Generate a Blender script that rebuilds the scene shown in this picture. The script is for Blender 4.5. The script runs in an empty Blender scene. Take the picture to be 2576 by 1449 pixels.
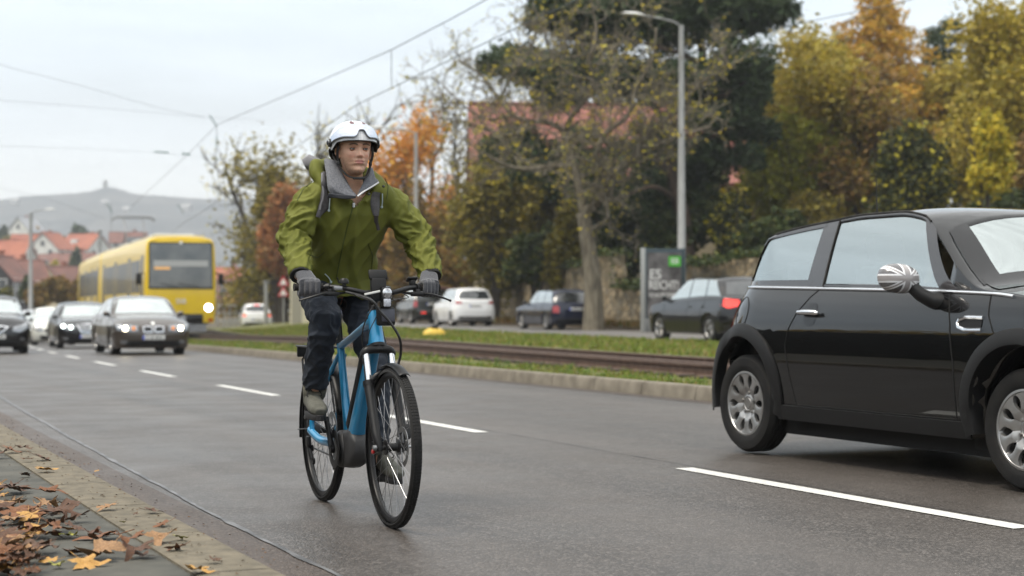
import bpy, bmesh, math, random
from math import sin, cos, pi, sqrt, atan2, radians as RAD, exp
from mathutils import Vector, Matrix, noise
from mathutils.bvhtree import BVHTree

SC = bpy.context.scene
COL = SC.collection

# ---------------------------------------------------------------- camera
EYE = 0.97                      # camera height above the carriageway
YAW = RAD(24.6)                 # the road runs along +Y, the camera looks 24.6 degrees to its right
PITCH = RAD(0.592)
FPX = 4210.0                    # focal length in pixels of a 2575 px wide frame
cam_data = bpy.data.cameras.new("camera")
cam_data.sensor_width = 36.0
cam_data.lens = 36.0 * FPX / 2575.0
cam_data.clip_start = 0.1
cam_data.clip_end = 20000
cam_data.dof.use_dof = True
cam_data.dof.focus_distance = 7.75
cam_data.dof.aperture_fstop = 2.7
cam_data.dof.aperture_blades = 0
camera = bpy.data.objects.new("camera", cam_data)
COL.objects.link(camera)
camera.location = (0, 0, EYE)
camera.rotation_euler = (pi / 2 + PITCH, 0, -YAW)
SC.camera = camera

# ---------------------------------------------------------------- sky and sun (overcast)
SUN_EL, SUN_AZ = 64.0, 258.0    # azimuth clockwise from +Y
world = bpy.data.worlds.new("World")
SC.world = world
world.use_nodes = True
wn, wl = world.node_tree.nodes, world.node_tree.links
wn.clear()
w_out = wn.new("ShaderNodeOutputWorld")
w_bg = wn.new("ShaderNodeBackground"); w_bg.inputs[1].default_value = 0.12
w_sky = wn.new("ShaderNodeTexSky"); w_sky.sky_type = 'NISHITA'; w_sky.sun_disc = False
w_sky.sun_elevation = RAD(SUN_EL); w_sky.sun_rotation = RAD(SUN_AZ)
w_sky.air_density = 1.6; w_sky.dust_density = 4.0
w_tc = wn.new("ShaderNodeTexCoord")
w_sep = wn.new("ShaderNodeSeparateXYZ"); wl.new(w_tc.outputs['Generated'], w_sep.inputs[0])
w_ramp = wn.new("ShaderNodeValToRGB")
w_ramp.color_ramp.elements[0].position = 0.0; w_ramp.color_ramp.elements[0].color = (0.95, 0.93, 0.86, 1)
w_ramp.color_ramp.elements[1].position = 0.55; w_ramp.color_ramp.elements[1].color = (0.76, 0.765, 0.75, 1)
e = w_ramp.color_ramp.elements.new(0.035); e.color = (0.92, 0.92, 0.875, 1)
e = w_ramp.color_ramp.elements.new(0.10); e.color = (0.77, 0.825, 0.87, 1)
e = w_ramp.color_ramp.elements.new(0.20); e.color = (0.66, 0.755, 0.84, 1)
wl.new(w_sep.outputs['Z'], w_ramp.inputs[0])
w_map = wn.new("ShaderNodeMapping"); w_map.inputs['Scale'].default_value = (1.6, 1.6, 11.0)
wl.new(w_tc.outputs['Generated'], w_map.inputs[0])
w_noise = wn.new("ShaderNodeTexNoise"); w_noise.inputs['Scale'].default_value = 2.2
w_noise.inputs['Detail'].default_value = 4; w_noise.inputs['Roughness'].default_value = 0.5
wl.new(w_map.outputs[0], w_noise.inputs[0])
w_nr = wn.new("ShaderNodeMapRange"); w_nr.inputs[1].default_value = 0.3; w_nr.inputs[2].default_value = 0.7
w_nr.inputs[3].default_value = 0.84; w_nr.inputs[4].default_value = 1.12
wl.new(w_noise.outputs[0], w_nr.inputs[0])
w_mul = wn.new("ShaderNodeVectorMath"); w_mul.operation = 'SCALE'
wl.new(w_ramp.outputs[0], w_mul.inputs[0]); w_zen = wn.new("ShaderNodeMapRange"); w_zen.inputs[1].default_value = 0.22; w_zen.inputs[2].default_value = 0.9; w_zen.inputs[3].default_value = 1.0; w_zen.inputs[4].default_value = 1.7
wl.new(w_sep.outputs['Z'], w_zen.inputs[0])
w_m3 = wn.new("ShaderNodeMath"); w_m3.operation = 'MULTIPLY'; wl.new(w_nr.outputs[0], w_m3.inputs[0]); wl.new(w_zen.outputs[0], w_m3.inputs[1])
wl.new(w_m3.outputs[0], w_mul.inputs[3])
w_sc = wn.new("ShaderNodeVectorMath"); w_sc.operation = 'SCALE'; w_sc.inputs[3].default_value = 9.2
wl.new(w_mul.outputs[0], w_sc.inputs[0])
w_mix = wn.new("ShaderNodeMix"); w_mix.data_type = 'RGBA'; w_mix.inputs[0].default_value = 0.90
wl.new(w_sky.outputs[0], w_mix.inputs[6]); wl.new(w_sc.outputs[0], w_mix.inputs[7])
wl.new(w_mix.outputs[2], w_bg.inputs[0]); wl.new(w_bg.outputs[0], w_out.inputs[0])

sun_data = bpy.data.lights.new("sun", 'SUN')
sun_data.energy = 2.3; sun_data.angle = RAD(16); sun_data.color = (1.0, 0.92, 0.79)
sun = bpy.data.objects.new("sun", sun_data); COL.objects.link(sun)
_a, _e = RAD(SUN_AZ), RAD(SUN_EL)
sun_dir = Vector((sin(_a) * cos(_e), cos(_a) * cos(_e), sin(_e)))
sun.rotation_euler = sun_dir.to_track_quat('Z', 'Y').to_euler()

SC.view_settings.view_transform = 'Standard'
SC.view_settings.look = 'None'
SC.view_settings.exposure = 0.42
SC.view_settings.gamma = 1.0
SC.render.engine = 'CYCLES'
SC.cycles.use_denoising = True
SC.cycles.max_bounces = 6
SC.cycles.transparent_max_bounces = 12
SC.cycles.volume_bounces = 0
SC.cycles.caustics_reflective = False
SC.cycles.caustics_refractive = False

# ---------------------------------------------------------------- picture -> place (2575 px wide frame)
_M = camera.rotation_euler.to_matrix()
C_R, C_U, C_F = _M @ Vector((1, 0, 0)), _M @ Vector((0, 1, 0)), _M @ Vector((0, 0, -1))
C_O = Vector((0, 0, EYE))
def at(px, py, depth):
    return C_O + (C_F + C_R * ((px - 1287.5) / FPX) + C_U * ((724.5 - py) / FPX)) * depth
def gnd(px, py, z=0.0):
    d = C_F + C_R * ((px - 1287.5) / FPX) + C_U * ((724.5 - py) / FPX)
    return C_O + d * ((z - EYE) / d.z)

# ---------------------------------------------------------------- helpers
def link(o):
    COL.objects.link(o); return o
def thing(name, label, cat, loc=(0, 0, 0), rotz=0.0, group=None):
    o = link(bpy.data.objects.new(name, None))
    o.location = loc; o.rotation_euler = (0, 0, rotz); o.empty_display_size = 0.2
    o["label"] = label; o["category"] = cat
    if group: o["group"] = group
    return o
def tag(o, label=None, cat=None, group=None, kind=None):
    if label: o["label"] = label
    if cat: o["category"] = cat
    if group: o["group"] = group
    if kind: o["kind"] = kind
    return o
def copy_tree(o, parent=None):
    c = o.copy(); COL.objects.link(c); c.parent = parent
    for ch in list(o.children): copy_tree(ch, c)
    return c

class MB:
    """collects geometry, then becomes ONE mesh object"""
    def __init__(s): s.v = []; s.f = []; s.m = []
    def add(s, vs, fs, mi=0):
        b = len(s.v); s.v.extend([tuple(v) for v in vs])
        for f in fs: s.f.append(tuple(i + b for i in f)); s.m.append(mi)
    def box(s, c, d, rot=None, mi=0, taper=1.0):
        x, y, z = d[0] / 2, d[1] / 2, d[2] / 2
        vs = [Vector((sx * x * (taper if sz > 0 else 1), sy * y * (taper if sz > 0 else 1), sz * z)) for sz in (-1, 1) for sy in (-1, 1) for sx in (-1, 1)]
        if rot is not None:
            if not isinstance(rot, Matrix): rot = Matrix.Rotation(rot, 3, 'Z')
            vs = [rot @ v for v in vs]
        c = Vector(c); vs = [v + c for v in vs]
        s.add(vs, [(0, 2, 3, 1), (4, 5, 7, 6), (0, 1, 5, 4), (2, 6, 7, 3), (0, 4, 6, 2), (1, 3, 7, 5)], mi)
    def rbox(s, c, d, r=0.01, rot=None, mi=0, seg=2):
        bm = bmesh.new(); bmesh.ops.create_cube(bm, size=1.0)
        for v in bm.verts: v.co = Vector((v.co.x * d[0], v.co.y * d[1], v.co.z * d[2]))
        bmesh.ops.bevel(bm, geom=bm.edges[:], offset=min(r, min(d) * 0.49), segments=seg, affect='EDGES', profile=0.5)
        R = rot if isinstance(rot, Matrix) else (Matrix.Rotation(rot, 3, 'Z') if rot else Matrix.Identity(3))
        c = Vector(c); bm.verts.index_update()
        s.add([R @ v.co + c for v in bm.verts], [[v.index for v in f.verts] for f in bm.faces], mi); bm.free()
    def tube(s, pts, r, n=10, caps=True, mi=0, flat=1.0, up=None):
        pts = [Vector(p) for p in pts]
        rs = r if isinstance(r, (list, tuple)) else [r] * len(pts)
        N = len(pts); rings = []; prev = None
        for i, p in enumerate(pts):
            t = (pts[min(i + 1, N - 1)] - pts[max(i - 1, 0)])
            if t.length < 1e-9: t = Vector((0, 0, 1))
            t.normalize()
            if prev is None:
                a = Vector(up) if up else (Vector((0, 0, 1)) if abs(t.z) < 0.9 else Vector((1, 0, 0)))
                nrm = (a - t * a.dot(t)).normalized()
            else:
                nrm = (prev - t * prev.dot(t))
                nrm = nrm.normalized() if nrm.length > 1e-6 else t.orthogonal().normalized()
            prev = nrm; b = t.cross(nrm)
            rings.append([p + (nrm * cos(2 * pi * k / n) * flat + b * sin(2 * pi * k / n)) * rs[i] for k in range(n)])
        vs = [v for ring in rings for v in ring]
        fs = [(i * n + k, i * n + (k + 1) % n, (i + 1) * n + (k + 1) % n, (i + 1) * n + k) for i in range(N - 1) for k in range(n)]
        if caps: fs += [tuple(range(n))[::-1], tuple((N - 1) * n + k for k in range(n))]
        s.add(vs, fs, mi)
    def lathe(s, prof, n=32, axis='Z', c=(0, 0, 0), mi=0, closed=False, a0=0, a1=2 * pi):
        full = abs(a1 - a0 - 2 * pi) < 1e-6
        m = n if full else n + 1
        vs = []
        for k in range(m):
            a = a0 + (a1 - a0) * k / n
            for (r, h) in prof:
                if axis == 'Z': v = (r * cos(a), r * sin(a), h)
                elif axis == 'Y': v = (r * cos(a), h, r * sin(a))
                else: v = (h, r * cos(a), r * sin(a))
                vs.append(Vector(v) + Vector(c))
        P = len(prof); fs = []
        for k in range(n):
            k2 = (k + 1) % m if full else k + 1
            for j in range(P if closed else P - 1):
                j2 = (j + 1) % P
                fs.append((k * P + j, k2 * P + j, k2 * P + j2, k * P + j2))
        s.add(vs, fs, mi)
    def grid(s, rows, close_u=False, mi=0):
        R, Cn = len(rows), len(rows[0]); vs = [v for r in rows for v in r]
        fs = [(i * Cn + j, i * Cn + (j + 1) % Cn, (i + 1) * Cn + (j + 1) % Cn, (i + 1) * Cn + j) for i in range(R - 1) for j in range(Cn if close_u else Cn - 1)]
        s.add(vs, fs, mi)
    def prism(s, poly, axis, a, b, mi=0):
        """polygon (2D) extruded from a to b along axis X/Y/Z"""
        def P(p, h):
            return (h, p[0], p[1]) if axis == 'X' else ((p[0], h, p[1]) if axis == 'Y' else (p[0], p[1], h))
        n = len(poly); vs = [P(p, a) for p in poly] + [P(p, b) for p in poly]
        s.add(vs, [tuple(range(n))[::-1], tuple(range(n, 2 * n))] + [(i, (i + 1) % n, n + (i + 1) % n, n + i) for i in range(n)], mi)
    def xf(s, M):
        s.v = [tuple(M @ Vector(v)) for v in s.v]; return s
    def build(s, name, mat, parent=None, smooth=True, angle=40, fix=True):
        me = bpy.data.meshes.new(name); me.from_pydata(s.v, [], s.f)
        mats = mat if isinstance(mat, (list, tuple)) else [mat]
        for m in mats: me.materials.append(m)
        if len(mats) > 1: me.polygons.foreach_set("material_index", s.m)
        if fix:
            bm = bmesh.new(); bm.from_mesh(me); bmesh.ops.recalc_face_normals(bm, faces=bm.faces[:])
            bm.to_mesh(me); bm.free()
        if smooth:
            me.polygons.foreach_set("use_smooth", [True] * len(me.polygons))
            if angle < 180: me.set_sharp_from_angle(angle=RAD(angle))
        me.update()
        o = link(bpy.data.objects.new(name, me)); o.parent = parent
        return o

def lerp(a, b, t): return a + (b - a) * t
def sstep(x, a, b):
    t = min(1, max(0, (x - a) / (b - a))); return t * t * (3 - 2 * t)
def pl(tab, x):
    """piecewise linear with smoothed corners"""
    if x <= tab[0][0]: return tab[0][1]
    for (x0, y0), (x1, y1) in zip(tab, tab[1:]):
        if x <= x1: return y0 + (y1 - y0) * (x - x0) / (x1 - x0) if x1 > x0 else y1
    return tab[-1][1]
def cr(tab, x):
    """monotone-ish cubic through the table"""
    n = len(tab)
    if x <= tab[0][0]: return tab[0][1]
    if x >= tab[-1][0]: return tab[-1][1]
    for i in range(n - 1):
        if x <= tab[i + 1][0]:
            break
    x0, y0 = tab[i]; x1, y1 = tab[i + 1]; h = x1 - x0
    d = (y1 - y0) / h
    dl = (y0 - tab[i - 1][1]) / (x0 - tab[i - 1][0]) if i > 0 else d
    dr = (tab[i + 2][1] - y1) / (tab[i + 2][0] - x1) if i + 2 < n else d
    m0 = 0 if dl * d <= 0 else 2 * dl * d / (dl + d)
    m1 = 0 if dr * d <= 0 else 2 * dr * d / (dr + d)
    t = (x - x0) / h
    return y0 * (2 * t**3 - 3 * t * t + 1) + h * m0 * (t**3 - 2 * t * t + t) + y1 * (-2 * t**3 + 3 * t * t) + h * m1 * (t**3 - t * t)
def spline(pts, n=8):
    """Catmull-Rom through 3D points"""
    P = [Vector(p) for p in pts]; out = []
    for i in range(len(P) - 1):
        a, b, c, d = P[max(i - 1, 0)], P[i], P[i + 1], P[min(i + 2, len(P) - 1)]
        for k in range(n):
            t = k / n
            out.append(0.5 * ((2 * b) + (c - a) * t + (2 * a - 5 * b + 4 * c - d) * t * t + (3 * b - a - 3 * c + d) * t**3))
    out.append(P[-1]); return out

# ---------------------------------------------------------------- materials
def srgb(r, g, b):
    f = lambda c: (c / 255 / 12.92) if c / 255 <= 0.04045 else ((c / 255 + 0.055) / 1.055) ** 2.4
    return (f(r), f(g), f(b))
def new_mat(name):
    m = bpy.data.materials.new(name); m.use_nodes = True
    nt = m.node_tree; nt.nodes.clear()
    out = nt.nodes.new("ShaderNodeOutputMaterial"); p = nt.nodes.new("ShaderNodeBsdfPrincipled")
    nt.links.new(p.outputs[0], out.inputs[0])
    return m, nt, p, out
def mat(name, col, rough=0.5, metal=0.0, col2=None, scale=6.0, detail=4, bump=0.0, bscale=60.0, coat=0.0, spec=0.5,
        emit=None, estr=0.0, rvar=0.0, sheen=0.0, lo=0.35, hi=0.65, stretch=None, bdist=0.01):
    m, nt, p, out = new_mat(name); N, L = nt.nodes, nt.links
    p.inputs['Base Color'].default_value = (*col, 1); p.inputs['Roughness'].default_value = rough
    p.inputs['Metallic'].default_value = metal; p.inputs['Specular IOR Level'].default_value = spec
    p.inputs['Coat Weight'].default_value = coat; p.inputs['Coat Roughness'].default_value = 0.03
    if sheen: p.inputs['Sheen Weight'].default_value = sheen
    if emit: p.inputs['Emission Color'].default_value = (*emit, 1); p.inputs['Emission Strength'].default_value = estr
    if col2 or bump or rvar:
        tc = N.new("ShaderNodeTexCoord"); src = tc.outputs['Object']
        if stretch:
            mp = N.new("ShaderNodeMapping"); mp.inputs['Scale'].default_value = stretch; L.new(src, mp.inputs[0]); src = mp.outputs[0]
    if col2 or rvar:
        no = N.new("ShaderNodeTexNoise"); no.inputs['Scale'].default_value = scale; no.inputs['Detail'].default_value = detail
        L.new(src, no.inputs['Vector'])
        mr = N.new("ShaderNodeMapRange"); mr.inputs[1].default_value = lo; mr.inputs[2].default_value = hi; L.new(no.outputs[0], mr.inputs[0])
        if col2:
            mx = N.new("ShaderNodeMix"); mx.data_type = 'RGBA'; mx.inputs[6].default_value = (*col, 1); mx.inputs[7].default_value = (*col2, 1)
            L.new(mr.outputs[0], mx.inputs[0]); L.new(mx.outputs[2], p.inputs['Base Color'])
        if rvar:
            m2 = N.new("ShaderNodeMapRange"); m2.inputs[3].default_value = rough - rvar; m2.inputs[4].default_value = rough + rvar
            L.new(mr.outputs[0], m2.inputs[0]); L.new(m2.outputs[0], p.inputs['Roughness'])
    if bump:
        nb = N.new("ShaderNodeTexNoise"); nb.inputs['Scale'].default_value = bscale; nb.inputs['Detail'].default_value = 3
        L.new(src, nb.inputs['Vector'])
        bp = N.new("ShaderNodeBump"); bp.inputs['Strength'].default_value = bump; bp.inputs['Distance'].default_value = bdist
        L.new(nb.outputs[0], bp.inputs['Height']); L.new(bp.outputs[0], p.inputs['Normal'])
    return m
def leaf_mat(name, cols, rough=0.6, trans=0.35):
    """each leaf (mesh island) takes its own colour from a ramp"""
    m, nt, p, out = new_mat(name); N, L = nt.nodes, nt.links
    g = N.new("ShaderNodeNewGeometry"); r = N.new("ShaderNodeValToRGB"); r.color_ramp.interpolation = 'LINEAR'
    el = r.color_ramp.elements
    el[0].position = 0; el[0].color = (*cols[0], 1); el[1].position = 1; el[1].color = (*cols[-1], 1)
    for i, c in enumerate(cols[1:-1]): q = el.new((i + 1) / (len(cols) - 1)); q.color = (*c, 1)
    L.new(g.outputs['Random Per Island'], r.inputs[0]); L.new(r.outputs[0], p.inputs['Base Color'])
    p.inputs['Roughness'].default_value = rough
    p.inputs['Specular IOR Level'].default_value = 0.3
    t = N.new("ShaderNodeBsdfTranslucent"); L.new(r.outputs[0], t.inputs[0])
    mx = N.new("ShaderNodeMixShader"); mx.inputs[0].default_value = trans
    L.new(p.outputs[0], mx.inputs[1]); L.new(t.outputs[0], mx.inputs[2]); L.new(mx.outputs[0], out.inputs[0])
    return m

M = {}
M['black_plastic'] = mat("black_plastic", (0.010, 0.010, 0.0105), 0.5, spec=.3, bump=0.15, bscale=400)
M['black_gloss'] = mat("black_gloss", (0.008, 0.008, 0.009), 0.12, spec=0.5)
M['rubber'] = mat("rubber", (0.010, 0.010, 0.010), 0.7, spec=.3, col2=(0.04, 0.037, 0.034), scale=12, bump=0.2, bscale=120)
M['tyre'] = mat("tyre_rubber", (0.008, 0.008, 0.0085), 0.7, spec=.25, col2=(0.017, 0.016, 0.015), scale=9, bump=0.2, bscale=150)
M['chrome'] = mat("chrome", (0.75, 0.76, 0.78), 0.12, metal=1)
M['alloy'] = mat("alloy", (0.42, 0.42, 0.42), 0.35, metal=0.8, col2=(0.32, 0.31, 0.30), scale=8)
M['steel'] = mat("steel", (0.35, 0.36, 0.37), 0.4, metal=0.9, col2=(0.25, 0.25, 0.26), scale=14)
M['galv'] = mat("galvanised_steel", (0.36, 0.365, 0.36), 0.6, metal=0.25, col2=(0.27, 0.275, 0.27), scale=3, stretch=(4, 4, 0.6))
M['glass_dark'] = mat("car_glass", (0.02, 0.024, 0.026), 0.05, spec=1.0, coat=1.0)
M['glass_sky_sheen'] = mat("car_glass_sky_sheen", (0.50, 0.55, 0.55), 0.07, metal=0.6, spec=1.0, coat=1.0)  # pale metallic base puts the bright sky's reflection into the glass colour
M['plate_white'] = mat("plate_white", (0.72, 0.72, 0.70), 0.35)
M['plate_blue'] = mat("plate_blue", (0.01, 0.06, 0.5), 0.35)
M['plate_ink'] = mat("plate_ink", (0.01, 0.01, 0.01), 0.5)
M['headlamp_off'] = mat("headlamp_glass", (0.45, 0.47, 0.5), 0.08, metal=0.6, col2=(0.12, 0.13, 0.14), scale=22, coat=1.0)
M['headlamp_on'] = mat("headlamp_lit", (1, 0.95, 0.85), 0.3, emit=(1.0, 0.84, 0.55), estr=26)
M['headlamp_cool'] = mat("headlamp_lit_cool", (1, 1, 1), 0.3, emit=(0.86, 1.0, 0.95), estr=9)
M['tail_red'] = mat("tail_lamp_red", (0.32, 0.012, 0.014), 0.12, coat=1.0, emit=(1, 0.03, 0.03), estr=0.05)
M['tail_lit'] = mat("tail_lamp_lit", (0.7, 0.03, 0.02), 0.15, coat=1.0, emit=(1, 0.06, 0.04), estr=0.9)
M['amber'] = mat("amber_lamp", (0.8, 0.25, 0.03), 0.2, coat=1.0)
# ================================================================ ROAD, MEDIAN, FAR ROAD
CURV = 900.0
def bend(u):
    if u < 0: return 0.0
    if u < 130: return u * u / CURV
    return 130 * 130 / CURV + (u - 130) * 2 * 130 / CURV
def slope_ang(u):        # heading of the road (radians, clockwise from +Y)
    return atan2(2 * max(0, min(u, 130)) / CURV, 1)
def dip(u):
    if u < 0: return 0.0
    if u < 80: return -1.3e-4 * u * u
    return -1.3e-4 * 6400 - (u - 80) * 0.0208
def road_z(v, u):
    k = sstep(v, 9.1, 11.0)
    far = dip(u) if u < 70 else dip(u)
    med = 0.10 - sstep(u, 75, 200) * 3.0 - 0.30 * sstep(u, 36, 64) * (1 - sstep(v, 14, 19))
    return lerp(far, med, k)
def RP(v, u, dz=0.0):
    return Vector((v + bend(u), u, road_z(v, u) + dz))
def us(a, b, near=0.7):
    out = [a]; u = a
    while u < b:
        u += near if u < 40 else (2.0 if u < 90 else 6.0)
        out.append(min(u, b))
    return out
def strip(name, mt, vs, u0, u1, zf, kind='structure', step=0.7):
    mb = MB(); mb.grid([[tuple(RP(v, u, zf(v, u) if callable(zf) else zf)) for v in vs] for u in us(u0, u1, step)])
    return tag(mb.build(name, mt, angle=180), kind=kind)

def asphalt_mat(name, dark, light, spk, rough, scale=1.0, patch=(0.0, 0.0)):
    m, nt, p, out = new_mat(name); N, L = nt.nodes, nt.links
    tc = N.new("ShaderNodeTexCoord")
    def nz(sc, det=2, r=0.5):
        n = N.new("ShaderNodeTexNoise"); n.inputs['Scale'].default_value = sc; n.inputs['Detail'].default_value = det
        n.inputs['Roughness'].default_value = r; L.new(tc.outputs['Object'], n.inputs['Vector']); return n
    def mr(src, a, b, c=0, d=1):
        q = N.new("ShaderNodeMapRange"); q.inputs[1].default_value = a; q.inputs[2].default_value = b
        q.inputs[3].default_value = c; q.inputs[4].default_value = d; L.new(src, q.inputs[0]); return q.outputs[0]
    def mix(f, a, b, bt='MIX'):
        q = N.new("ShaderNodeMix"); q.data_type = 'RGBA'; q.blend_type = bt
        if isinstance(f, float): q.inputs[0].default_value = f
        else: L.new(f, q.inputs[0])
        for s, i in ((a, 6), (b, 7)):
            if isinstance(s, tuple): q.inputs[i].default_value = (*s, 1)
            else: L.new(s, q.inputs[i])
        return q.outputs[2]
    vo = N.new("ShaderNodeTexVoronoi"); vo.inputs['Scale'].default_value = 95 * scale; L.new(tc.outputs['Object'], vo.inputs['Vector'])
    sep = N.new("ShaderNodeSeparateColor"); L.new(vo.outputs['Color'], sep.inputs[0])
    c = mix(mr(nz(0.35, 5).outputs[0], 0.35, 0.68), dark, light)
    c = mix(mr(sep.outputs[0], 0.60, 1.0), c, spk)
    c = mix(mr(sep.outputs[1], 0.80, 1.0, 0, 0.75), c, (dark[0] * 0.25, dark[1] * 0.25, dark[2] * 0.25))
    mp = N.new("ShaderNodeMapping"); mp.inputs['Scale'].default_value = (1.5, .035, 1); L.new(tc.outputs['Object'], mp.inputs[0])
    st = nz(1, 5, .6); L.new(mp.outputs[0], st.inputs['Vector']); c = mix(mr(st.outputs[0], .40, .62, 0, .55), c, tuple(q * 1.9 for q in light))
    p.inputs['Specular Tint'].default_value = (1, .93, .87, 1)
    L.new(mix(mr(nz(7, 4).outputs[0], 0.4, 0.75, 0, 0.25), c, dark), p.inputs['Base Color'])
    L.new(mr(nz(1.3, 4).outputs[0], 0.3, 0.7, rough - 0.07, rough + 0.07), p.inputs['Roughness'])
    p.inputs['Specular IOR Level'].default_value = 0.45
    bp = N.new("ShaderNodeBump"); bp.inputs['Strength'].default_value = 0.42; bp.inputs['Distance'].default_value = 0.004
    L.new(mr(vo.outputs['Distance'], 0, 0.8, 1, 0), bp.inputs['Height'])
    L.new(bp.outputs[0], p.inputs['Normal'])
    return m
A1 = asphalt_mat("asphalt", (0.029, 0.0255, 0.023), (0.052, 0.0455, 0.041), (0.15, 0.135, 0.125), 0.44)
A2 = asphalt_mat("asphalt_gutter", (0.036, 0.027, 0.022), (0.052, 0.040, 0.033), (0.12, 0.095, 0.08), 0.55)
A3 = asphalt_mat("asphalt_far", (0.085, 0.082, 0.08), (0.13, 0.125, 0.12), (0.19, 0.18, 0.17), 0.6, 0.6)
CONC = mat("kerb_concrete", (0.095, 0.083, 0.060), 0.85, col2=(0.185, 0.158, 0.112), scale=14, detail=8, bump=0.5, bscale=130, lo=0.3, hi=0.72)
CONC2 = mat("median_kerb_concrete", (0.13, 0.112, 0.085), 0.85, col2=(0.21, 0.185, 0.145), scale=5, detail=6, bump=0.3, bscale=60)
PAVE = mat("pavement_concrete", (0.045, 0.045, 0.038), 0.8, col2=(0.085, 0.082, 0.068), scale=5, detail=8, bump=0.35, bscale=180)
PAINT = mat("road_paint", (0.60, 0.60, 0.58), 0.6, col2=(0.34, 0.335, 0.32), scale=38, detail=6, lo=0.5, hi=0.78, bump=0.3, bscale=160)
SEAL = mat("bitumen_seal", (0.05, 0.05, 0.052), 0.5, col2=(0.15, 0.15, 0.155), scale=5, bump=0.2, bscale=60)
SOIL = mat("soil", (0.045, 0.035, 0.022), 0.95, col2=(0.09, 0.065, 0.035), scale=2.2, detail=7, bump=0.6, bscale=9, bdist=0.05)
TURF = mat("turf", (0.07, 0.085, 0.018), 0.9, col2=(0.13, 0.12, 0.035), scale=3, detail=7, bump=0.6, bscale=30, bdist=0.03)
BALLAST = mat("track_ballast", (0.022, 0.013, 0.009), 0.95, col2=(0.05, 0.031, 0.021), scale=26, detail=5, bump=0.9, bscale=34, bdist=0.04)
RUST = mat("rusty_rail", (0.085, 0.050, 0.035), 0.5, metal=0.3, col2=(0.15, 0.095, 0.07), scale=9)
RAILTOP = mat("rail_head", (0.26, 0.19, 0.165), 0.3, metal=0.9)

# near carriageway (leaves the gutter strip to a sheet of its own)
strip("road", A1, [1.9, 3.0, 4.2, 5.4, 6.6, 7.8, 8.86], -8, 300, 0.0)
strip("road_gutter", A2, [1.58, 1.9], -8, 300, 0.0)
def seam_v(u): return 1.90 + 0.02 * max(0, u - 6) + 0.025 * noise.noise((0, u * 0.45, 3)) + 0.012 * noise.noise((2, u * 2.3, 3))
mb = MB(); rows = []
for i in range(700):
    u = -4 + i * 0.05
    w = 0.006 + 0.010 * max(0, noise.noise((5, u * 2.0, 1))) + 0.005 * noise.noise((9, u * 7, 1)) + 0.0007 * max(0, u)
    rows.append([tuple(RP(seam_v(u) - w, u, 0.004)), tuple(RP(seam_v(u) + w, u, 0.004))])
mb.grid(rows); tag(mb.build("road_seam", SEAL, angle=180), kind='structure')
# second, fainter joint beside the lane line
mb = MB(); rows = []
for i in range(560):
    u = -3 + i * 0.06
    vv = 5.16 + 0.03 * noise.noise((7, u * 0.4, 3))
    w = 0.004 + 0.004 * noise.noise((5, u * 3.0, 8))
    rows.append([tuple(RP(vv - w, u, 0.004)), tuple(RP(vv + w, u, 0.004))])
mb.grid(rows); tag(mb.build("road_joint", mat("joint_dark", (0.022, 0.022, 0.024), 0.5), angle=180), kind='structure')
# lane line
for k in range(-1, 18):
    u0 = 5.72 + 6.2 * k; mb = MB(); rows = []
    for i in range(21):
        u = u0 + 3.0 * i / 20
        e1, e2 = 0.006 * noise.noise((u * 9, 1, 0)), 0.006 * noise.noise((u * 9, 5, 0))
        rows.append([tuple(RP(5.04 + j, u, 0.004)) for j in (-0.062 + e1, 0.0, 0.062 + e2)])
    mb.grid(rows); tag(mb.build("road_marking", PAINT, angle=180), kind='structure')
# near kerb: stones with fine joints, and the pavement behind
mb = MB(); u = -4.6; K0, K1, KZ = 1.30, 1.585, 0.10
while u < 60:
    L_ = 1.0
    rows = []
    for (v, z) in ((K0, 0.02), (K0 + 0.004, KZ - 0.004), (K0 + 0.02, KZ), (K1 - 0.035, KZ), (K1 - 0.012, KZ - 0.008), (K1, KZ - 0.03), (K1 + 0.012, -0.05)):
        rows.append([tuple(RP(v, u + 0.004 + (L_ - 0.008) * t / 4, z)) for t in range(5)])
    mb.grid(rows); u += L_
o = mb.build("kerb", CONC); tag(o, kind='structure')
strip("pavement", PAVE, [-3.2, -2, -1, 0, 0.6, 1.0, 1.305], -8, 60, lambda v, u: 0.088)
strip("kerb_bed", SOIL, [1.25, 1.65], -8, 60, -0.02)
# median kerb
mb = MB(); u = -6
while u < 150:
    L_ = 1.25; rows = []
    for (v, z) in ((8.84, -0.03), (8.86, 0.12), (8.875, 0.145), (8.90, 0.15), (9.02, 0.15), (9.03, 0.02)):
        rows.append([(*(RP(v, u + 0.006 + (L_ - 0.012) * t / 3)[:2]), dip(u + L_ * t / 3) + z) for t in range(4)])
    mb.grid(rows); u += L_
tag(mb.build("kerb", CONC2), kind='structure')
# gutter grime along the median kerb
strip("road_edge", A2, [8.62, 8.87], -6, 150, 0.004)

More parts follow.
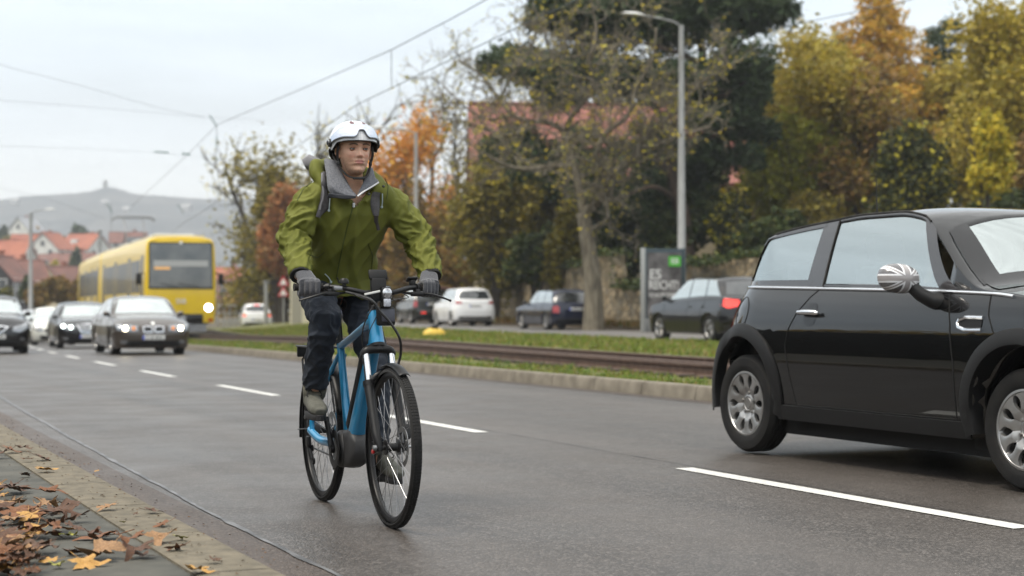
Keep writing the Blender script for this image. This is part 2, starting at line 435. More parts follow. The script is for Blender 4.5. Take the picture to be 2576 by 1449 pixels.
def med_z(v, u):      # height of the grass shoulder over the plain road_z
    return 0.13 * (1 - sstep(v, 9.0, 9.9)) + 0.02 * noise.noise((v * 2, u * 1.3, 0))
strip("median_ground", TURF, [9.02, 9.3, 9.6, 9.9, 10.2, 10.35], -6, 160, med_z)
strip("track_bed", BALLAST, [10.3, 10.7, 11.2, 12.0, 12.7, 13.2, 13.5], -6, 160, -0.09)
strip("median_ground", TURF, [13.4, 14.2, 15.2, 16.2, 17.2, 18.2, 18.72], -6, 160, lambda v, u: 0.04 * sstep(v, 13.4, 14) + 0.05 * noise.noise((v, u * 0.8, 0)))
def sweep(prof, v, u0, u1, name, mt, kind='structure', base=0.0, split=None):
    mb = MB(); rows = []
    for u in us(u0, u1, 1.2):
        rows.append([tuple(RP(v + a, u, b + base)) for a, b in prof])
    mb.grid(rows, close_u=True); return tag(mb.build(name, mt, angle=30), kind=kind)
RAIL = [(-0.07, -0.16), (-0.07, -0.148), (-0.012, -0.125), (-0.010, -0.045), (-0.034, -0.03), (-0.036, -0.004), (-0.028, 0.0), (0.028, 0.0), (0.036, -0.004), (0.034, -0.03), (0.010, -0.045), (0.012, -0.125), (0.07, -0.148), (0.07, -0.16)]
for v in (11.25, 12.69):
    sweep(RAIL, v, -6, 170, "rail", RUST, base=0.075)
    sweep([(-0.026, 0.0), (0.026, 0.0), (0.026, 0.004), (-0.026, 0.004)], v, -6, 170, "rail_head", RAILTOP, base=0.076)
# rail web covers / guard timbers that give the brown bands between the rails
for v, w in ((11.42, 0.05), (12.52, 0.05)):
    sweep([(-w, -0.16), (-w, -0.01), (-w + 0.01, 0.0), (w - 0.01, 0.0), (w, -0.01), (w, -0.16)], v, -6, 170, "rail_guard", RUST, base=0.02)
mb = MB(); u = 0.0
while u < 90:
    c = RP(11.97, u, -0.11); mb.box(c, (2.3, 0.24, 0.10), rot=-slope_ang(u)); u += 0.65
tag(mb.build("track_sleepers", mat("sleeper", (0.05, 0.036, 0.028), 0.9, col2=(0.08, 0.06, 0.045), scale=6)), kind='structure')
# far carriageway and its verge
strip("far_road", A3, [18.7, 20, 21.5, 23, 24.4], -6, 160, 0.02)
strip("kerb", CONC2, [18.66, 18.68, 18.80, 18.82], -6, 160, lambda v, u: 0.04 if 18.67 < v < 18.81 else -0.1)
strip("far_verge", SOIL, [24.35, 24.5, 25.0, 25.6, 26.2, 27.0], -6, 160, lambda v, u: 0.02 + 0.14 * sstep(v, 24.5, 25.4) + 0.04 * noise.noise((v * 2, u, 5)))
for k in range(0, 14):
    u0 = 28 + k * 6.0; mb = MB()
    mb.grid([[tuple(RP(v, u0 + 2.4 * i / 6, 0.026)) for v in (19.0, 19.16)] for i in range(7)])
    tag(mb.build("road_marking", PAINT, angle=180), kind='structure')

# ---------------------------------------------------------------- terrain: one sheet round the camera out to the hills
def terrain_z(x, y):
    r = sqrt(x * x + y * y); u = y
    v = x - bend(u)
    z = dip(u) - 0.45 if v < 9 else lerp(dip(u) - 0.45, -0.25 - sstep(u, 75, 200) * 3.0, sstep(v, 9, 11))
    if y < 0: z = -0.45
    # embankment on the far side of the far road
    if v > 26.4:
        k = sstep(v, 26.4, 27.6) * (1 - sstep(u, 105, 150)) * sstep(u, -60, -10)
        z = lerp(z, 1.6 + 0.10 * max(0, v - 28) + 2.2 * sstep(v, 30, 70) + 0.5 * noise.noise((x * .07, y * .07, 0)), k)
    # the valley and the town slope beyond the end of the road
    az = atan2(x, y)
    left = 1 - sstep(az, RAD(17), RAD(30))
    z = lerp(z, -6 + 15 * sstep(r, 170, 420) + 1.5 * noise.noise((x * .02, y * .02, 4)), sstep(r, 110, 220) * left)
    z = lerp(z, lerp(9, -12, left), sstep(r, 450, 900))
    return z
mb = MB(); rows = []
radii = [0, 3, 6, 9, 12, 15, 18, 21, 24, 26, 28, 30, 32, 34, 36, 38, 40, 42, 44, 46, 48, 51, 54, 57, 60, 64, 68, 72, 76, 80, 85, 90, 95, 100, 108, 116, 125, 135, 150, 165, 180, 200, 220, 240, 265, 290, 320, 350, 400, 450, 520, 600, 750, 950, 1300, 1700, 2200]
for r in radii:
    rows.append([(r * sin(2 * pi * k / 240), r * cos(2 * pi * k / 240), terrain_z(r * sin(2 * pi * k / 240), r * cos(2 * pi * k / 240))) for k in range(240)])
mb.grid(rows, close_u=True)
GROUND = mat("ground_cover", (0.035, 0.036, 0.016), 0.95, col2=(0.085, 0.06, 0.028), scale=0.35, detail=8, bump=0.6, bscale=2.5, bdist=0.2)
tag(mb.build("ground", GROUND, angle=180), kind='structure')

# ---------------------------------------------------------------- wooded hill on the skyline
RID = [(-900, 560), (-400, 528), (-100, 512), (0, 502), (60, 494), (150, 488), (215, 483), (250, 474), (265, 470), (285, 473), (310, 480), (345, 489), (430, 494), (530, 500), (700, 500), (900, 515), (1300, 560), (1800, 620), (2600, 700)]
HZ = 1750.0
def ridge_h(px): return (768 - cr(RID, px)) / FPX * HZ + EYE
mb = MB(); rows = []
for j, t in enumerate([0, .1, .2, .3, .4, .5, .6, .7, .8, .87, .93, .97, 1.0, 1.05, 1.2]):
    row = []
    for i in range(281):
        px = -900 + i * 12.5
        d = lerp(750, HZ, min(t, 1.0)) if t <= 1 else HZ + (t - 1) * 900
        hh = ridge_h(px)
        z = lerp(-14, hh, (min(t, 1.0)) ** 1.25) if t <= 1 else lerp(hh, -14, (t - 1) / 0.2)
        z += 3.5 * noise.noise((px * .02, t * 5, 7)) * sin(pi * min(t, 1)) + (1.3 * noise.noise((px * .13, t * 9, 2)) + 1.0 * noise.noise((px * .37, t * 20, 2))) * min(1, t)
        q = at(px, 768, d); row.append((q.x, q.y, z))
    rows.append(row)
mb.grid(rows)
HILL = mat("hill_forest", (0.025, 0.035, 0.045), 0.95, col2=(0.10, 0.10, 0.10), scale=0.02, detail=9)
tag(mb.build("hill", HILL, angle=180), kind='structure')
# small tower on the summit
q = at(265, 471, HZ - 4); mb = MB(); mb.lathe([(0, -6), (3.0, -6), (2.6, 4), (2.9, 4.2), (2.2, 6.5), (0, 9)], 10)
o = mb.build("lookout_tower", mat("far_stone", (0.2, 0.2, 0.19), 0.9)); o.location = (q.x, q.y, ridge_h(265) - 1.0)
tag(o, "tiny lookout tower on the highest point of the hazy hill", "tower")
# ---------------------------------------------------------------- grass on the median (uncountable)
GRASS_A = leaf_mat("grass_blades", [(0.06, 0.09, 0.015), (0.13, 0.19, 0.025), (0.20, 0.26, 0.03), (0.24, 0.23, 0.06), (0.26, 0.18, 0.07)], 0.6, 0.3)
GRASS_B = leaf_mat("dry_verge", [(0.10, 0.09, 0.03), (0.18, 0.09, 0.03), (0.09, 0.11, 0.02), (0.22, 0.13, 0.05)], 0.7, 0.3)
random.seed(11)
def grass(name, label, mt, v0, v1, u0, u1, dens, hmin, hmax, zf, wid=0.010, ufall=True):
    mb = MB(); n = int((v1 - v0) * (u1 - u0) * dens)
    for i in range(n):
        u = u0 + (u1 - u0) * (random.random() ** (1.5 if ufall else 1)); v = random.uniform(v0, v1)
        k = 0.5 + 0.5 * noise.noise((v * 1.6, u * 1.6, 3))
        if random.random() > 0.25 + 1.2 * k: continue
        c = RP(v, u, zf(v, u) - 0.01)
        a = random.uniform(0, 2 * pi); h = random.uniform(hmin, hmax) * (0.4 + 1.0 * k); w = wid * random.uniform(0.7, 1.5) * (1 + u / 45)
        lean = random.uniform(0, 0.8) * h; b = random.uniform(0, 2 * pi)
        mb.add([(c.x - w * cos(a), c.y - w * sin(a), c.z), (c.x + w * cos(a), c.y + w * sin(a), c.z),
                (c.x + lean * cos(b), c.y + lean * sin(b), c.z + h)], [(0, 1, 2)])
    o = mb.build(name, mt, smooth=False, fix=False); return tag(o, label, kind='stuff')
grass("grass", "bright green grass along the kerb of the median", GRASS_A, 9.03, 10.4, 5, 75, 330, 0.03, 0.085, med_z)
grass("grass", "bright green grass between the tram track and the far road", GRASS_A, 13.45, 18.66, 14, 75, 120, 0.03, 0.09, lambda v, u: 0.05, 0.014)
grass("grass", "dry brown and green verge plants under the stone wall", GRASS_B, 24.45, 26.1, 25, 95, 150, 0.05, 0.30, lambda v, u: 0.14, 0.022)
# low leafy weeds in the median grass
mb = MB()
for i in range(420):
    u = 7 + 45 * random.random() ** 1.4; v = random.choice((random.uniform(9.05, 10.3), random.uniform(13.6, 18.4)))
    c = RP(v, u, med_z(v, u) if v < 11 else 0.05); r = random.uniform(0.03, 0.09)
    for k in range(14):
        a = random.uniform(0, 2 * pi); d = r * random.random(); s = random.uniform(0.012, 0.026); hz = random.uniform(0.01, 0.09)
        p = Vector((c.x + d * cos(a), c.y + d * sin(a), c.z + hz)); t = random.uniform(0, pi)
        mb.add([p + Vector((s * cos(t), s * sin(t), 0)), p + Vector((-s * sin(t), s * cos(t), 0.008)), p - Vector((s * cos(t), s * sin(t), 0)), p + Vector((s * sin(t), -s * cos(t), 0.01))], [(0, 1, 2, 3)])
tag(mb.build("weeds", leaf_mat("weed_leaves", [(0.06, 0.13, 0.015), (0.13, 0.24, 0.03), (0.10, 0.17, 0.02)]), smooth=False, fix=False), "low leafy weeds scattered in the median grass", kind='stuff')
# ---------------------------------------------------------------- hedge on the near side of the road, behind the camera
random.seed(3)
HEDGE = leaf_mat("hedge_leaves", [(0.012, 0.02, 0.006), (0.03, 0.04, 0.012), (0.05, 0.035, 0.012)], 0.6, 0.2)
mb = MB()
for i in range(13000):
    y = random.uniform(-14, 90); z = random.uniform(0.1, 3.1); x = bend(y) - 5.2 + random.uniform(-.5, .5) + 0.3 * noise.noise((y * .6, z, 1)); s = random.uniform(.08, .18)
    a, b = random.uniform(0, pi), random.uniform(-.6, .6); d1 = Vector((sin(a) * .5, cos(a), b)) * s; d2 = Vector((cos(a) * .5, b, 1)).cross(d1).normalized() * s
    c = Vector((x, y, z)); mb.add([c - d1, c - d2, c + d1, c + d2], [(0, 1, 2, 3)])
hd = thing("hedge", "tall dark clipped hedge along the near pavement", "hedge", (0, 0, 0))
mb.build("foliage", HEDGE, hd, smooth=False, fix=False)
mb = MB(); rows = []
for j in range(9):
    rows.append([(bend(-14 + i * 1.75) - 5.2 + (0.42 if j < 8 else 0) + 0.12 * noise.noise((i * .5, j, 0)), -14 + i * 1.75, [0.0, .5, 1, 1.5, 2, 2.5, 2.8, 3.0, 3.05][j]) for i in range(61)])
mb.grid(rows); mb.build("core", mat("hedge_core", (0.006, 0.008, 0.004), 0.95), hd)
# golden trees rising behind the hedge; unseen far ones enlarged to darken car reflections
GT = leaf_mat("golden_leaves", [(.45, .30, .04), (.60, .42, .07), (.30, .22, .04)], .6, .4)
for k in range(9):
    y = -8 + k * 10.5; x = bend(y) - 7.8; big = 1 if y < 50 else 2.6; t = thing("golden_tree", f"unseen golden leaved tree behind the near hedge", "tree", (x, y, -.4), 0, "golden trees behind the near hedge")
    mb = MB(); mb.tube([(0, 0, 0), (0.1, 0, 3.2 * big)], [.16, .08], 7); mb.build("trunk", HEDGE, t); mb = MB()
    for i in range(int(1300 * big)):
        d = Vector((random.gauss(0, 1), random.gauss(0, 1), random.gauss(0, 1))).normalized(); r = random.random() ** .4 * (1 + .4 * noise.noise(d * 2 + Vector((k, 0, 0)))); s = random.uniform(.08, .2) * big ** .5
        c = Vector((d.x * 1.4 * r, d.y * 4.6 * r, 3.5 * big ** .8 + d.z * 1.1 * r * big)); d1 = d.orthogonal() * s; d2 = d.cross(d1); mb.add([c - d1, c - d2, c + d1, c + d2], [(0, 1, 2, 3)])
    mb.build("crown", GT, t, smooth=False, fix=False)
# ================================================================ TREES AND SHRUBS
BARK_G = mat("bark_grey", (0.23, 0.20, 0.145), 0.9, col2=(0.085, 0.072, 0.052), scale=3, stretch=(3, 3, .7), detail=7)
BARK_P = mat("bark_pine", (0.085, 0.055, 0.038), 0.95, col2=(0.04, 0.03, 0.024), scale=3, stretch=(3, 3, .6), detail=7)
BARK_D = mat("bark_dark", (0.045, 0.038, 0.030), 0.95, col2=(0.075, 0.062, 0.047), scale=4, stretch=(3, 3, .6))
LV = dict(
    olive=leaf_mat("leaves_olive", [(0.087, 0.0798, 0.0174), (0.189, 0.16, 0.029), (0.319, 0.275, 0.0435), (0.145, 0.109, 0.029), (0.493, 0.392, 0.0435)]),
    brown=leaf_mat("leaves_brown", [(0.102, 0.0653, 0.0261), (0.217, 0.131, 0.0435), (0.319, 0.189, 0.0508), (0.131, 0.116, 0.029), (0.435, 0.29, 0.058)]),
    yellow=leaf_mat("leaves_yellow", [(0.29, 0.261, 0.029), (0.609, 0.493, 0.0435), (0.797, 0.609, 0.0435), (0.232, 0.246, 0.0435), (0.58, 0.522, 0.0725)]),
    lime=leaf_mat("leaves_lime", [(.18, .20, .02), (.34, .35, .03), (.44, .42, .05), (.24, .21, .03)]),
    dark=leaf_mat("leaves_dark", [(0.0174, 0.029, 0.0116), (0.0435, 0.0653, 0.0174), (0.0725, 0.102, 0.0217), (0.029, 0.0435, 0.0174), (0.145, 0.145, 0.029)], trans=.2),
    dotted=leaf_mat("leaves_dark_yellow", [(0.0174, 0.0261, 0.0087), (0.0435, 0.0551, 0.0174), (0.058, 0.0725, 0.0174), (0.0362, 0.0435, 0.0174), (0.0725, 0.0725, 0.0217), (0.8, 0.696, 0.058)], trans=.25),
    orange=leaf_mat("leaves_orange", [(0.507, 0.203, 0.029), (0.725, 0.319, 0.0435), (0.406, 0.203, 0.0435), (0.652, 0.406, 0.058)]),
    larch=leaf_mat("needles_larch", [(.52, .28, .035), (.64, .37, .05), (.38, .25, .045), (.46, .34, .05)]),
    pine=leaf_mat("needles_pine", [(0.0217, 0.0406, 0.0174), (0.0435, 0.0725, 0.0261), (0.0653, 0.0943, 0.0362), (0.029, 0.0435, 0.0174)], trans=.15),
    rust=leaf_mat("leaves_rust", [(0.319, 0.116, 0.0435), (0.493, 0.217, 0.0725), (0.232, 0.116, 0.0508), (0.406, 0.261, 0.087)]),
    ygreen=leaf_mat("leaves_yellow_green", [(.21, .18, .03), (.40, .33, .04), (.32, .23, .04), (.54, .42, .05), (.16, .15, .03)]),
)
def leaf_quads(mb, c, s, rng, asp=0.6, droop=0.0):
    a = rng.uniform(0, 2 * pi); t = rng.uniform(-1, 1)
    d1 = Vector((cos(a), sin(a), t - droop)).normalized() * s
    d2 = d1.cross(Vector((rng.uniform(-1, 1), rng.uniform(-1, 1), rng.uniform(-1, 1)))).normalized() * s * asp
    mb.add([c - d1, c - d2, c + d1, c + d2], [(0, 1, 2, 3)])
def clump(mb, c, rad, n, s, rng, seed=0.0, asp=0.6, droop=0.0, hollow=0.35):
    """leaves through an ellipsoid with a noisy, gappy outline"""
    k = 0
    while k < n:
        d = Vector((rng.gauss(0, 1), rng.gauss(0, 1), rng.gauss(0, 1)))
        if d.length < 1e-3: continue
        d.normalize(); k += 1
        q = noise.noise(d * 1.9 + Vector((seed, seed * .3, 0))); q2 = noise.noise(d * 5.0 + Vector((0, seed, seed)))
        rr = (0.80 + 0.42 * q + 0.22 * q2) * (hollow + (1 - hollow) * rng.random() ** 0.5)
        p = Vector((d.x * rad[0] * rr, d.y * rad[1] * rr, d.z * rad[2] * rr)) + c
        if noise.noise(p * (1.1 / max(.6, min(rad))) * 2.2 + Vector((seed, 9, 0))) < -0.16: continue
        leaf_quads(mb, p, s * rng.uniform(.6, 1.4), rng, asp, droop)
def bough(mb, p, d, L, r, lev, tips, rng, P):
    n = 5; pts = [p]; q = p.copy(); dd = d.copy()
    for i in range(n):
        dd = (dd + Vector((rng.gauss(0, 1), rng.gauss(0, 1), rng.gauss(0, 1))) * P['wig'] + Vector((0, 0, P['up']))).normalized()
        q = q + dd * L / n; pts.append(q.copy())
    mb.tube(pts, [lerp(r, r * .55, i / n) for i in range(n + 1)], 7 if lev > 2 else (5 if lev > 1 else 3), caps=False)
    if lev <= 1: tips.extend(pts[2:])
    if lev == 0: return
    for k in range(P['kids'][len(P['kids']) - lev] if lev <= len(P['kids']) else 3):
        t = rng.uniform(.35, 1.0); i = min(n - 1, int(t * n)); s = pts[i].lerp(pts[i + 1], t * n - i)
        ax = dd.orthogonal().normalized(); ax = Matrix.Rotation(rng.uniform(0, 2 * pi), 3, dd) @ ax
        nd = Matrix.Rotation(rng.uniform(*P['ang']), 3, ax) @ dd
        bough(mb, s, nd, L * rng.uniform(.5, .78), max(P.get('rmin', .012), r * rng.uniform(.42, .6)), lev - 1, tips, rng, P)
def tree_root(name, label, cat, px, Z, group=None, base=None):
    b = base or at(px, 768, Z); z = terrain_z(b.x, b.y)
    return thing(name, label, cat, (b.x, b.y, z), 0, group), z
def yh(y, Z): return (768 - y) / FPX * Z + EYE        # height above the carriageway of a picture row at a depth
def deciduous(name, label, px, Z, ytop, wpx, leaves, n_leaf, seed, bark=None, size=.11, lev=3, group=None, trunk_px=None, low=0.30, kids=(4, 5, 5), sparse=1.0, spread=.35, rt=None):
    rng = random.Random(seed); root, z0 = tree_root(name, label, "tree", trunk_px or px, Z, group)
    H = yh(ytop, Z) - z0; W = wpx / FPX * Z / 2; mb = MB(); tips = []
    off = at(px, 768, Z) - at(trunk_px or px, 768, Z); off.z = 0
    r0 = rt or H * .018 + .04; tr = [Vector((0, 0, -.4)), Vector((rng.uniform(-.2, .2), 0, H * low * .5)), Vector((rng.uniform(-.3, .3), rng.uniform(-.3, .3), H * low)) + off * .3]
    top = Vector((rng.uniform(-.3, .3), 0, H * .72)) + off
    sp = spline(tr + [top], 5); mb.tube(sp, [lerp(r0 * 1.3, r0 * .35, i / (len(sp) - 1)) for i in range(len(sp))], 9)
    P = dict(wig=.16, up=.05, kids=kids, ang=(RAD(25), RAD(65)))
    for k in range(kids[0] + 4):
        i = int(lerp(len(sp) * .45, len(sp) - 1, (k + .3) / (kids[0] + 4))); a = k * 2.4 + rng.uniform(-.4, .4)
        el = lerp(.15, 1.1, k / (kids[0] + 4)); d = Vector((cos(a) * cos(el), sin(a) * cos(el), sin(el)))
        L = lerp(W, H * .35, abs(sin(el))) * .72
        bough(mb, sp[i], d, L, r0 * .45, lev - 1, tips, rng, P)
    mb.build("trunk", bark or BARK_D, root, angle=180, fix=False)
    lm = MB()
    if n_leaf:
        per = max(1, int(n_leaf / max(1, len(tips))))
        for t in tips:
            if rng.random() > sparse: continue
            for _ in range(per if n_leaf > len(tips) else (1 if rng.random() < n_leaf / len(tips) else 0)):
                leaf_quads(lm, t + Vector((rng.gauss(0, 1), rng.gauss(0, 1), rng.gauss(0, 1))) * spread, size * rng.uniform(.6, 1.4), rng)
        lm.build("crown", leaves, root, smooth=False, fix=False)
    return root
def bush(name, label, px, Z, ytop, ybot, wpx, leaves, n, seed, size=.10, cat="shrub", group=None, lobes=6, stems=6, droop=0.0, zbase=None):
    rng = random.Random(seed); root, z0 = tree_root(name, label, cat, px, Z, group)
    if zbase is not None: root.location.z = z0 = zbase
    zt, zb = yh(ytop, Z) - z0, max(0.0, yh(ybot, Z) - z0); W = wpx / FPX * Z / 2
    lm = MB(); sm = MB(); h = zt - zb
    for k in range(lobes):
        a = rng.uniform(0, 2 * pi); q = (k + .5) / lobes; zc = zb + h * lerp(.25, .74, q)
        rr = W * lerp(.62, .42, q); d = (W - rr) * rng.uniform(.2, 1.0)
        c = Vector((cos(a) * d, sin(a) * d * .8, zc)); rad = (rr, rr * .9, h * rng.uniform(.24, .34))
        clump(lm, c, rad, int(n * 1.35) // lobes, size * 1.12, rng, seed + k * 3.1, droop=droop)
    for k in range(stems):
        a = rng.uniform(0, 2 * pi); e = Vector((cos(a) * W * .6, sin(a) * W * .5, zb + h * rng.uniform(.5, .95)))
        sm.tube(spline([Vector((cos(a) * .2, sin(a) * .2, -.2)), Vector((cos(a) * W * .15, sin(a) * W * .1, zb + h * .2)), e], 4), [.07, .065, .06, .05, .045, .04, .03, .02, .015][:9], 5)
    lm.build("crown", leaves, root, smooth=False, fix=False); sm.build("stem", BARK_D, root)
    return root
def needle_pads(mb, pads, rng, s=.13):
    for c, r, n in pads:
        for _ in range(n):
            a = rng.uniform(0, 2 * pi); q = rng.random() ** .5
            wob = 1 + .35 * noise.noise(Vector((c.x + cos(a), c.y + sin(a), c.z)))
            p = c + Vector((cos(a) * r * q * wob, sin(a) * r * q * wob, rng.gauss(0, .26) * r + .12 * r * (1 - q * q)))
            leaf_quads(mb, p, s * rng.uniform(.6, 1.4), rng, .28, -.4)

# ---- the bare plane tree with gnarled limbs in front of the red roof (limb lines in metres from measured picture rows)
def limb(px, py, Z): return at(px, py, Z)
pz = 57.0
root, z0 = tree_root("plane_tree", "tall almost bare street tree with a pale forked trunk and a few yellow leaves", "tree", 1492, pz)
o0 = Vector(root.location); mb = MB(); tips = []; rng = random.Random(21)
def LP(*pts): return [limb(x, y, pz + dz) - o0 for x, y, dz in pts]
trunk = [Vector((0, 0, -.3))] + LP((1492, 740, 0), (1482, 640, 0), (1466, 535, 0))
limbs = [
    (trunk, (.36, .27, .22, .19)),
    (LP((1466, 535, 0), (1455, 470, .1), (1442, 415, .3), (1428, 360, .4), (1425, 330, .6)), (.13, .11, .10, .09, .08)),
    (LP((1466, 535, 0), (1495, 515, -.3), (1520, 490, -.6), (1535, 465, -.7), (1525, 448, -.9), (1560, 420, -1), (1600, 395, -1.2), (1612, 365, -1.3), (1650, 320, -1.2), (1700, 285, -1.0)), (.13, .12, .11, .105, .10, .09, .08, .07, .06, .045)),
    (LP((1425, 330, .6), (1380, 310, .8), (1335, 305, 1), (1290, 290, 1.2), (1255, 250, 1.4), (1210, 190, 1.4), (1150, 150, 1.5)), (.08, .07, .065, .06, .05, .04, .025)),
    (LP((1425, 330, .6), (1440, 290, .2), (1480, 240, .1), (1490, 200, 0), (1482, 150, -.3), (1500, 90, -.4), (1490, 20, -.5)), (.08, .075, .065, .06, .055, .045, .03)),
    (LP((1442, 415, .3), (1380, 420, -.4), (1320, 425, -.9), (1260, 410, -1.2), (1200, 380, -1.5)), (.07, .06, .05, .04, .025)),
    (LP((1428, 360, .4), (1480, 345, .8), (1540, 360, 1.2), (1600, 330, 1.5), (1680, 310, 1.7), (1760, 260, 1.8)), (.07, .065, .06, .05, .04, .025)),
    (LP((1612, 365, -1.3), (1640, 370, -1.6), (1700, 345, -1.8), (1780, 320, -2)), (.06, .05, .04, .025)),
    (LP((1525, 448, -.9), (1500, 400, -1.4), (1520, 340, -1.8), (1580, 290, -2), (1600, 220, -2.1), (1640, 150, -2.2), (1650, 70, -2.2)), (.08, .07, .06, .055, .05, .04, .025)),
    (LP((1290, 290, 1.2), (1230, 300, 1.5), (1170, 270, 1.7), (1110, 210, 1.9)), (.05, .04, .03, .02)),
    (LP((1255, 250, 1.4), (1290, 190, 1.2), (1330, 130, 1.0), (1350, 60, 1.0)), (.045, .04, .03, .02)),
    (LP((1490, 200, 0), (1420, 180, -.4), (1380, 120, -.7), (1370, 50, -.8)), (.05, .045, .035, .02)),
    (LP((1700, 285, -1), (1740, 230, -1), (1790, 190, -1), (1850, 170, -1)), (.045, .04, .03, .02)),
    (LP((1335, 305, 1), (1290, 340, .4), (1240, 330, 0), (1180, 310, -.2), (1120, 300, -.3)), (.05, .04, .035, .03, .02)),
    (LP((1520, 490, -.6), (1530, 540, -1), (1512, 560, -1.1)), (.04, .03, .02)),
]
for pts, rr in limbs:
    sp = spline(pts, 5); rad = [lerp(rr[min(int(i / 5), len(rr) - 1)], rr[min(int(i / 5) + 1, len(rr) - 1)], (i % 5) / 5) for i in range(len(sp))]
    mb.tube(sp, [q * 1.25 for q in rad], 8)
    if pts is trunk: continue
    P = dict(wig=.30, up=.05, kids=(3, 4, 3), ang=(RAD(30), RAD(85)), rmin=.014)
    for i in range(5, len(sp), 2):
        for _ in range(2):
            d = Vector((rng.gauss(0, 1), rng.gauss(0, .8), rng.gauss(.45, .8))).normalized()
            bough(mb, sp[i], d, rng.uniform(.7, 1.7), max(.022, rad[i] * .42), 2, tips, rng, P)
mb.build("trunk", BARK_G, root, angle=180, fix=False); lm = MB()
for t in tips:
    if rng.random() < .20: leaf_quads(lm, t + Vector((rng.gauss(0, .08), rng.gauss(0, .08), -.05)), rng.uniform(.035, .08), rng)
for _ in range(70):
    t = rng.choice(tips)
    for _k in range(3): leaf_quads(lm, t + Vector((rng.gauss(0, .07), rng.gauss(0, .07), 0)), rng.uniform(.07, .12), rng)
lm.build("crown", LV['yellow'], root, smooth=False, fix=False)

# ---- the big spreading pine behind it
root, z0 = tree_root("pine_tree", "large dark spreading pine rising behind the bare street tree", "tree", 1735, 67)
o0 = Vector(root.location); mb = MB(); rng = random.Random(8); pzz = 67
def LQ(*pts): return [limb(x, y, pzz + dz) - o0 for x, y, dz in pts]
TR = [Vector((0, 0, -.3))] + LQ((1720, 560, 0), (1690, 430, 0), (1700, 330, 0), (1745, 250, 0), (1765, 170, 0), (1760, 90, 0), (1730, 10, 0), (1700, -60, 0))
sp = spline(TR, 5); mb.tube(sp, [lerp(.34, .10, i / (len(sp) - 1)) for i in range(len(sp))], 9)
arms = [LQ((1760, 190, 0), (1790, 160, .5), (1830, 130, 1), (1900, 70, 1.2), (1960, 30, 1)), LQ((1765, 170, 0), (1740, 150, -1), (1700, 130, -1.6), (1620, 110, -2), (1540, 80, -2)),
        LQ((1700, 330, 0), (1620, 250, 1), (1520, 200, 1.4), (1400, 190, 1.6), (1280, 150, 1.8)), LQ((1690, 430, 0), (1600, 380, 1), (1500, 400, 1.4), (1400, 420, 1.6), (1300, 410, 1.6)),
        LQ((1745, 250, 0), (1820, 240, -1), (1880, 200, -1.4)), LQ((1690, 400, 0), (1780, 350, -1), (1840, 320, -1.5)), LQ((1760, 90, 0), (1650, 30, 1), (1500, 0, 1), (1420, 20, 1)), LQ((1700, 500, 0), (1640, 470, -1), (1560, 500, -1))]
for a_ in arms:
    s2 = spline(a_, 5); mb.tube(s2, [lerp(.15, .03, i / (len(s2) - 1)) for i in range(len(s2))], 7)
mb.build("trunk", BARK_P, root, angle=180, fix=False); lm = MB(); pads = []
def PD(x, y, dz, rpx, n): pads.append((limb(x, y, pzz + dz) - o0, rpx / FPX * pzz, n))
for x, y, r, n in [(1400, 20, 70, 1100), (1480, -5, 80, 1200), (1560, 20, 80, 1300), (1650, -5, 90, 1300), (1740, -10, 90, 1300), (1830, 5, 90, 1400), (1920, 25, 75, 1300), (1960, 30, 50, 600), (1880, 60, 60, 900), (1360, 60, 40, 400), (1430, 55, 60, 600), (1530, 90, 70, 900), (1610, 80, 60, 700), (1690, 110, 55, 600), (1800, 90, 50, 500),
                   (1250, 165, 45, 600), (1320, 180, 60, 900), (1400, 205, 70, 1000), (1480, 220, 60, 800), (1560, 225, 60, 700), (1640, 235, 50, 500), (1720, 230, 40, 400), (1880, 190, 60, 900), (1840, 230, 60, 900), (1900, 240, 40, 500),
                   (1300, 345, 50, 600), (1360, 390, 60, 800), (1430, 400, 60, 600), (1330, 430, 55, 500), (1820, 330, 60, 900), (1760, 380, 70, 1100), (1850, 400, 60, 800), (1700, 440, 60, 700), (1620, 470, 60, 600), (1790, 300, 50, 700), (1460, 340, 40, 400), (1560, 380, 45, 400), (1580, 500, 60, 500), (1860, 290, 50, 700), (1680, 350, 45, 450)]:
    PD(x, y, rng.uniform(-1.6, 1.6), r * 1.12, int(n * 1.1))
for x, y, r in ((1290, 150, 60), (1350, 165, 70), (1430, 170, 80), (1510, 185, 80), (1590, 190, 80), (1660, 200, 80), (1720, 190, 80), (1800, 200, 80), (1870, 150, 80), (1760, 260, 80), (1840, 280, 80), (1900, 330, 60), (1480, 110, 80), (1580, 60, 80), (1690, 60, 80), (1780, 40, 80), (1400, 250, 60), (1270, 380, 60), (1500, 430, 70), (1740, 430, 80)): PD(x, y, rng.uniform(-2, 2), r, 900)
needle_pads(lm, pads, rng, .19); lm.build("crown", LV['pine'], root, smooth=False, fix=False)

# ---- shrubs and trees on the bank above the stone wall
G1 = "shrubs on the bank above the stone wall"; G2 = "trees on the bank above the shrubs"
bush("bush", "brown and olive bush right of the cyclist's shoulder behind the slim lamp post", 1075, 92, 440, 790, 260, LV['brown'], 9000, 31, .13, group=G1)
bush("bush", "brown bush lower down behind the parked off-road car", 1120, 84, 590, 800, 240, LV['brown'], 6000, 41, .12, group=G1)
bush("bush", "olive and yellow bush in front of the left end of the red roof", 1245, 74, 335, 790, 300, LV['olive'], 17000, 32, .11, group=G1, lobes=9)
bush("bush", "dark green bush above the parked white car", 1350, 70, 560, 720, 260, LV['dark'], 8000, 33, .11, group=G1)
bush("bush", "orange and green bush left of the bare tree's trunk", 1420, 69, 500, 740, 170, LV['olive'], 5000, 34, .11, group=G1)
bush("bush", "dark bush right behind the bare tree's trunk", 1580, 71, 490, 740, 240, LV['dark'], 9000, 35, .11, group=G1)
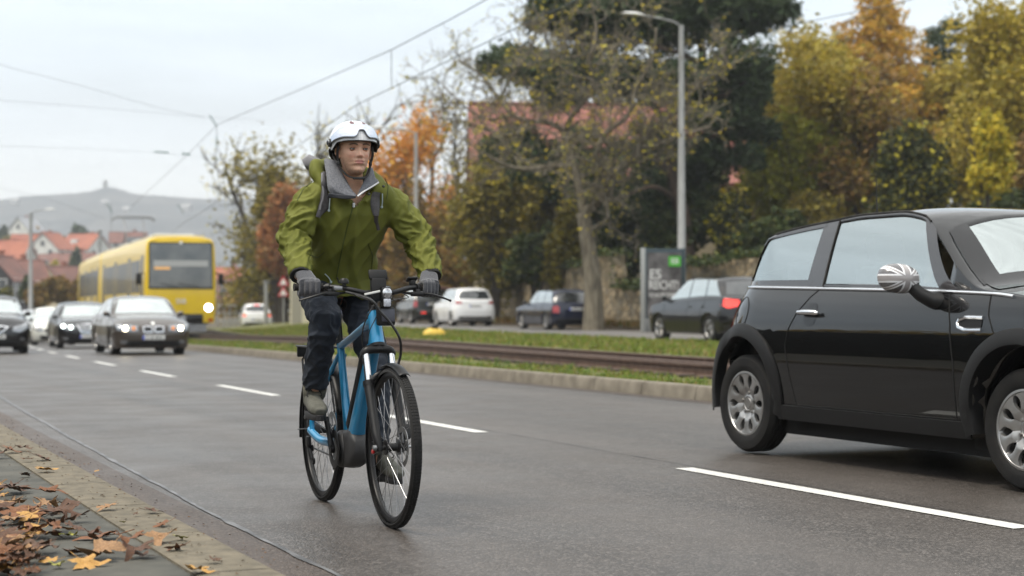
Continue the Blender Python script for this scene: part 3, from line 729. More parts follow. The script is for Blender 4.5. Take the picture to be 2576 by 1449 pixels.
bush("bush", "dark green bush behind the advertising case", 1710, 68, 430, 740, 260, LV['dark'], 11000, 36, .11, group=G1, lobes=8)
bush("bush", "dark brown flecked bush below the big pine", 1850, 66, 470, 730, 230, LV['dotted'], 9000, 37, .10, group=G1)
bush("bush", "green ivy-like bush over the wall behind the people carrier", 1960, 60, 520, 700, 300, LV['dark'], 10000, 38, .10, group=G1)
bush("bush", "lime green bush glowing between two bare stems", 2010, 70, 262, 600, 420, LV['lime'], 17000, 39, .10, group=G1, lobes=12)
bush("bush", "dark bush speckled with round yellow leaves above the hatchback", 2290, 62, 285, 700, 330, LV['dotted'], 15000, 40, .085, group=G1, lobes=9)
bush("bush", "bright yellow drooping bush at the right edge of the dark one", 2480, 56, 270, 520, 190, LV['yellow'], 9000, 42, .075, group=G1, droop=.8)
bush("bush", "dark green bush under the bright yellow one", 2530, 58, 470, 760, 330, LV['dark'], 10000, 43, .10, group=G1)
bush("bush", "mixed green bush beneath the lime green one", 2090, 66, 470, 740, 260, LV['olive'], 9000, 44, .10, group=G1)
bush("bush", "brown purple bush behind the right part of the bank", 2640, 60, 230, 600, 260, LV['brown'], 7000, 45, .12, group=G1)
bush("bush", "dark green bush on the bank top behind the red roof's right end", 1900, 92, 330, 640, 300, LV['dark'], 7000, 46, .14, group=G1)
bush("bush", "dull olive bush filling the bank top behind the speckled bush", 2250, 90, 300, 640, 460, LV['olive'], 9000, 47, .16, group=G1)
bush("bush", "dull green bush on the bank top beyond the yellow bush", 2500, 88, 250, 640, 400, LV['ygreen'], 8000, 48, .16, group=G1)
deciduous("deciduous_tree", "loose yellow brown tree with two dark bare stems beside the lime bush", 2040, 72, 80, 330, LV['ygreen'], 20000, 51, size=.13, group=G2, kids=(5, 5, 5), spread=.45)
deciduous("deciduous_tree", "thin brown branched tree in front of the orange larch", 2170, 70, 150, 260, LV['brown'], 9000, 52, size=.12, group=G2, kids=(5, 5, 5), spread=.4)
deciduous("deciduous_tree", "tall yellow green tree at the right edge of the picture", 2560, 64, 20, 330, LV['ygreen'], 30000, 53, size=.12, group=G2, kids=(6, 5, 6), spread=.5)
deciduous("deciduous_tree", "pale olive tree between the larch and the yellow green tree", 2400, 82, 200, 220, LV['ygreen'], 14000, 54, size=.14, group=G2, spread=.45)
deciduous("deciduous_tree", "orange leaved tree behind the slim lamp post", 1015, 102, 275, 300, LV['orange'], 9000, 55, size=.17, group=G2, kids=(5, 5, 5), spread=.55)
deciduous("deciduous_tree", "thin half-bare tree left of the red roof", 1150, 96, 280, 200, LV['olive'], 1800, 56, size=.12, group=G2, spread=.4)
# larch: conical, tiers of orange sprays
root, z0 = tree_root("larch_tree", "orange larch with hanging tiers, tallest tree over the black hatchback", "tree", 2212, 84, G2)
rng = random.Random(61); H = yh(-60, 84) - z0; mb = MB(); mb.tube([Vector((0, 0, -.3)), Vector((0.1, 0, H * .5)), Vector((0, 0, H))], [.3, .2, .03], 8); lm = MB()
for k in range(70):
    q = k / 70; z = H * lerp(.28, .98, q); a = k * 2.4; L = lerp(6.0, .6, q ** 1.2) * rng.uniform(.7, 1.1) * (1.0 if k % 7 else 1.15)
    e = Vector((cos(a) * L, sin(a) * L, z - .12 * L)); mb.tube([Vector((0, 0, z)), Vector((cos(a) * L * .5, sin(a) * L * .5, z + .06 * L)), e], [.05, .035, .012], 5)
    for _ in range(int(110 * L)):
        t = rng.uniform(.12, 1); p = Vector((cos(a) * L * t, sin(a) * L * t, z + .05 * L - .15 * L * t * t)) + Vector((rng.gauss(0, .28), rng.gauss(0, .28), -abs(rng.gauss(0, .32)))); leaf_quads(lm, p, rng.uniform(.08, .2), rng, .4, .7)
mb.build("trunk", BARK_D, root); lm.build("crown", LV['larch'], root, smooth=False, fix=False)
def small_pine(label, px, Z, ytop, wpx, seed):
    root, z0 = tree_root("pine_tree", label, "tree", px, Z, "pines on the skyline of the bank"); rng = random.Random(seed); H = yh(ytop, Z) - z0; W = wpx / FPX * Z / 2
    mb = MB(); mb.tube([Vector((0, 0, -.3)), Vector((.2, 0, H * .6)), Vector((0, 0, H * .97))], [.22, .15, .05], 7); pads = []
    for k in range(16):
        q = k / 15; a = k * 2.4; z = H * lerp(.55, .98, q); d = W * (1 - .55 * q) * rng.uniform(.3, .9); c = Vector((cos(a) * d, sin(a) * d, z)); pads.append((c, W * rng.uniform(.25, .42), 420)); mb.tube([Vector((0, 0, z - .3)), c], [.06, .02], 5)
    mb.build("trunk", BARK_P, root); lm = MB(); needle_pads(lm, pads, rng, .15); lm.build("crown", LV['pine'], root, smooth=False, fix=False)
small_pine("dark pine standing right of the larch with clear sky above", 2372, 95, 62, 190, 71)
small_pine("dark pine between the larch and the big spreading pine", 2110, 96, 95, 150, 72)
small_pine("dark narrow pine behind the tall yellow green tree", 2480, 92, 62, 120, 73)
# low clipped ivy ledge on top of the wall
bush("bush", "orange brown bush high on the bank left of the larch", 2110, 86, 170, 480, 330, LV['brown'], 12000, 201, .15, group=G1, lobes=8)
bush("bush", "orange gold bush high on the bank right of the larch", 2330, 86, 215, 470, 300, LV['larch'], 9000, 202, .15, group=G1, lobes=8)
bush("bush", "olive bush high on the bank between the big pine and the lime bush", 1945, 84, 130, 420, 230, LV['ygreen'], 11000, 203, .15, group=G1, lobes=8)
bush("bush", "yellow green bush high on the bank at the right edge", 2500, 78, 110, 450, 300, LV['ygreen'], 13000, 204, .14, group=G1, lobes=8)
bush("bush", "dull green bush hiding the lower left of the red roofed house", 1300, 77, 325, 640, 330, LV['olive'], 12000, 205, .13, group=G1, lobes=8)
bush("bush", "dark shrub hiding the middle of the red roofed house", 1480, 77, 345, 640, 330, LV['pine'], 12000, 206, .13, group=G1, lobes=8)
bush("bush", "dark shrub hiding the right end of the red roofed house", 1710, 76, 300, 640, 330, LV['dark'], 13000, 207, .13, group=G1, lobes=8)
# ---- trees left of the cyclist
deciduous("deciduous_tree", "dense olive and brown tree left of the cyclist's shoulder", 715, 108, 385, 230, LV['olive'], 9000, 81, size=.16, group="autumn trees beside the tram line", kids=(6, 6, 6), spread=.7, low=.2)
bush("bush", "rust brown tree-high bush with an orange skirt left of the cyclist's arm", 705, 104, 440, 720, 205, LV['rust'], 9000, 82, .15, cat="shrub", group="autumn trees beside the tram line", lobes=9)
bush("bush", "dark green and brown bush crowning the rust brown one", 690, 106, 400, 600, 150, LV['olive'], 6000, 84, .15, cat="shrub", group="autumn trees beside the tram line")
deciduous("deciduous_tree", "nearly bare pale yellow tree reaching over the tram's roof", 590, 112, 345, 230, LV['yellow'], 1500, 83, size=.09, group="autumn trees beside the tram line", trunk_px=690, spread=.3, low=.25)
deciduous("bare_tree", "tall bare tree with fine twigs left of the helmet", 770, 118, 235, 260, LV['yellow'], 900, 85, size=.10, group="bare trees beyond the cyclist", kids=(5, 5, 6), spread=.3)
deciduous("bare_tree", "tall bare tree with fine twigs behind the helmet", 885, 120, 215, 240, LV['yellow'], 700, 86, size=.10, group="bare trees beyond the cyclist", kids=(5, 5, 6), spread=.3)
deciduous("bare_tree", "bare twiggy tree above the orange one right of the helmet", 1090, 112, 235, 220, LV['olive'], 700, 87, size=.10, group="bare trees beyond the cyclist", kids=(5, 5, 6), spread=.3)
bush("bush", "grey brown bush behind the small white car", 640, 135, 690, 800, 330, LV['brown'], 6000, 88, .2, group="bushes at the end of the far road", zbase=-2.0)
bush("bush", "brown bush behind the cyclist's knees", 860, 120, 600, 800, 420, LV['brown'], 9000, 89, .2, group="bushes at the end of the far road", zbase=-2.0)
bush("bush", "dark brown bush left of the parked off-road car", 985, 100, 560, 800, 200, LV['brown'], 6000, 90, .16, group="bushes at the end of the far road", zbase=-1.0)
# ================================================================ STONE WALL, RED-ROOFED HOUSE
def stone_mat():
    m, nt, p, out = new_mat("rubble_stone"); N, L = nt.nodes, nt.links
    tc = N.new("ShaderNodeTexCoord"); mp = N.new("ShaderNodeMapping"); mp.inputs['Scale'].default_value = (1, 1, 1.7); L.new(tc.outputs['Object'], mp.inputs[0])
    vo = N.new("ShaderNodeTexVoronoi"); vo.inputs['Scale'].default_value = 3.4; L.new(mp.outputs[0], vo.inputs['Vector'])
    ve = N.new("ShaderNodeTexVoronoi"); ve.feature = 'DISTANCE_TO_EDGE'; ve.inputs['Scale'].default_value = 3.4; L.new(mp.outputs[0], ve.inputs['Vector'])
    sp = N.new("ShaderNodeSeparateColor"); L.new(vo.outputs['Color'], sp.inputs[0]); r = N.new("ShaderNodeValToRGB"); L.new(sp.outputs[0], r.inputs[0])
    el = r.color_ramp.elements; el[0].color = (.19, .14, .08, 1); el[1].color = (.46, .36, .22, 1); q = el.new(.35); q.color = (.32, .25, .15, 1); q = el.new(.7); q.color = (.23, .20, .15, 1)
    no = N.new("ShaderNodeTexNoise"); no.inputs['Scale'].default_value = 1.1; no.inputs['Detail'].default_value = 7; L.new(tc.outputs['Object'], no.inputs['Vector'])
    mr = N.new("ShaderNodeMapRange"); mr.inputs[1].default_value = .48; mr.inputs[2].default_value = .66; mr.inputs[4].default_value = .75; L.new(no.outputs[0], mr.inputs[0])
    mx = N.new("ShaderNodeMix"); mx.data_type = 'RGBA'; mx.inputs[7].default_value = (.045, .042, .022, 1); L.new(mr.outputs[0], mx.inputs[0]); L.new(r.outputs[0], mx.inputs[6])
    e = N.new("ShaderNodeMapRange"); e.inputs[2].default_value = .06; L.new(ve.outputs['Distance'], e.inputs[0])
    m2 = N.new("ShaderNodeMix"); m2.data_type = 'RGBA'; m2.inputs[6].default_value = (.05, .042, .028, 1); L.new(e.outputs[0], m2.inputs[0]); L.new(mx.outputs[2], m2.inputs[7])
    L.new(m2.outputs[2], p.inputs['Base Color']); p.inputs['Roughness'].default_value = .92
    b = N.new("ShaderNodeBump"); b.inputs['Strength'].default_value = .9; b.inputs['Distance'].default_value = .05; L.new(e.outputs[0], b.inputs['Height']); L.new(b.outputs[0], p.inputs['Normal']); return m
STONE = stone_mat()
def wall_top(u):
    q = cr([(22, 2.55), (40, 2.45), (47, 2.3), (50.5, 2.2), (52, 1.6), (54, 1.55), (55.4, 1.6), (55.6, 2.75), (56.4, 2.8), (60, 2.45), (66, 2.15), (71, 1.6), (80, 1.2), (100, 1.1)], u)
    return q + .05 * noise.noise((u * 2.1, 0, 0))
mb = MB(); rows = []; u = 20.0
wall = thing("stone_wall", "rough yellow brown rubble wall behind the parked cars, stepped along its top", "wall")
while u < 96:
    zt = wall_top(u); n1 = .05 * noise.noise((u * 1.5, 1, 0))
    base = 0.0
    rows.append([RP(26.20 + n1, u, -.2), RP(26.22 + n1 + .03 * noise.noise((u * 3, 2, 0)), u, zt * .33), RP(26.25 + n1 + .03 * noise.noise((u * 3, 5, 0)), u, zt * .66), RP(26.28 + n1, u, zt - .03), RP(26.31 + n1, u, zt), RP(26.72, u, zt + .02), RP(26.75, u, zt - .04), RP(26.78, u, -.2)])
    u += .35
mb.grid(rows); mb.build("stonework", STONE, wall, angle=50)
# fallen leaves heaped along the wall foot
mb = MB(); rng = random.Random(4)
for _ in range(5200):
    u = rng.uniform(30, 80); v = 26.15 - abs(rng.gauss(0, .55)); c = RP(v, u, .19 + rng.uniform(0, .05)); leaf_quads(mb, c, rng.uniform(.04, .09), rng)
tag(mb.build("fallen_leaves", leaf_mat("fallen_leaf_litter", [(.16, .08, .03), (.28, .14, .05), (.35, .22, .08), (.12, .07, .03)]), smooth=False, fix=False), "brown fallen leaves heaped along the foot of the stone wall", kind='stuff')
# creeper hanging over the wall
mb = MB()
for _ in range(9000):
    u = rng.uniform(24, 72); k = noise.noise((u * .35, 3, 0)); drop = max(0, .12 + 1.0 * k) if not 55 < u < 58 else .05
    z = wall_top(u) + rng.uniform(-drop, .35) * rng.random(); v = 26.15 - rng.uniform(0, .18) if z < wall_top(u) else 26.2 + rng.uniform(-.15, .9)
    leaf_quads(mb, RP(v, u, z), rng.uniform(.05, .10), rng, .8)
tag(mb.build("ivy", LV['dark'], smooth=False, fix=False), "dark creeper trailing over the top of the stone wall", kind='stuff')

def tile_mat(name, a, b, c, sc=3.2):
    m, nt, p, out = new_mat(name); N, L = nt.nodes, nt.links
    tc = N.new("ShaderNodeTexCoord"); br = N.new("ShaderNodeTexBrick"); br.inputs['Scale'].default_value = sc; L.new(tc.outputs['Generated'], br.inputs[0])
    br.inputs['Color1'].default_value = (*a, 1); br.inputs['Color2'].default_value = (*b, 1); br.inputs['Mortar'].default_value = (*c, 1); br.inputs['Mortar Size'].default_value = .03; br.inputs['Brick Width'].default_value = .12; br.inputs['Row Height'].default_value = .2
    no = N.new("ShaderNodeTexNoise"); no.inputs['Scale'].default_value = 1.2; no.inputs['Detail'].default_value = 8; L.new(tc.outputs['Object'], no.inputs['Vector'])
    mx = N.new("ShaderNodeMix"); mx.data_type = 'RGBA'; mx.blend_type = 'MULTIPLY'; mx.inputs[7].default_value = (.62, .55, .5, 1)
    mr = N.new("ShaderNodeMapRange"); mr.inputs[1].default_value = .45; mr.inputs[2].default_value = .7; L.new(no.outputs[0], mr.inputs[0]); L.new(mr.outputs[0], mx.inputs[0]); L.new(br.outputs[0], mx.inputs[6])
    L.new(mx.outputs[2], p.inputs['Base Color']); p.inputs['Roughness'].default_value = .8; return m
TILE = tile_mat("roof_tiles_red", (.38, .15, .115), (.48, .22, .175), (.16, .05, .04), 9)
TILE_O = mat("roof_tiles_orange", (.36, .12, .065), .8, col2=(.26, .085, .055), scale=.5, detail=8)
TILE_B = mat("roof_tiles_brown", (.12, .06, .05), .85, col2=(.20, .09, .07), scale=.5, detail=8)
RENDER_W = mat("house_render_white", (.70, .70, .66), .9, col2=(.55, .55, .52), scale=.6, detail=6)
RENDER_C = mat("house_render_cream", (.55, .48, .33), .9, col2=(.42, .36, .25), scale=.6, detail=6)
BRICKM = mat("brick_wall", (.25, .085, .05), .9, col2=(.34, .13, .075), scale=2.0, detail=8)
WIN = mat("house_window", (.03, .035, .04), .1, coat=1.0); WFR = mat("window_frame_paint", (.6, .6, .58), .5)
def house(label, loc, rot, L, Wd, hw, hr, wall_m, roof_m, cols=3, rows_=2, name="house", group=None, dormer=False, chim=True):
    """ridge runs along local X"""
    root = thing(name, label, "house", loc, rot, group); x, y = L / 2, Wd / 2
    mb = MB(); mb.box((0, 0, hw / 2 - 1.0), (L, Wd, hw + 2)); mb.add([(-x, -y, hw), (-x, y, hw), (-x, 0, hw + hr)], [(0, 1, 2)]); mb.add([(x, -y, hw), (x, y, hw), (x, 0, hw + hr)], [(0, 1, 2)]); mb.build("wall", wall_m, root, angle=30)
    mb = MB(); e = .35; sl = hr / y
    for s in (-1, 1):
        a = [(-x - e, s * (y + e), hw - sl * e), (x + e, s * (y + e), hw - sl * e), (x + e, 0, hw + hr), (-x - e, 0, hw + hr)]
        mb.add(a + [(p[0], p[1], p[2] + .14) for p in a], [(0, 1, 2, 3), (4, 5, 6, 7), (0, 1, 5, 4), (1, 2, 6, 5), (3, 0, 4, 7)])
    mb.tube([(-x - e, 0, hw + hr + .14), (x + e, 0, hw + hr + .14)], .12, 6); rf = mb.build("roof", roof_m, root, angle=30)
    if chim:
        mb = MB(); mb.box((x * .35, y * .25, hw + hr * .8 + .4), (.6, .6, 1.8)); mb.box((x * .35, y * .25, hw + hr * .8 + 1.35), (.75, .75, .12)); mb.build("chimney", BRICKM, rf)
    if dormer:
        mb = MB(); mb.box((-x * .2, -y * .5, hw + hr * .52), (1.8, 1.6, 1.0)); mb.build("dormer", WFR, rf)
    for (side, n, span) in ((-1, cols, L), (1, cols, L)):
        for r in range(rows_):
            for c in range(n):
                wx = -span / 2 + span * (c + .5) / n; wz = hw * (r + .55) / rows_; f = MB(); f.box((wx, side * (y + .03), wz), (1.25, .10, 1.45)); fo = f.build("window", WFR, root); g = MB(); g.box((wx, side * (y + .09), wz), (1.05, .02, 1.25)); g.build("pane", WIN, fo)
    for s in (-1, 1):
        for r in range(rows_ + 1):
            for c in ((-.5, .5) if r < rows_ else (0,)):
                wz = hw * (r + .55) / rows_ if r < rows_ else hw + hr * .32; f = MB(); f.box((s * (x + .03), c * Wd * .5, wz), (.10, 1.15, 1.35)); fo = f.build("window", WFR, root); g = MB(); g.box((s * (x + .09), c * Wd * .5, wz), (.02, .95, 1.15)); g.build("pane", WIN, fo)
    return root
def on(px, Z, dz=0.0):
    b = at(px, 768, Z); return (b.x, b.y, terrain_z(b.x, b.y) + dz)
# broad red roof: ridge nearly square to the view, its front slope towards the road
b = at(1545, 768, 84); zb = terrain_z(b.x, b.y)
hz = yh(270, 84); he = yh(470, 84)
house("house with a broad faded red tiled roof", (b.x, b.y, zb), -YAW + RAD(3), 14.0, 9.5, he - zb, hz - he, RENDER_C, TILE, 4, 1)
# ================================================================ THE TOWN ON THE SLOPE, FAR LEFT
TG = "houses on the slope behind the queue of cars"
def far_house(label, px, Z, ybase, w, d, hw, hr, wall_m, roof_m, rot, **k):
    b = at(px, 768, Z); root = house(label, (b.x, b.y, yh(ybase, Z)), -YAW + rot, w, d, hw, hr, wall_m, roof_m, group=TG, **k); return root
far_house("white house with a large orange roof, left of the lamp mast's arm", 84, 395, 668, 9.5, 8.5, 3.6, 3.6, RENDER_W, TILE_O, RAD(6))
far_house("white gabled house end-on, joined right of the orange roofed house", 128, 385, 664, 8.0, 7.6, 3.4, 3.7, RENDER_W, TILE_O, RAD(78), cols=2)
far_house("white house with an orange roof and end gable above the dark conifer", 212, 410, 668, 9.5, 8.0, 4.0, 3.6, RENDER_W, TILE_O, RAD(-28), dormer=True)
far_house("low white house under the orange roofs", 152, 370, 680, 9.0, 6, 2.2, 1.2, RENDER_W, TILE_B, RAD(4), chim=False)
far_house("pale grey house behind the lamp mast's head", 66, 440, 640, 7.0, 7, 6.0, 3.6, RENDER_W, mat("slate_roof", (.30, .31, .33), .7), RAD(70))
far_house("house with an orange roof cut by the left edge of the picture", 8, 330, 696, 11.0, 8, 2.8, 4.2, RENDER_W, TILE_O, RAD(-10))
far_house("ochre house with a brown roof left of the dark conifer", 186, 330, 700, 8.0, 8, 2.6, 2.2, RENDER_C, TILE_B, RAD(8))
far_house("dark timbered house with a steep red brown roof near the left edge", 42, 215, 752, 6.4, 6.0, 2.0, 2.9, RENDER_W, TILE_B, RAD(35))
far_house("black gabled house with a small white window at the left edge", 6, 205, 760, 5.0, 5.2, 2.8, 2.7, mat("dark_timber", (.03, .028, .03), .8), TILE_B, RAD(80))
far_house("low house with a pointed red roof above the brown hedge", 158, 235, 748, 5.6, 6.0, 1.6, 2.6, RENDER_C, TILE_B, RAD(60))
far_house("orange brick house right beside the tram's mirror", 578, 300, 748, 5.2, 6, 3.2, 2.0, BRICKM, TILE_O, RAD(20))
far_house("distant white house over the tram's flat roof", 322, 430, 640, 9, 7, 3, 2.6, RENDER_W, TILE_B, RAD(12))
rng = random.Random(77)
def town_tree(name, label, px, Z, ytop, ybot, w, lv, n, seed, s=.30):
    bush(name, label, px, Z, ytop, ybot, w, lv, n, seed, s, cat="tree", group="trees between the far houses", lobes=5, stems=3, zbase=yh(ybot, Z) - .3)
town_tree("conifer", "dark pointed conifer below the right orange roof", 196, 300, 622, 735, 62, LV['pine'], 3600, 101)
town_tree("broadleaf_tree", "broad dark green tree on top of the slope right of the orange roofs", 212, 430, 560, 650, 92, LV['pine'], 3000, 102, .45)
town_tree("broadleaf_tree", "second dark green tree just left of the tram's pantograph", 248, 425, 578, 660, 56, LV['pine'], 2000, 103, .45)
town_tree("broadleaf_tree", "small amber tree above the white house roofs", 91, 440, 565, 615, 24, LV['larch'], 900, 104, .35)
town_tree("broadleaf_tree", "dark tree at the left edge above the orange roof", 2, 420, 558, 640, 34, LV['pine'], 1500, 105, .4)
town_tree("broadleaf_tree", "brown green tree left of the pale grey house", 26, 415, 585, 650, 56, LV['olive'], 1600, 106, .4)
town_tree("broadleaf_tree", "dark green tree beside the lamp mast below the white houses", 62, 270, 672, 740, 54, LV['pine'], 2200, 107, .28)
town_tree("broadleaf_tree", "green tree right of the lamp mast, under the white gable", 108, 270, 660, 730, 60, LV['dark'], 2400, 108, .28)
town_tree("broadleaf_tree", "yellow tree below the low white house", 140, 290, 650, 700, 36, LV['yellow'], 1000, 109, .25)
town_tree("broadleaf_tree", "dark tree behind the tram's tail", 240, 280, 690, 750, 60, LV['dark'], 1800, 110, .28)
town_tree("broadleaf_tree", "yellow flecked bush in front of the black gabled house", 16, 150, 716, 762, 60, LV['dotted'], 2200, 111, .12)
town_tree("broadleaf_tree", "dark bush right of the black gabled house", 66, 165, 690, 760, 50, LV['dark'], 2200, 112, .16)
town_tree("broadleaf_tree", "dark green tree right of the orange brick house", 612, 260, 700, 760, 40, LV['pine'], 1600, 113, .26)
town_tree("broadleaf_tree", "grey brown tree between the two orange roofs", 165, 420, 590, 650, 40, LV['brown'], 1000, 114, .35)
for i, (px, w) in enumerate(((105, 110), (165, 120), (228, 130), (300, 140))):
    bush("hedge_bush", ["low brown bush right of the lamp mast's foot", "low brown bush behind the black saloon's roof", "low brown bush behind the tram's rear coach", "low brown bush hidden mostly by the tram"][i], px, 128 + i * 3, 690, 785, w, LV['brown'], 3600, 120 + i, .14, group="brown bushes beyond the queue", zbase=-3.0, lobes=5)
# scattered white buildings on the hazy hillside
rng = random.Random(9); HHM = mat('far_render', (.32, .32, .32), .9)
for i, (px, py) in enumerate([(38, 512), (262, 515), (318, 532), (470, 527)]):
    t = (540 - py + 60) / 90; Z = 1450 - i * 20; b = at(px, py, Z); mb = MB(); s = rng.uniform(5, 8); mb.box((0, 0, 0), (s, 6, 4)); mb.prism([(-3.3, 2), (3.3, 2), (0, 4.5)], 'X', -s / 2 - .5, s / 2 + .5)
    o = mb.build("hillside_house", HHM, None); o.location = b; o.rotation_euler = (0, 0, -YAW + rng.uniform(-.5, .5))
    tag(o, "tiny pale house lost in the haze of the wooded hillside", "house", "pale houses on the hazy hillside")
# ================================================================ CAR BUILDER
def car_paint(name, col, flake=0.0, rough=0.25, met=0.0, dirt=0.25):
    m, nt, p, out = new_mat(name); N, L = nt.nodes, nt.links
    p.inputs['Metallic'].default_value = met
    p.inputs['Coat Weight'].default_value = 1.0; p.inputs['Coat Roughness'].default_value = 0.025
    tc = N.new("ShaderNodeTexCoord"); no = N.new("ShaderNodeTexNoise"); no.inputs['Scale'].default_value = 3.5; no.inputs['Detail'].default_value = 8
    L.new(tc.outputs['Object'], no.inputs['Vector'])
    sp = N.new("ShaderNodeSeparateXYZ"); L.new(tc.outputs['Object'], sp.inputs[0])
    low = N.new("ShaderNodeMapRange"); low.inputs[1].default_value = 0.55; low.inputs[2].default_value = 0.12; L.new(sp.outputs[2], low.inputs[0])
    mu = N.new("ShaderNodeMath"); mu.operation = 'MULTIPLY'; L.new(low.outputs[0], mu.inputs[0]); L.new(no.outputs[0], mu.inputs[1])
    m2 = N.new("ShaderNodeMath"); m2.operation = 'MULTIPLY'; m2.inputs[1].default_value = dirt; L.new(mu.outputs[0], m2.inputs[0])
    mx = N.new("ShaderNodeMix"); mx.data_type = 'RGBA'; mx.inputs[6].default_value = (*col, 1); mx.inputs[7].default_value = (0.12, 0.10, 0.08, 1)
    L.new(m2.outputs[0], mx.inputs[0]); L.new(mx.outputs[2], p.inputs['Base Color'])
    r = N.new("ShaderNodeMapRange"); r.inputs[3].default_value = rough; r.inputs[4].default_value = 0.75; L.new(m2.outputs[0], r.inputs[0]); L.new(r.outputs[0], p.inputs['Roughness'])
    c = N.new("ShaderNodeMapRange"); c.inputs[1].default_value = 0; c.inputs[2].default_value = 0.3; c.inputs[3].default_value = 1; c.inputs[4].default_value = 0.35
    L.new(m2.outputs[0], c.inputs[0]); L.new(c.outputs[0], p.inputs['Coat Weight'])
    return m

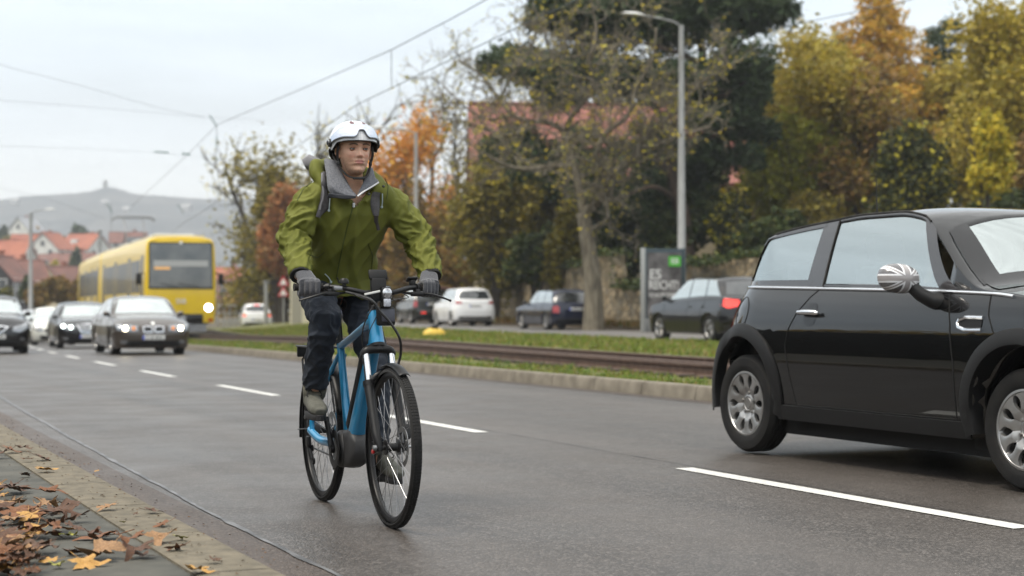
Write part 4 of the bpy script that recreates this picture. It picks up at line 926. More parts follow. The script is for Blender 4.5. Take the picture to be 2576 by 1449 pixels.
class Body:
    FR = [1, .995, .985, .965, .935, .89, .83, .75, .65, .53, .4, .26, .12, 0.004]
    def __init__(b, S):
        b.S = S; b.build()
    def endf(b, x):
        S = b.S
        if x > S['x1'] - S['cf']:
            t = (x - (S['x1'] - S['cf'])) / S['cf']; return max(0, 1 - t ** S['pf']) ** (1 / S['pf']), t, 1
        if x < S['x0'] + S['cb']:
            t = ((S['x0'] + S['cb']) - x) / S['cb']; return max(0, 1 - t ** S['pb']) ** (1 / S['pb']), t, -1
        return 1.0, 0.0, 0
    def stations(b):
        S = b.S; xs = []
        for w in b.FR[::-1]:
            xs.append(S['x0'] + S['cb'] - S['cb'] * (1 - w ** S['pb']) ** (1 / S['pb']))
        n = int((S['x1'] - S['cf'] - S['x0'] - S['cb']) / 0.045)
        a, c = S['x0'] + S['cb'], S['x1'] - S['cf']
        xs += [a + (c - a) * i / n for i in range(1, n)]
        for w in b.FR:
            xs.append(S['x1'] - S['cf'] + S['cf'] * (1 - w ** S['pf']) ** (1 / S['pf']))
        return sorted(set(round(x, 5) for x in xs))
    def section(b, x, w=None, t=None, side=None):
        S = b.S
        ww, tt, sd = b.endf(x)
        half = S['W'] / 2 * S.get('plan', lambda x: 1)(x)
        hw = half * ww
        zs = min(cr(S['belt'], x), cr(S['top'], x) - 0.004)
        zb = cr(S['bot'], x)
        for xw in S['wheels']:
            d = x - xw; R = S['R']
            if abs(d) < R:
                zb = max(zb, S['r'] + sqrt(R * R - d * d) * S.get('arch_flat', 1.0))
        zb = min(zb, zs - 0.05)
        rows = []
        endt = tt
        def dx(z):
            tab = S['nose'] if sd > 0 else S['tail']
            return (cr(tab, z) * endt ** S.get('te', 1.5)) if sd else 0.0
        def side_in(z): return cr(S['side'], z)
        # lower side
        for k in (0, .04, .14, .28, .42, .56, .70, .82, .92, .97, 1.0):
            z = zb + (zs - zb) * k
            y = max(0.0, hw - side_in(z) * (0.35 + 0.65 * ww) * (1 if hw > 0.1 else hw / 0.1))
            rows.append((x + dx(z), y, z))
        ylast = rows[-1][1]
        ys = max(0, ylast - S.get('ledge', 0.012) * ww)
        kw = S.get('kw', 0.2)
        sg = sstep(x, -0.6, 0.6) * 2 - 1
        def T(f):
            zt = cr(S['top'], x + sg * kw * f * f)
            return max(zt, zs + 0.004)
        cr0 = S.get('crown', 0.07)
        zt1 = T(1); crown1 = min(cr0, (zt1 - zs) * 0.9)
        zc = max(zs + 0.002, zt1 - crown1)
        tr = S.get('tumble', 0.40)
        for g in (0.0, .05, .28, .52, .76, .94, 1.0):
            z = zs + (zc - zs) * g
            h = z - zs
            y = max(0, ys - tr * h * (0.80 + 0.45 * h))
            rows.append((x + dx(z), y, z))
        yc = rows[-1][1]
        for f in (.985, .955, .91, .85, .76, .64, .5, .34, .17, 0):
            crn = min(cr0, (T(f) - zs) * 0.9)
            z = max(zs + 0.002, T(f) - crn * f ** 3.2)
            rows.append((x + dx(z), yc * f, z))
        return rows
    def build(b):
        S = b.S; xs = b.stations(); b.xs = xs
        secs = [b.section(x) for x in xs]
        b.nr = len(secs[0]); vs, fs = [], []
        idx = {}
        for i, s in enumerate(secs):
            for j, (x, y, z) in enumerate(s):
                idx[i, j, 0] = len(vs); vs.append((x, y, z))
                if j == b.nr - 1: idx[i, j, 1] = idx[i, j, 0]
                else:
                    idx[i, j, 1] = len(vs); vs.append((x, -y, z))
        skip = S.get('skip', lambda i, x, j: False)
        b.fs_all = []; b.fs_skip = []
        for i in range(len(xs) - 1):
            xm = (xs[i] + xs[i + 1]) / 2
            for sd in (0, 1):
                for j in range(b.nr - 1):
                    q = (idx[i, j, sd], idx[i + 1, j, sd], idx[i + 1, j + 1, sd], idx[i, j + 1, sd])
                    if sd: q = q[::-1]
                    b.fs_all.append(q)
                    if not skip(i, xm, j): fs.append(q)
                    else: b.fs_skip.append((q, j, xm))
            q = (idx[i, 0, 0], idx[i, 0, 1], idx[i + 1, 0, 1], idx[i + 1, 0, 0]); fs.append(q); b.fs_all.append(q)
        b.vs = vs; b.fs = fs
        b.bvh = BVHTree.FromPolygons([Vector(v) for v in vs], b.fs_all)
    def hit(b, axis, p, off=0.004):
        """p is (y,z) for rays along X, (x,z) along Y, (x,y) along Z"""
        p = (p[0] + 1.3e-4, p[1] + 1.1e-4)
        if axis == '+x': o, d = Vector((6, p[0], p[1])), Vector((-1, 0, 0))
        elif axis == '-x': o, d = Vector((-6, p[0], p[1])), Vector((1, 0, 0))
        elif axis == '+y': o, d = Vector((p[0], 4, p[1])), Vector((0, -1, 0))
        elif axis == '-y': o, d = Vector((p[0], -4, p[1])), Vector((0, 1, 0))
        else: o, d = Vector((p[0], p[1], 5)), Vector((0, 0, -1))
        h, n, i, dist = b.bvh.ray_cast(o, d)
        if h is None:
            q = Vector((0, p[0], p[1])) if axis in ('+x', '-x') else (Vector((p[0], 0.8 if axis == '+y' else -0.8, p[1])) if axis in ('+y', '-y') else Vector((p[0], p[1], 1)))
            if axis == '+x': q.x = 2
            if axis == '-x': q.x = -2
            h, n, i, dist = b.bvh.find_nearest(q)
        if n.dot(d) > 0: n = -n
        return h + n * off
    def patch(b, axis, lo, up, n=14, m=6, off=0.004, mb=None, mi=0, thick=0.0):
        mb = mb or MB()
        def samp(P, t):
            ds = [0]
            for a, c in zip(P, P[1:]): ds.append(ds[-1] + math.dist(a, c))
            if ds[-1] == 0: return P[0]
            s = t * ds[-1]
            for k in range(len(P) - 1):
                if s <= ds[k + 1] + 1e-9:
                    q = (s - ds[k]) / max(1e-9, ds[k + 1] - ds[k]); return (lerp(P[k][0], P[k + 1][0], q), lerp(P[k][1], P[k + 1][1], q))
            return P[-1]
        rows = []
        for i in range(m + 1):
            row = []
            for j in range(n + 1):
                a, c = samp(lo, j / n), samp(up, j / n)
                row.append(b.hit(axis, (lerp(a[0], c[0], i / m), lerp(a[1], c[1], i / m)), off))
            rows.append(row)
        if thick:    # skirt back to the panel
            c0 = [b.hit(axis, (samp(lo, j / n)), -0.004) for j in range(n + 1)]
            c1 = [b.hit(axis, (samp(up, j / n)), -0.004) for j in range(n + 1)]
            rows = [c0] + rows + [c1]
        mb.grid(rows, mi=mi); return mb
    def line(b, axis, pts, r=0.003, off=0.0, mb=None, sub=6, n=6):
        mb = mb or MB(); P = []
        for a, c in zip(pts, pts[1:]):
            for k in range(sub): P.append((lerp(a[0], c[0], k / sub), lerp(a[1], c[1], k / sub)))
        P.append(pts[-1])
        mb.tube([b.hit(axis, p, off) for p in P], r, n=n); return mb
    def surf(b, name, mt, root, smooth=180, fix=False):
        mb = MB(); mb.v = b.vs; mb.f = b.fs; mb.m = [0] * len(b.fs)
        o = mb.build(name, mt, root, angle=smooth, fix=fix)
        me = o.data; me.update()
        s_ = sum(p.normal.z * p.area for p in me.polygons if p.center.z > 1.0)
        if s_ < 0:
            bm = bmesh.new(); bm.from_mesh(me); bmesh.ops.reverse_faces(bm, faces=bm.faces[:]); bm.to_mesh(me); bm.free()
        return o

def disc_poly(cx, cy, rx, ry, n=16, a0=0.0, pw=2.0):
    return [(cx + rx * math.copysign(abs(cos(a0 + 2 * pi * k / n)) ** (2 / pw), cos(a0 + 2 * pi * k / n)), cy + ry * math.copysign(abs(sin(a0 + 2 * pi * k / n)) ** (2 / pw), sin(a0 + 2 * pi * k / n))) for k in range(n)]
def oval(cx, cy, rx, ry, n=16, pw=2.0, tilt=0.0):
    """lower and upper edge of an oval patch"""
    lo = []; up = []
    for k in range(n + 1):
        a = pi * k / n
        x = -rx * math.copysign(abs(cos(a)) ** (2 / pw), cos(a)); y = ry * abs(sin(a)) ** (2 / pw)
        for P, yy in ((lo, -y), (up, y)):
            P.append((cx + x * cos(tilt) - yy * sin(tilt), cy + x * sin(tilt) + yy * cos(tilt)))
    return lo, up

def tyre_mesh(r, w, rim):
    mb = MB(); h = w / 2
    prof = [(rim, -h * 0.82), (rim + 0.012, -h * 0.93), (lerp(rim, r, .45), -h), (lerp(rim, r, .8), -h * 0.95), (r - 0.012, -h * 0.82), (r - 0.002, -h * 0.68)]
    for k in range(-2, 3):
        y = k * h * 0.27; prof += [(r, y - h * 0.11), (r, y + h * 0.06), (r - 0.007, y + h * 0.075), (r - 0.007, y + h * 0.14)]
    prof += [(r - 0.002, h * 0.70), (r - 0.012, h * 0.82), (lerp(rim, r, .8), h * 0.95), (lerp(rim, r, .45), h), (rim + 0.012, h * 0.93), (rim, h * 0.82)]
    mb.lathe(prof, 48, axis='Y'); return mb
def rim_mesh(rim, w, style, side=-1):
    """outer face towards side*Y"""
    mb = MB(); h = w / 2 * side
    mb.lathe([(rim + 0.002, h * .80), (rim + 0.004, h * 0.90), (rim - 0.008, h * 0.92), (rim - 0.016, h * 0.80), (rim - 0.022, h * 0.55), (rim - 0.03, -h * 0.8)], 48, axis='Y')
    if style == 'holes':   # ten scooped openings round the edge, as on a hubcap
        N, K = 10, 12
        ro = rim - 0.012
        for k in range(N):
            a0 = 2 * pi * k / N
            rows = []
            # spoke: narrow in the middle, flaring at the rim and merging at the hub
            for (rr, hw_, y) in ((0.055, 0.315, .60), (0.085, 0.315, .66), (rim * .50, 0.30, .80), (rim * .58, 0.20, .84), (rim * .70, 0.155, .86), (rim * .80, 0.165, .88), (rim * .88, 0.23, .89), (ro, 0.315, .90)):
                rows.append([(rr * cos(a0 + hw_ * q), h * (y - 0.05 * abs(q) ** 2), rr * sin(a0 + hw_ * q)) for q in (-1, -.6, 0, .6, 1)])
            mb.grid(rows)
            mb.grid([[rows[i][j] for i in range(len(rows))] for j in (0,)] + [[(rows[i][0][0] * .98, rows[i][0][1] - h * .22, rows[i][0][2] * .98) for i in range(len(rows))]])
            mb.grid([[rows[i][4] for i in range(len(rows))]] + [[(rows[i][4][0] * .98, rows[i][4][1] - h * .22, rows[i][4][2] * .98) for i in range(len(rows))]])
        mb.lathe([(0.0, h * .66), (0.03, h * .66), (0.034, h * .62), (0.040, h * .62), (0.044, h * .66), (0.058, h * .60)], 32, axis='Y')
        for k in range(5):
            a = 2 * pi * (k + .5) / 5; mb.lathe([(0, h * .70), (0.008, h * .70), (0.0085, h * .60)], 8, axis='Y', c=(0.062 * cos(a), 0, 0.062 * sin(a)))
    else:
        N = {'five': 5, 'double': 5, 'seven': 7, 'ten': 10}[style]
        for k in range(N):
            for q in ((-.13, .13) if style == 'double' else (0,)):
                a0 = 2 * pi * k / N + q; hwid = {'five': .20, 'double': .085, 'seven': .13, 'ten': .10}[style]
                rows = []
                for (rr, s_, y) in ((0.04, 2.2, .62), (0.08, 1.3, .70), (rim * .5, .85, .80), (rim * .8, .75, .86), (rim - .012, 1.1, .90)):
                    rows.append([(rr * cos(a0 + hwid * s_ * t), h * (y - 0.12 * abs(t) ** 3), rr * sin(a0 + hwid * s_ * t)) for t in (-1, -.5, 0, .5, 1)])
                mb.grid(rows)
                for e in (0, 4): mb.grid([[r_[e] for r_ in rows], [(r_[e][0], r_[e][1] - h * .35, r_[e][2]) for r_ in rows]])
        mb.lathe([(0, h * .74), (0.035, h * .74), (0.05, h * .66), (0.085, h * .5)], 28, axis='Y')
    mb.lathe([(0.0, h * .15), (rim * .78, h * .15), (rim * .80, -h * .1)], 32, axis='Y', mi=1)   # brake disc / dark well
    mb.lathe([(rim * .80, h * .10), (rim - .02, h * .10)], 32, axis='Y', mi=1)
    return mb
DARKWELL = mat("wheel_well", (0.006, 0.006, 0.006), 0.8)
def add_wheels(root, S, style, w=0.20, rimr=0.21, mt=None, rt=None):
    T = tyre_mesh(S['r'], w, rimr); meshes = {}
    for side in (-1, 1):
        for xw in S['wheels']:
            y = side * (S['W'] / 2 - w / 2 - S.get('wi', 0.035))
            key = side
            if key not in meshes:
                wh = T.build("wheel", M['tyre'], root); rm = rim_mesh(rimr, w, style, side).build("rim", [mt or M['alloy'], DARKWELL], wh, angle=35)
                meshes[key] = (wh, rm)
            else:
                a, c = meshes[key]; wh = a.copy(); COL.objects.link(wh); wh.parent = root; rm = c.copy(); COL.objects.link(rm); rm.parent = wh
            wh.location = (xw, y, S['r']); wh.rotation_euler = (0, random.uniform(0, 6.28), 0)
            if rt is not None and (xw == S['wheels'][-1]): wh.rotation_euler[2] = rt

def text_mesh(txt, size, mt, name, parent, M4, ext=0.001, font=None):
    cu = bpy.data.curves.new(name, 'FONT'); cu.body = txt; cu.size = size; cu.align_x = 'CENTER'; cu.align_y = 'CENTER'; cu.extrude = ext
    cu.offset = size * 0.012
    t = bpy.data.objects.new(name, cu); COL.objects.link(t)
    dg = bpy.context.evaluated_depsgraph_get(); me = bpy.data.meshes.new_from_object(t.evaluated_get(dg))
    bpy.data.objects.remove(t); me.materials.clear(); me.materials.append(mt); me.transform(M4); me.name = name
    o = link(bpy.data.objects.new(name, me)); o.parent = parent; return o
def facing(nrm, loc, roll=0.0):
    """matrix that lays XY text upright on a surface whose outward normal is nrm"""
    n = Vector(nrm).normalized(); up = Vector((0, 0, 1)); x = up.cross(n).normalized(); y = n.cross(x)
    R = Matrix((x, y, n)).transposed().to_4x4()
    return Matrix.Translation(loc) @ R @ Matrix.Rotation(roll, 4, 'Z')

def plate(root, b, end, y, z, txt, w=0.52, hgt=0.11, off=0.012):
    ax = '+x' if end > 0 else '-x'
    p = b.hit(ax, (y, z), 0.0); x = p.x + end * off
    mb = MB(); mb.rbox((x, y, z), (0.012, w, hgt), 0.004)
    o = mb.build("licence_plate", M['plate_white'], root)
    mb = MB(); s = 1 if end < 0 else -1
    mb.box((x + end * 0.0065, y + end * -1 * -(w / 2 - 0.025) * (1 if end > 0 else 1), z), (0.002, 0.045, hgt - 0.008)) if False else mb.box((x + end * 0.0068, y - end * (w / 2 - 0.025), z), (0.002, 0.045, hgt - 0.008))
    mb.build("country_band", M['plate_blue'], o)
    text_mesh(txt, hgt * 0.86, M['plate_ink'], "plate_number", o, facing((end, 0, 0), (x + end * 0.0065, y + end * 0.02, z)))
    return o

def mirrors(root, mt, x, z, y, dims=(0.13, 0.17, 0.13)):
    for s in (-1, 1):
        mb = MB(); bm = bmesh.new(); bmesh.ops.create_uvsphere(bm, u_segments=16, v_segments=10, radius=0.5)
        bm.verts.index_update()
        vs = [Vector((v.co.x * dims[0] * (1 if v.co.x > 0 else 0.45), s * v.co.y * dims[1], v.co.z * dims[2])) + Vector((x, s * (y + dims[1] * .55), z)) for v in bm.verts]
        mb.add(vs, [[v.index for v in f.verts] for f in bm.faces]); bm.free()
        mb.tube([(x - 0.02, s * (y - 0.06), z - 0.07), (x, s * (y + 0.04), z - 0.04)], [0.03, 0.022], 8)
        mb.build("wing_mirror", mt, root)
# ================================================================ BLACK SMALL HATCHBACK IN FRONT
MP = car_paint("gloss_black_paint", (0.002, 0.002, 0.0022), rough=0.3, dirt=0.03)
MP.node_tree.nodes["Principled BSDF"].inputs["Specular IOR Level"].default_value = 0.05
MP.node_tree.nodes["Principled BSDF"].inputs["Coat IOR"].default_value = 1.6
MS = dict(x0=-1.83, x1=1.88, W=1.683, r=0.302, R=0.355, wheels=(-1.235, 1.235), cf=0.62, cb=0.70, pf=2.5, pb=2.35, te=1.15,
    top=[(-2.2, .90), (-1.80, .95), (-1.765, .985), (-1.44, 1.275), (-1.40, 1.298), (-1.15, 1.338), (-.8, 1.372), (-.3, 1.402), (0.1, 1.402), (.40, 1.370), (.55, 1.30), (.96, 1.00), (1.02, .975), (1.5, .90), (1.75, .80), (1.88, .72), (2.3, .7)],
    belt=[(-2, .985), (-1.5, .975), (-0.5, .955), (0.4, .935), (1.0, .915), (1.4, .86), (1.7, .76), (1.9, .68)],
    bot=[(-1.83, .36), (-1.70, .25), (-1.55, .20), (-0.9, .17), (0.9, .17), (1.6, .19), (1.75, .22), (1.88, .30)],
    side=[(0.15, .055), (.25, .03), (.35, .016), (.5, .003), (.60, .0), (.70, .006), (.80, .026), (.88, .052), (.93, .078), (.99, .105), (1.1, .12)],
    nose=[(.2, -.05), (.4, .0), (.6, -.01), (.75, -.06), (.9, -.15)],
    tail=[(.2, .05), (.4, .0), (.55, .0), (.7, .05), (.85, .14), (1.0, .24), (1.2, .32), (1.40, .36)],
    plan=lambda x: 1 - 0.022 * max(0, (-x - 0.9)) ** 1.5 - 0.02 * max(0, x - 1.0) ** 2, kw=0.16, tumble=0.30, crown=0.038, ledge=0.006)
# the side glass runs along the greenhouse rows 11..15; the windscreen across the top rows
def mini_skip(i, x, j):
    if 12 <= j <= 15 and -1.42 < x < 0.62: return True
    if j >= 20 and 0.50 < x < 0.78: return True
    if j >= 21 and 0.50 < x < 0.86: return True
    if j >= 22 and 0.50 < x < 0.92: return True
    if j >= 19 and -1.74 < x < -1.62: return True
    return False
MS['skip'] = mini_skip
mini = thing("small_hatchback", "glossy black small hatchback with grey flag wing mirrors and chrome waistline", "car")
B = Body(MS)
body = B.surf("body", MP, mini, fix=True)
sol = body.modifiers.new("shell", 'SOLIDIFY'); sol.thickness = 0.018; sol.offset = -1
# glass
GL, ntg, pg, og = new_mat("clear_glass")
_t = ntg.nodes.new("ShaderNodeBsdfTransparent"); _t.inputs[0].default_value = (0.80, 0.86, 0.84, 1)
_g = ntg.nodes.new("ShaderNodeBsdfGlossy"); _g.inputs['Roughness'].default_value = 0.02; _g.inputs[0].default_value = (0.9, 0.97, 0.96, 1)
_f = ntg.nodes.new("ShaderNodeLayerWeight"); _f.inputs[0].default_value = 0.45
_fr = ntg.nodes.new("ShaderNodeMapRange"); _fr.inputs[3].default_value = 0.44; _fr.inputs[4].default_value = 0.95
ntg.links.new(_f.outputs['Fresnel'], _fr.inputs[0])
_m = ntg.nodes.new("ShaderNodeMixShader"); ntg.links.new(_fr.outputs[0], _m.inputs[0]); ntg.links.new(_t.outputs[0], _m.inputs[1]); ntg.links.new(_g.outputs[0], _m.inputs[2])
ntg.links.new(_m.outputs[0], og.inputs[0])
def zbelt(x): return cr(MS['belt'], x)
def ztopside(x): return B.section(x)[17][2]
def hitside(ax, x, g, off=0.003):
    z = lerp(zbelt(x) + 0.003, ztopside(x), g)
    return B.hit(ax, (x, z), off)
def side_glass(ax, xa0, xa1, xb0, xb1, g0=0.03, g1=0.965, n=14, off=0.003, mb=None, skirt=False):
    """pane whose left edge runs xa0 (bottom) -> xa1 (top) and right edge xb0 -> xb1"""
    mb = mb or MB(); rows = []
    for i in range(9):
        g = lerp(g0, g1, i / 8)
        rows.append([hitside(ax, lerp(lerp(xa0, xa1, i / 8), lerp(xb0, xb1, i / 8), j / n), g, off) for j in range(n + 1)])
    mb.grid(rows); return mb
for ax in ('-y', '+y'):
    mb = side_glass(ax, -1.40, -1.24, -0.62, -0.60, 0.06, 0.97, off=-0.004); mb.build("rear_side_window", GL, mini, angle=180)
    mb = side_glass(ax, -0.50, -0.48, 0.60, 0.34, 0.02, 0.99, off=-0.002); mb.build("door_window", GL, mini, angle=180)
    # black frames and pillars, a little proud of the shell
    mb = MB()
    side_glass(ax, -1.60, -1.42, -1.36, -1.20, 0.0, 1.0, 4, 0.002, mb)
    side_glass(ax, -0.66, -0.62, -0.50, -0.48, 0.0, 1.0, 3, 0.002, mb)
    side_glass(ax, -1.40, -1.35, -0.62, -0.60, 0.0, 0.10, 10, 0.0025, mb); side_glass(ax, -1.29, -1.24, -0.60, -0.60, 0.93, 1.0, 10, 0.0025, mb)
    side_glass(ax, -0.50, -0.50, 0.62, 0.60, 0.0, 0.03, 10, 0.0025, mb); side_glass(ax, -0.49, -0.48, 0.36, 0.33, 0.975, 1.0, 10, 0.0025, mb)
    side_glass(ax, 0.56, 0.30, 0.72, 0.42, 0.0, 1.0, 3, 0.0035, mb)
    mb.build("pillar", mat("pillar_gloss", (0.03, 0.028, 0.03), 0.16, coat=1.0), mini, angle=180)
    # rubber lines
    mb = MB(); mb.tube([hitside(ax, lerp(-0.49, -0.475, k / 12), lerp(0, .99, k / 12), 0.002) for k in range(13)], 0.006, 6)
    mb.tube([hitside(ax, lerp(-1.47, 0.36, k / 30), 1.0, 0.006) for k in range(31)], 0.006, 6)
    mb.build("window_seal", M['rubber'], mini)
    # chrome waistline
    mb = MB(); pts = []
    for k in range(60):
        x = lerp(-1.74, 1.15, k / 59); pts.append(B.hit(ax, (x, zbelt(x) - 0.010), 0.004))
    mb.tube(pts, 0.0095, 8, flat=0.9); mb.build("chrome_strip", M['chrome'], mini)
    # fuel flap only on the visible right-hand side, door seams, flares, sills
    SE = mat("panel_gap", (0.002, 0.002, 0.002), 0.9)
    mb = MB()
    B.line(ax, [(-0.50, .945), (-0.56, .90), (-0.66, .80), (-0.72, .70), (-0.74, .60), (-0.71, .45), (-0.66, .26)], 0.0042, 0.0, mb, 8)
    B.line(ax, [(0.66, .925), (0.72, .75), (0.76, .55), (0.76, .27)], 0.0042, 0.0, mb, 8)
    B.line(ax, [(0.98, .905), (1.00, .80), (1.05, .72), (1.10, .68)], 0.0042, 0.0, mb, 6)
    B.line(ax, [(-0.66, .262), (0.76, .262)], 0.003, 0.0, mb, 20)
    mb.build("door_seam", SE, mini)
    for xw in MS['wheels']:
        mb = MB(); rows = []
        a0, a1 = (-0.30, pi + 0.30)
        for k in range(41):
            a = lerp(a0, a1, k / 40)
            row = []
            for (rr, off) in ((0.352, -0.05), (0.350, 0.004), (0.356, 0.024), (0.372, 0.026), (0.425, 0.016), (0.436, 0.012), (0.437, 0.0)):
                x = xw + rr * cos(a); z = 0.302 + rr * sin(a)
                z = max(z, 0.155)
                p = B.hit(ax, (x, max(z, cr(MS['bot'], x) + 0.012)), 0)
                sgn = 1 if ax == '+y' else -1
                yy = max(abs(p.y), 0.785 - 0.3 * max(0, abs(x) - 1.5) ** 1.3) + off
                row.append((x, sgn * yy, z))
            rows.append(row)
        mb.grid(rows); mb.build("arch_flare", M['black_plastic'], mini)
    mb = MB(); B.patch(ax, [(-0.86, .165), (0.86, .165)], [(-0.84, .255), (0.84, .255)], 30, 4, 0.014, mb, thick=1)
    mb.build("sill_trim", M['black_plastic'], mini)
# fuel flap, reflector slit, side scuttle
mb = MB(); c = (-1.27, .80); P = [(c[0] + 0.085 * cos(2 * pi * k / 32), c[1] + 0.10 * sin(2 * pi * k / 32)) for k in range(33)]
mb.tube([B.hit('-y', p, 0.0005) for p in P], 0.003, 6); mb.build("fuel_flap", SE, mini)
mb = MB(); lo, up = oval(c[0] - 0.085, c[1] - 0.01, 0.016, 0.016); B.patch('-y', lo, up, 8, 4, 0.003, mb); mb.build("flap_catch", M['black_plastic'], mini)
# door handles (recess and chrome bar)
for ax, s in (('-y', -1), ('+y', 1)):
    mb = MB(); lo, up = oval(-0.515, .795, 0.062, 0.070, pw=2.4); B.patch(ax, lo, up, 16, 6, 0.0015, mb); h = mb.build("door_handle", M['black_gloss'], mini)
    mb = MB(); pts = [B.hit(ax, (x, .80), o_) for x, o_ in ((-0.605, .018), (-0.595, .030), (-0.55, .037), (-0.48, .037), (-0.435, .030), (-0.422, .018))]
    mb.tube(pts, [.010, .015, .0155, .0155, .015, .010], 12); mb.build("handle_bar", M['chrome'], h)
    # side repeater scoop: bright horseshoe round a dark louvre
    mb = MB(); lo, up = oval(0.88, .755, 0.085, 0.028, pw=5); B.patch(ax, lo, up, 12, 4, 0.004, mb); sc = mb.build("side_scuttle", M['black_plastic'], mini)
    P = [(0.97, .785), (0.84, .787), (0.795, .775), (0.785, .755), (0.795, .735), (0.84, .723), (0.97, .725)]
    mb = MB(); B.line(ax, P, 0.011, 0.004, mb, 5, 8); mb.build("scuttle_trim", M['chrome'], sc)
# mirror heads in a grey two-tone flag
def flag_mat():
    m, nt, p, out = new_mat("mirror_flag"); N, L = nt.nodes, nt.links
    tc = N.new("ShaderNodeTexCoord"); sp = N.new("ShaderNodeSeparateXYZ"); L.new(tc.outputs['Object'], sp.inputs[0])
    def mth(op, a, b=None, c=None):
        q = N.new("ShaderNodeMath"); q.operation = op
        for i, s in enumerate((a, b, c)):
            if s is None: continue
            if isinstance(s, (int, float)): q.inputs[i].default_value = s
            else: L.new(s, q.inputs[i])
        return q.outputs[0]
    # flag plane: x along the car and y outward fold into one horizontal coordinate, z vertical (object space of the head)
    X = mth('MULTIPLY', mth('SUBTRACT', sp.outputs[1], mth('MULTIPLY', sp.outputs[0], 0.15)), 1 / 0.115); Z = mth('MULTIPLY', sp.outputs[2], 1 / 0.072)
    ax_, az = mth('ABSOLUTE', X), mth('ABSOLUTE', Z)
    cross = mth('MINIMUM', mth('MULTIPLY', ax_, 1.4), az)
    diag = mth('ABSOLUTE', mth('SUBTRACT', ax_, az))
    w_line = mth('MAXIMUM', mth('LESS_THAN', cross, 0.32), mth('LESS_THAN', diag, 0.20))
    d_line = mth('MAXIMUM', mth('LESS_THAN', cross, 0.19), mth('LESS_THAN', diag, 0.07))
    mx = N.new("ShaderNodeMix"); mx.data_type = 'RGBA'; mx.inputs[6].default_value = (0.10, 0.095, 0.10, 1); mx.inputs[7].default_value = (0.78, 0.78, 0.8, 1); L.new(w_line, mx.inputs[0])
    m2 = N.new("ShaderNodeMix"); m2.data_type = 'RGBA'; m2.inputs[7].default_value = (0.33, 0.31, 0.31, 1); L.new(d_line, m2.inputs[0]); L.new(mx.outputs[2], m2.inputs[6])
    L.new(m2.outputs[2], p.inputs['Base Color']); p.inputs['Roughness'].default_value = 0.25; p.inputs['Coat Weight'].default_value = 1; return m
FLAG = flag_mat()
for s in (-1, 1):
    bm = bmesh.new(); bmesh.ops.create_uvsphere(bm, u_segments=32, v_segments=20, radius=1.0); bm.verts.index_update(); mb = MB(); vs = []
    for v in bm.verts:
        x, y, z = v.co; f = lambda t, p_: math.copysign(abs(t) ** p_, t)
        xx = f(x, .85) * (0.085 if x > 0 else 0.045); vs.append((xx, f(y, .9) * 0.118, f(z, .9) * 0.079 + 0.008 * y * s))
    mb.add(vs, [[v.index for v in q.verts] for q in bm.faces]); bm.free()
    mi = mb.build("wing_mirror", FLAG, mini, angle=180); mi.location = (0.45, s * 0.945, 0.990)
    mi.rotation_euler = (0, 0, s * RAD(8))
    mb = MB(); mb.tube([(0.03, -s * 0.055, -0.035), (0.06, -s * 0.10, -0.085), (0.085, -s * 0.15, -0.115), (0.10, -s * 0.22, -0.12)], [0.040, 0.046, 0.052, 0.07], 16, flat=0.8)
    mb.build("mirror_foot", M['black_plastic'], mi)
# black border round the windscreen
mb = MB(); B.patch('z', [(.80, -.69), (.86, -.40), (.885, 0), (.86, .40), (.80, .69)], [(.97, -.72), (1.02, -.4), (1.04, 0), (1.02, .4), (.97, .72)], 30, 4, .004, mb)
for s in (-1, 1): B.patch('z', [(.47, s * .50), (.62, s * .535), (.82, s * .585)], [(.47, s * .62), (.62, s * .66), (.86, s * .72)], 12, 3, .003, mb)
mb.build("windscreen_border", M['black_gloss'], mini, angle=180)
# windscreen, rear window, inside
for nm, cond in (("windscreen", lambda x: x > 0.3), ("rear_window", lambda x: x < -1.2)):
    mb = MB()
    for q in B.fs_skip:
        if q[1] >= 19 and cond(q[2]): mb.add([Vector(B.vs[i]) for i in q[0]], [(0, 1, 2, 3)])
    o = mb.build(nm, GL, mini, angle=180); bm = bmesh.new(); bm.from_mesh(o.data); bmesh.ops.remove_doubles(bm, verts=bm.verts[:], dist=1e-5); bmesh.ops.recalc_face_normals(bm, faces=bm.faces[:]); bm.to_mesh(o.data); bm.free()
mb = MB(); mb.tube([B.hit('z', (0.955 - 0.0, y), 0.012) for y in (0.45, 0.2, 0, -0.2, -0.5)], 0.006, 6); mb.tube([B.hit('z', (0.99, y), 0.016) for y in (-0.50, -0.3, -0.1, 0.1)], 0.008, 6)
mb.build("wiper", M['black_plastic'], mini)
INT = mat("car_interior", (0.13, 0.13, 0.135), 0.8)
mb = MB()
for (x, hb) in ((-0.05, .56), (-0.85, .42)):
    for y in (-0.36, 0.36):
        mb.rbox((x, y, 0.50), (0.48, 0.46, 0.16), 0.05)
        mb.rbox((x - 0.27, y, 0.62 + hb / 2 - .1), (0.13, 0.44, hb), 0.05, Matrix.Rotation(RAD(-14), 3, 'Y'))
        mb.rbox((x - 0.36, y, 0.62 + hb + 0.0), (0.09, 0.24, 0.17), 0.04, Matrix.Rotation(RAD(-14), 3, 'Y'))
mb.build("seat", INT, mini)
mb = MB(); mb.rbox((0.72, 0, 0.80), (0.42, 1.26, 0.18), 0.06); mb.box((-0.2, 0, 0.30), (2.2, 1.3, 0.08))
mb.build("dashboard", INT, mini)
mb = MB(); mb.lathe([(0.175, -0.014), (0.189, 0), (0.175, 0.014), (0.161, 0)], 28, 'X', closed=True); mb.xf(Matrix.Translation((0.42, 0.36, 0.86)) @ Matrix.Rotation(RAD(25), 4, 'Y'))
mb.build("steering_wheel", M['black_plastic'], mini)
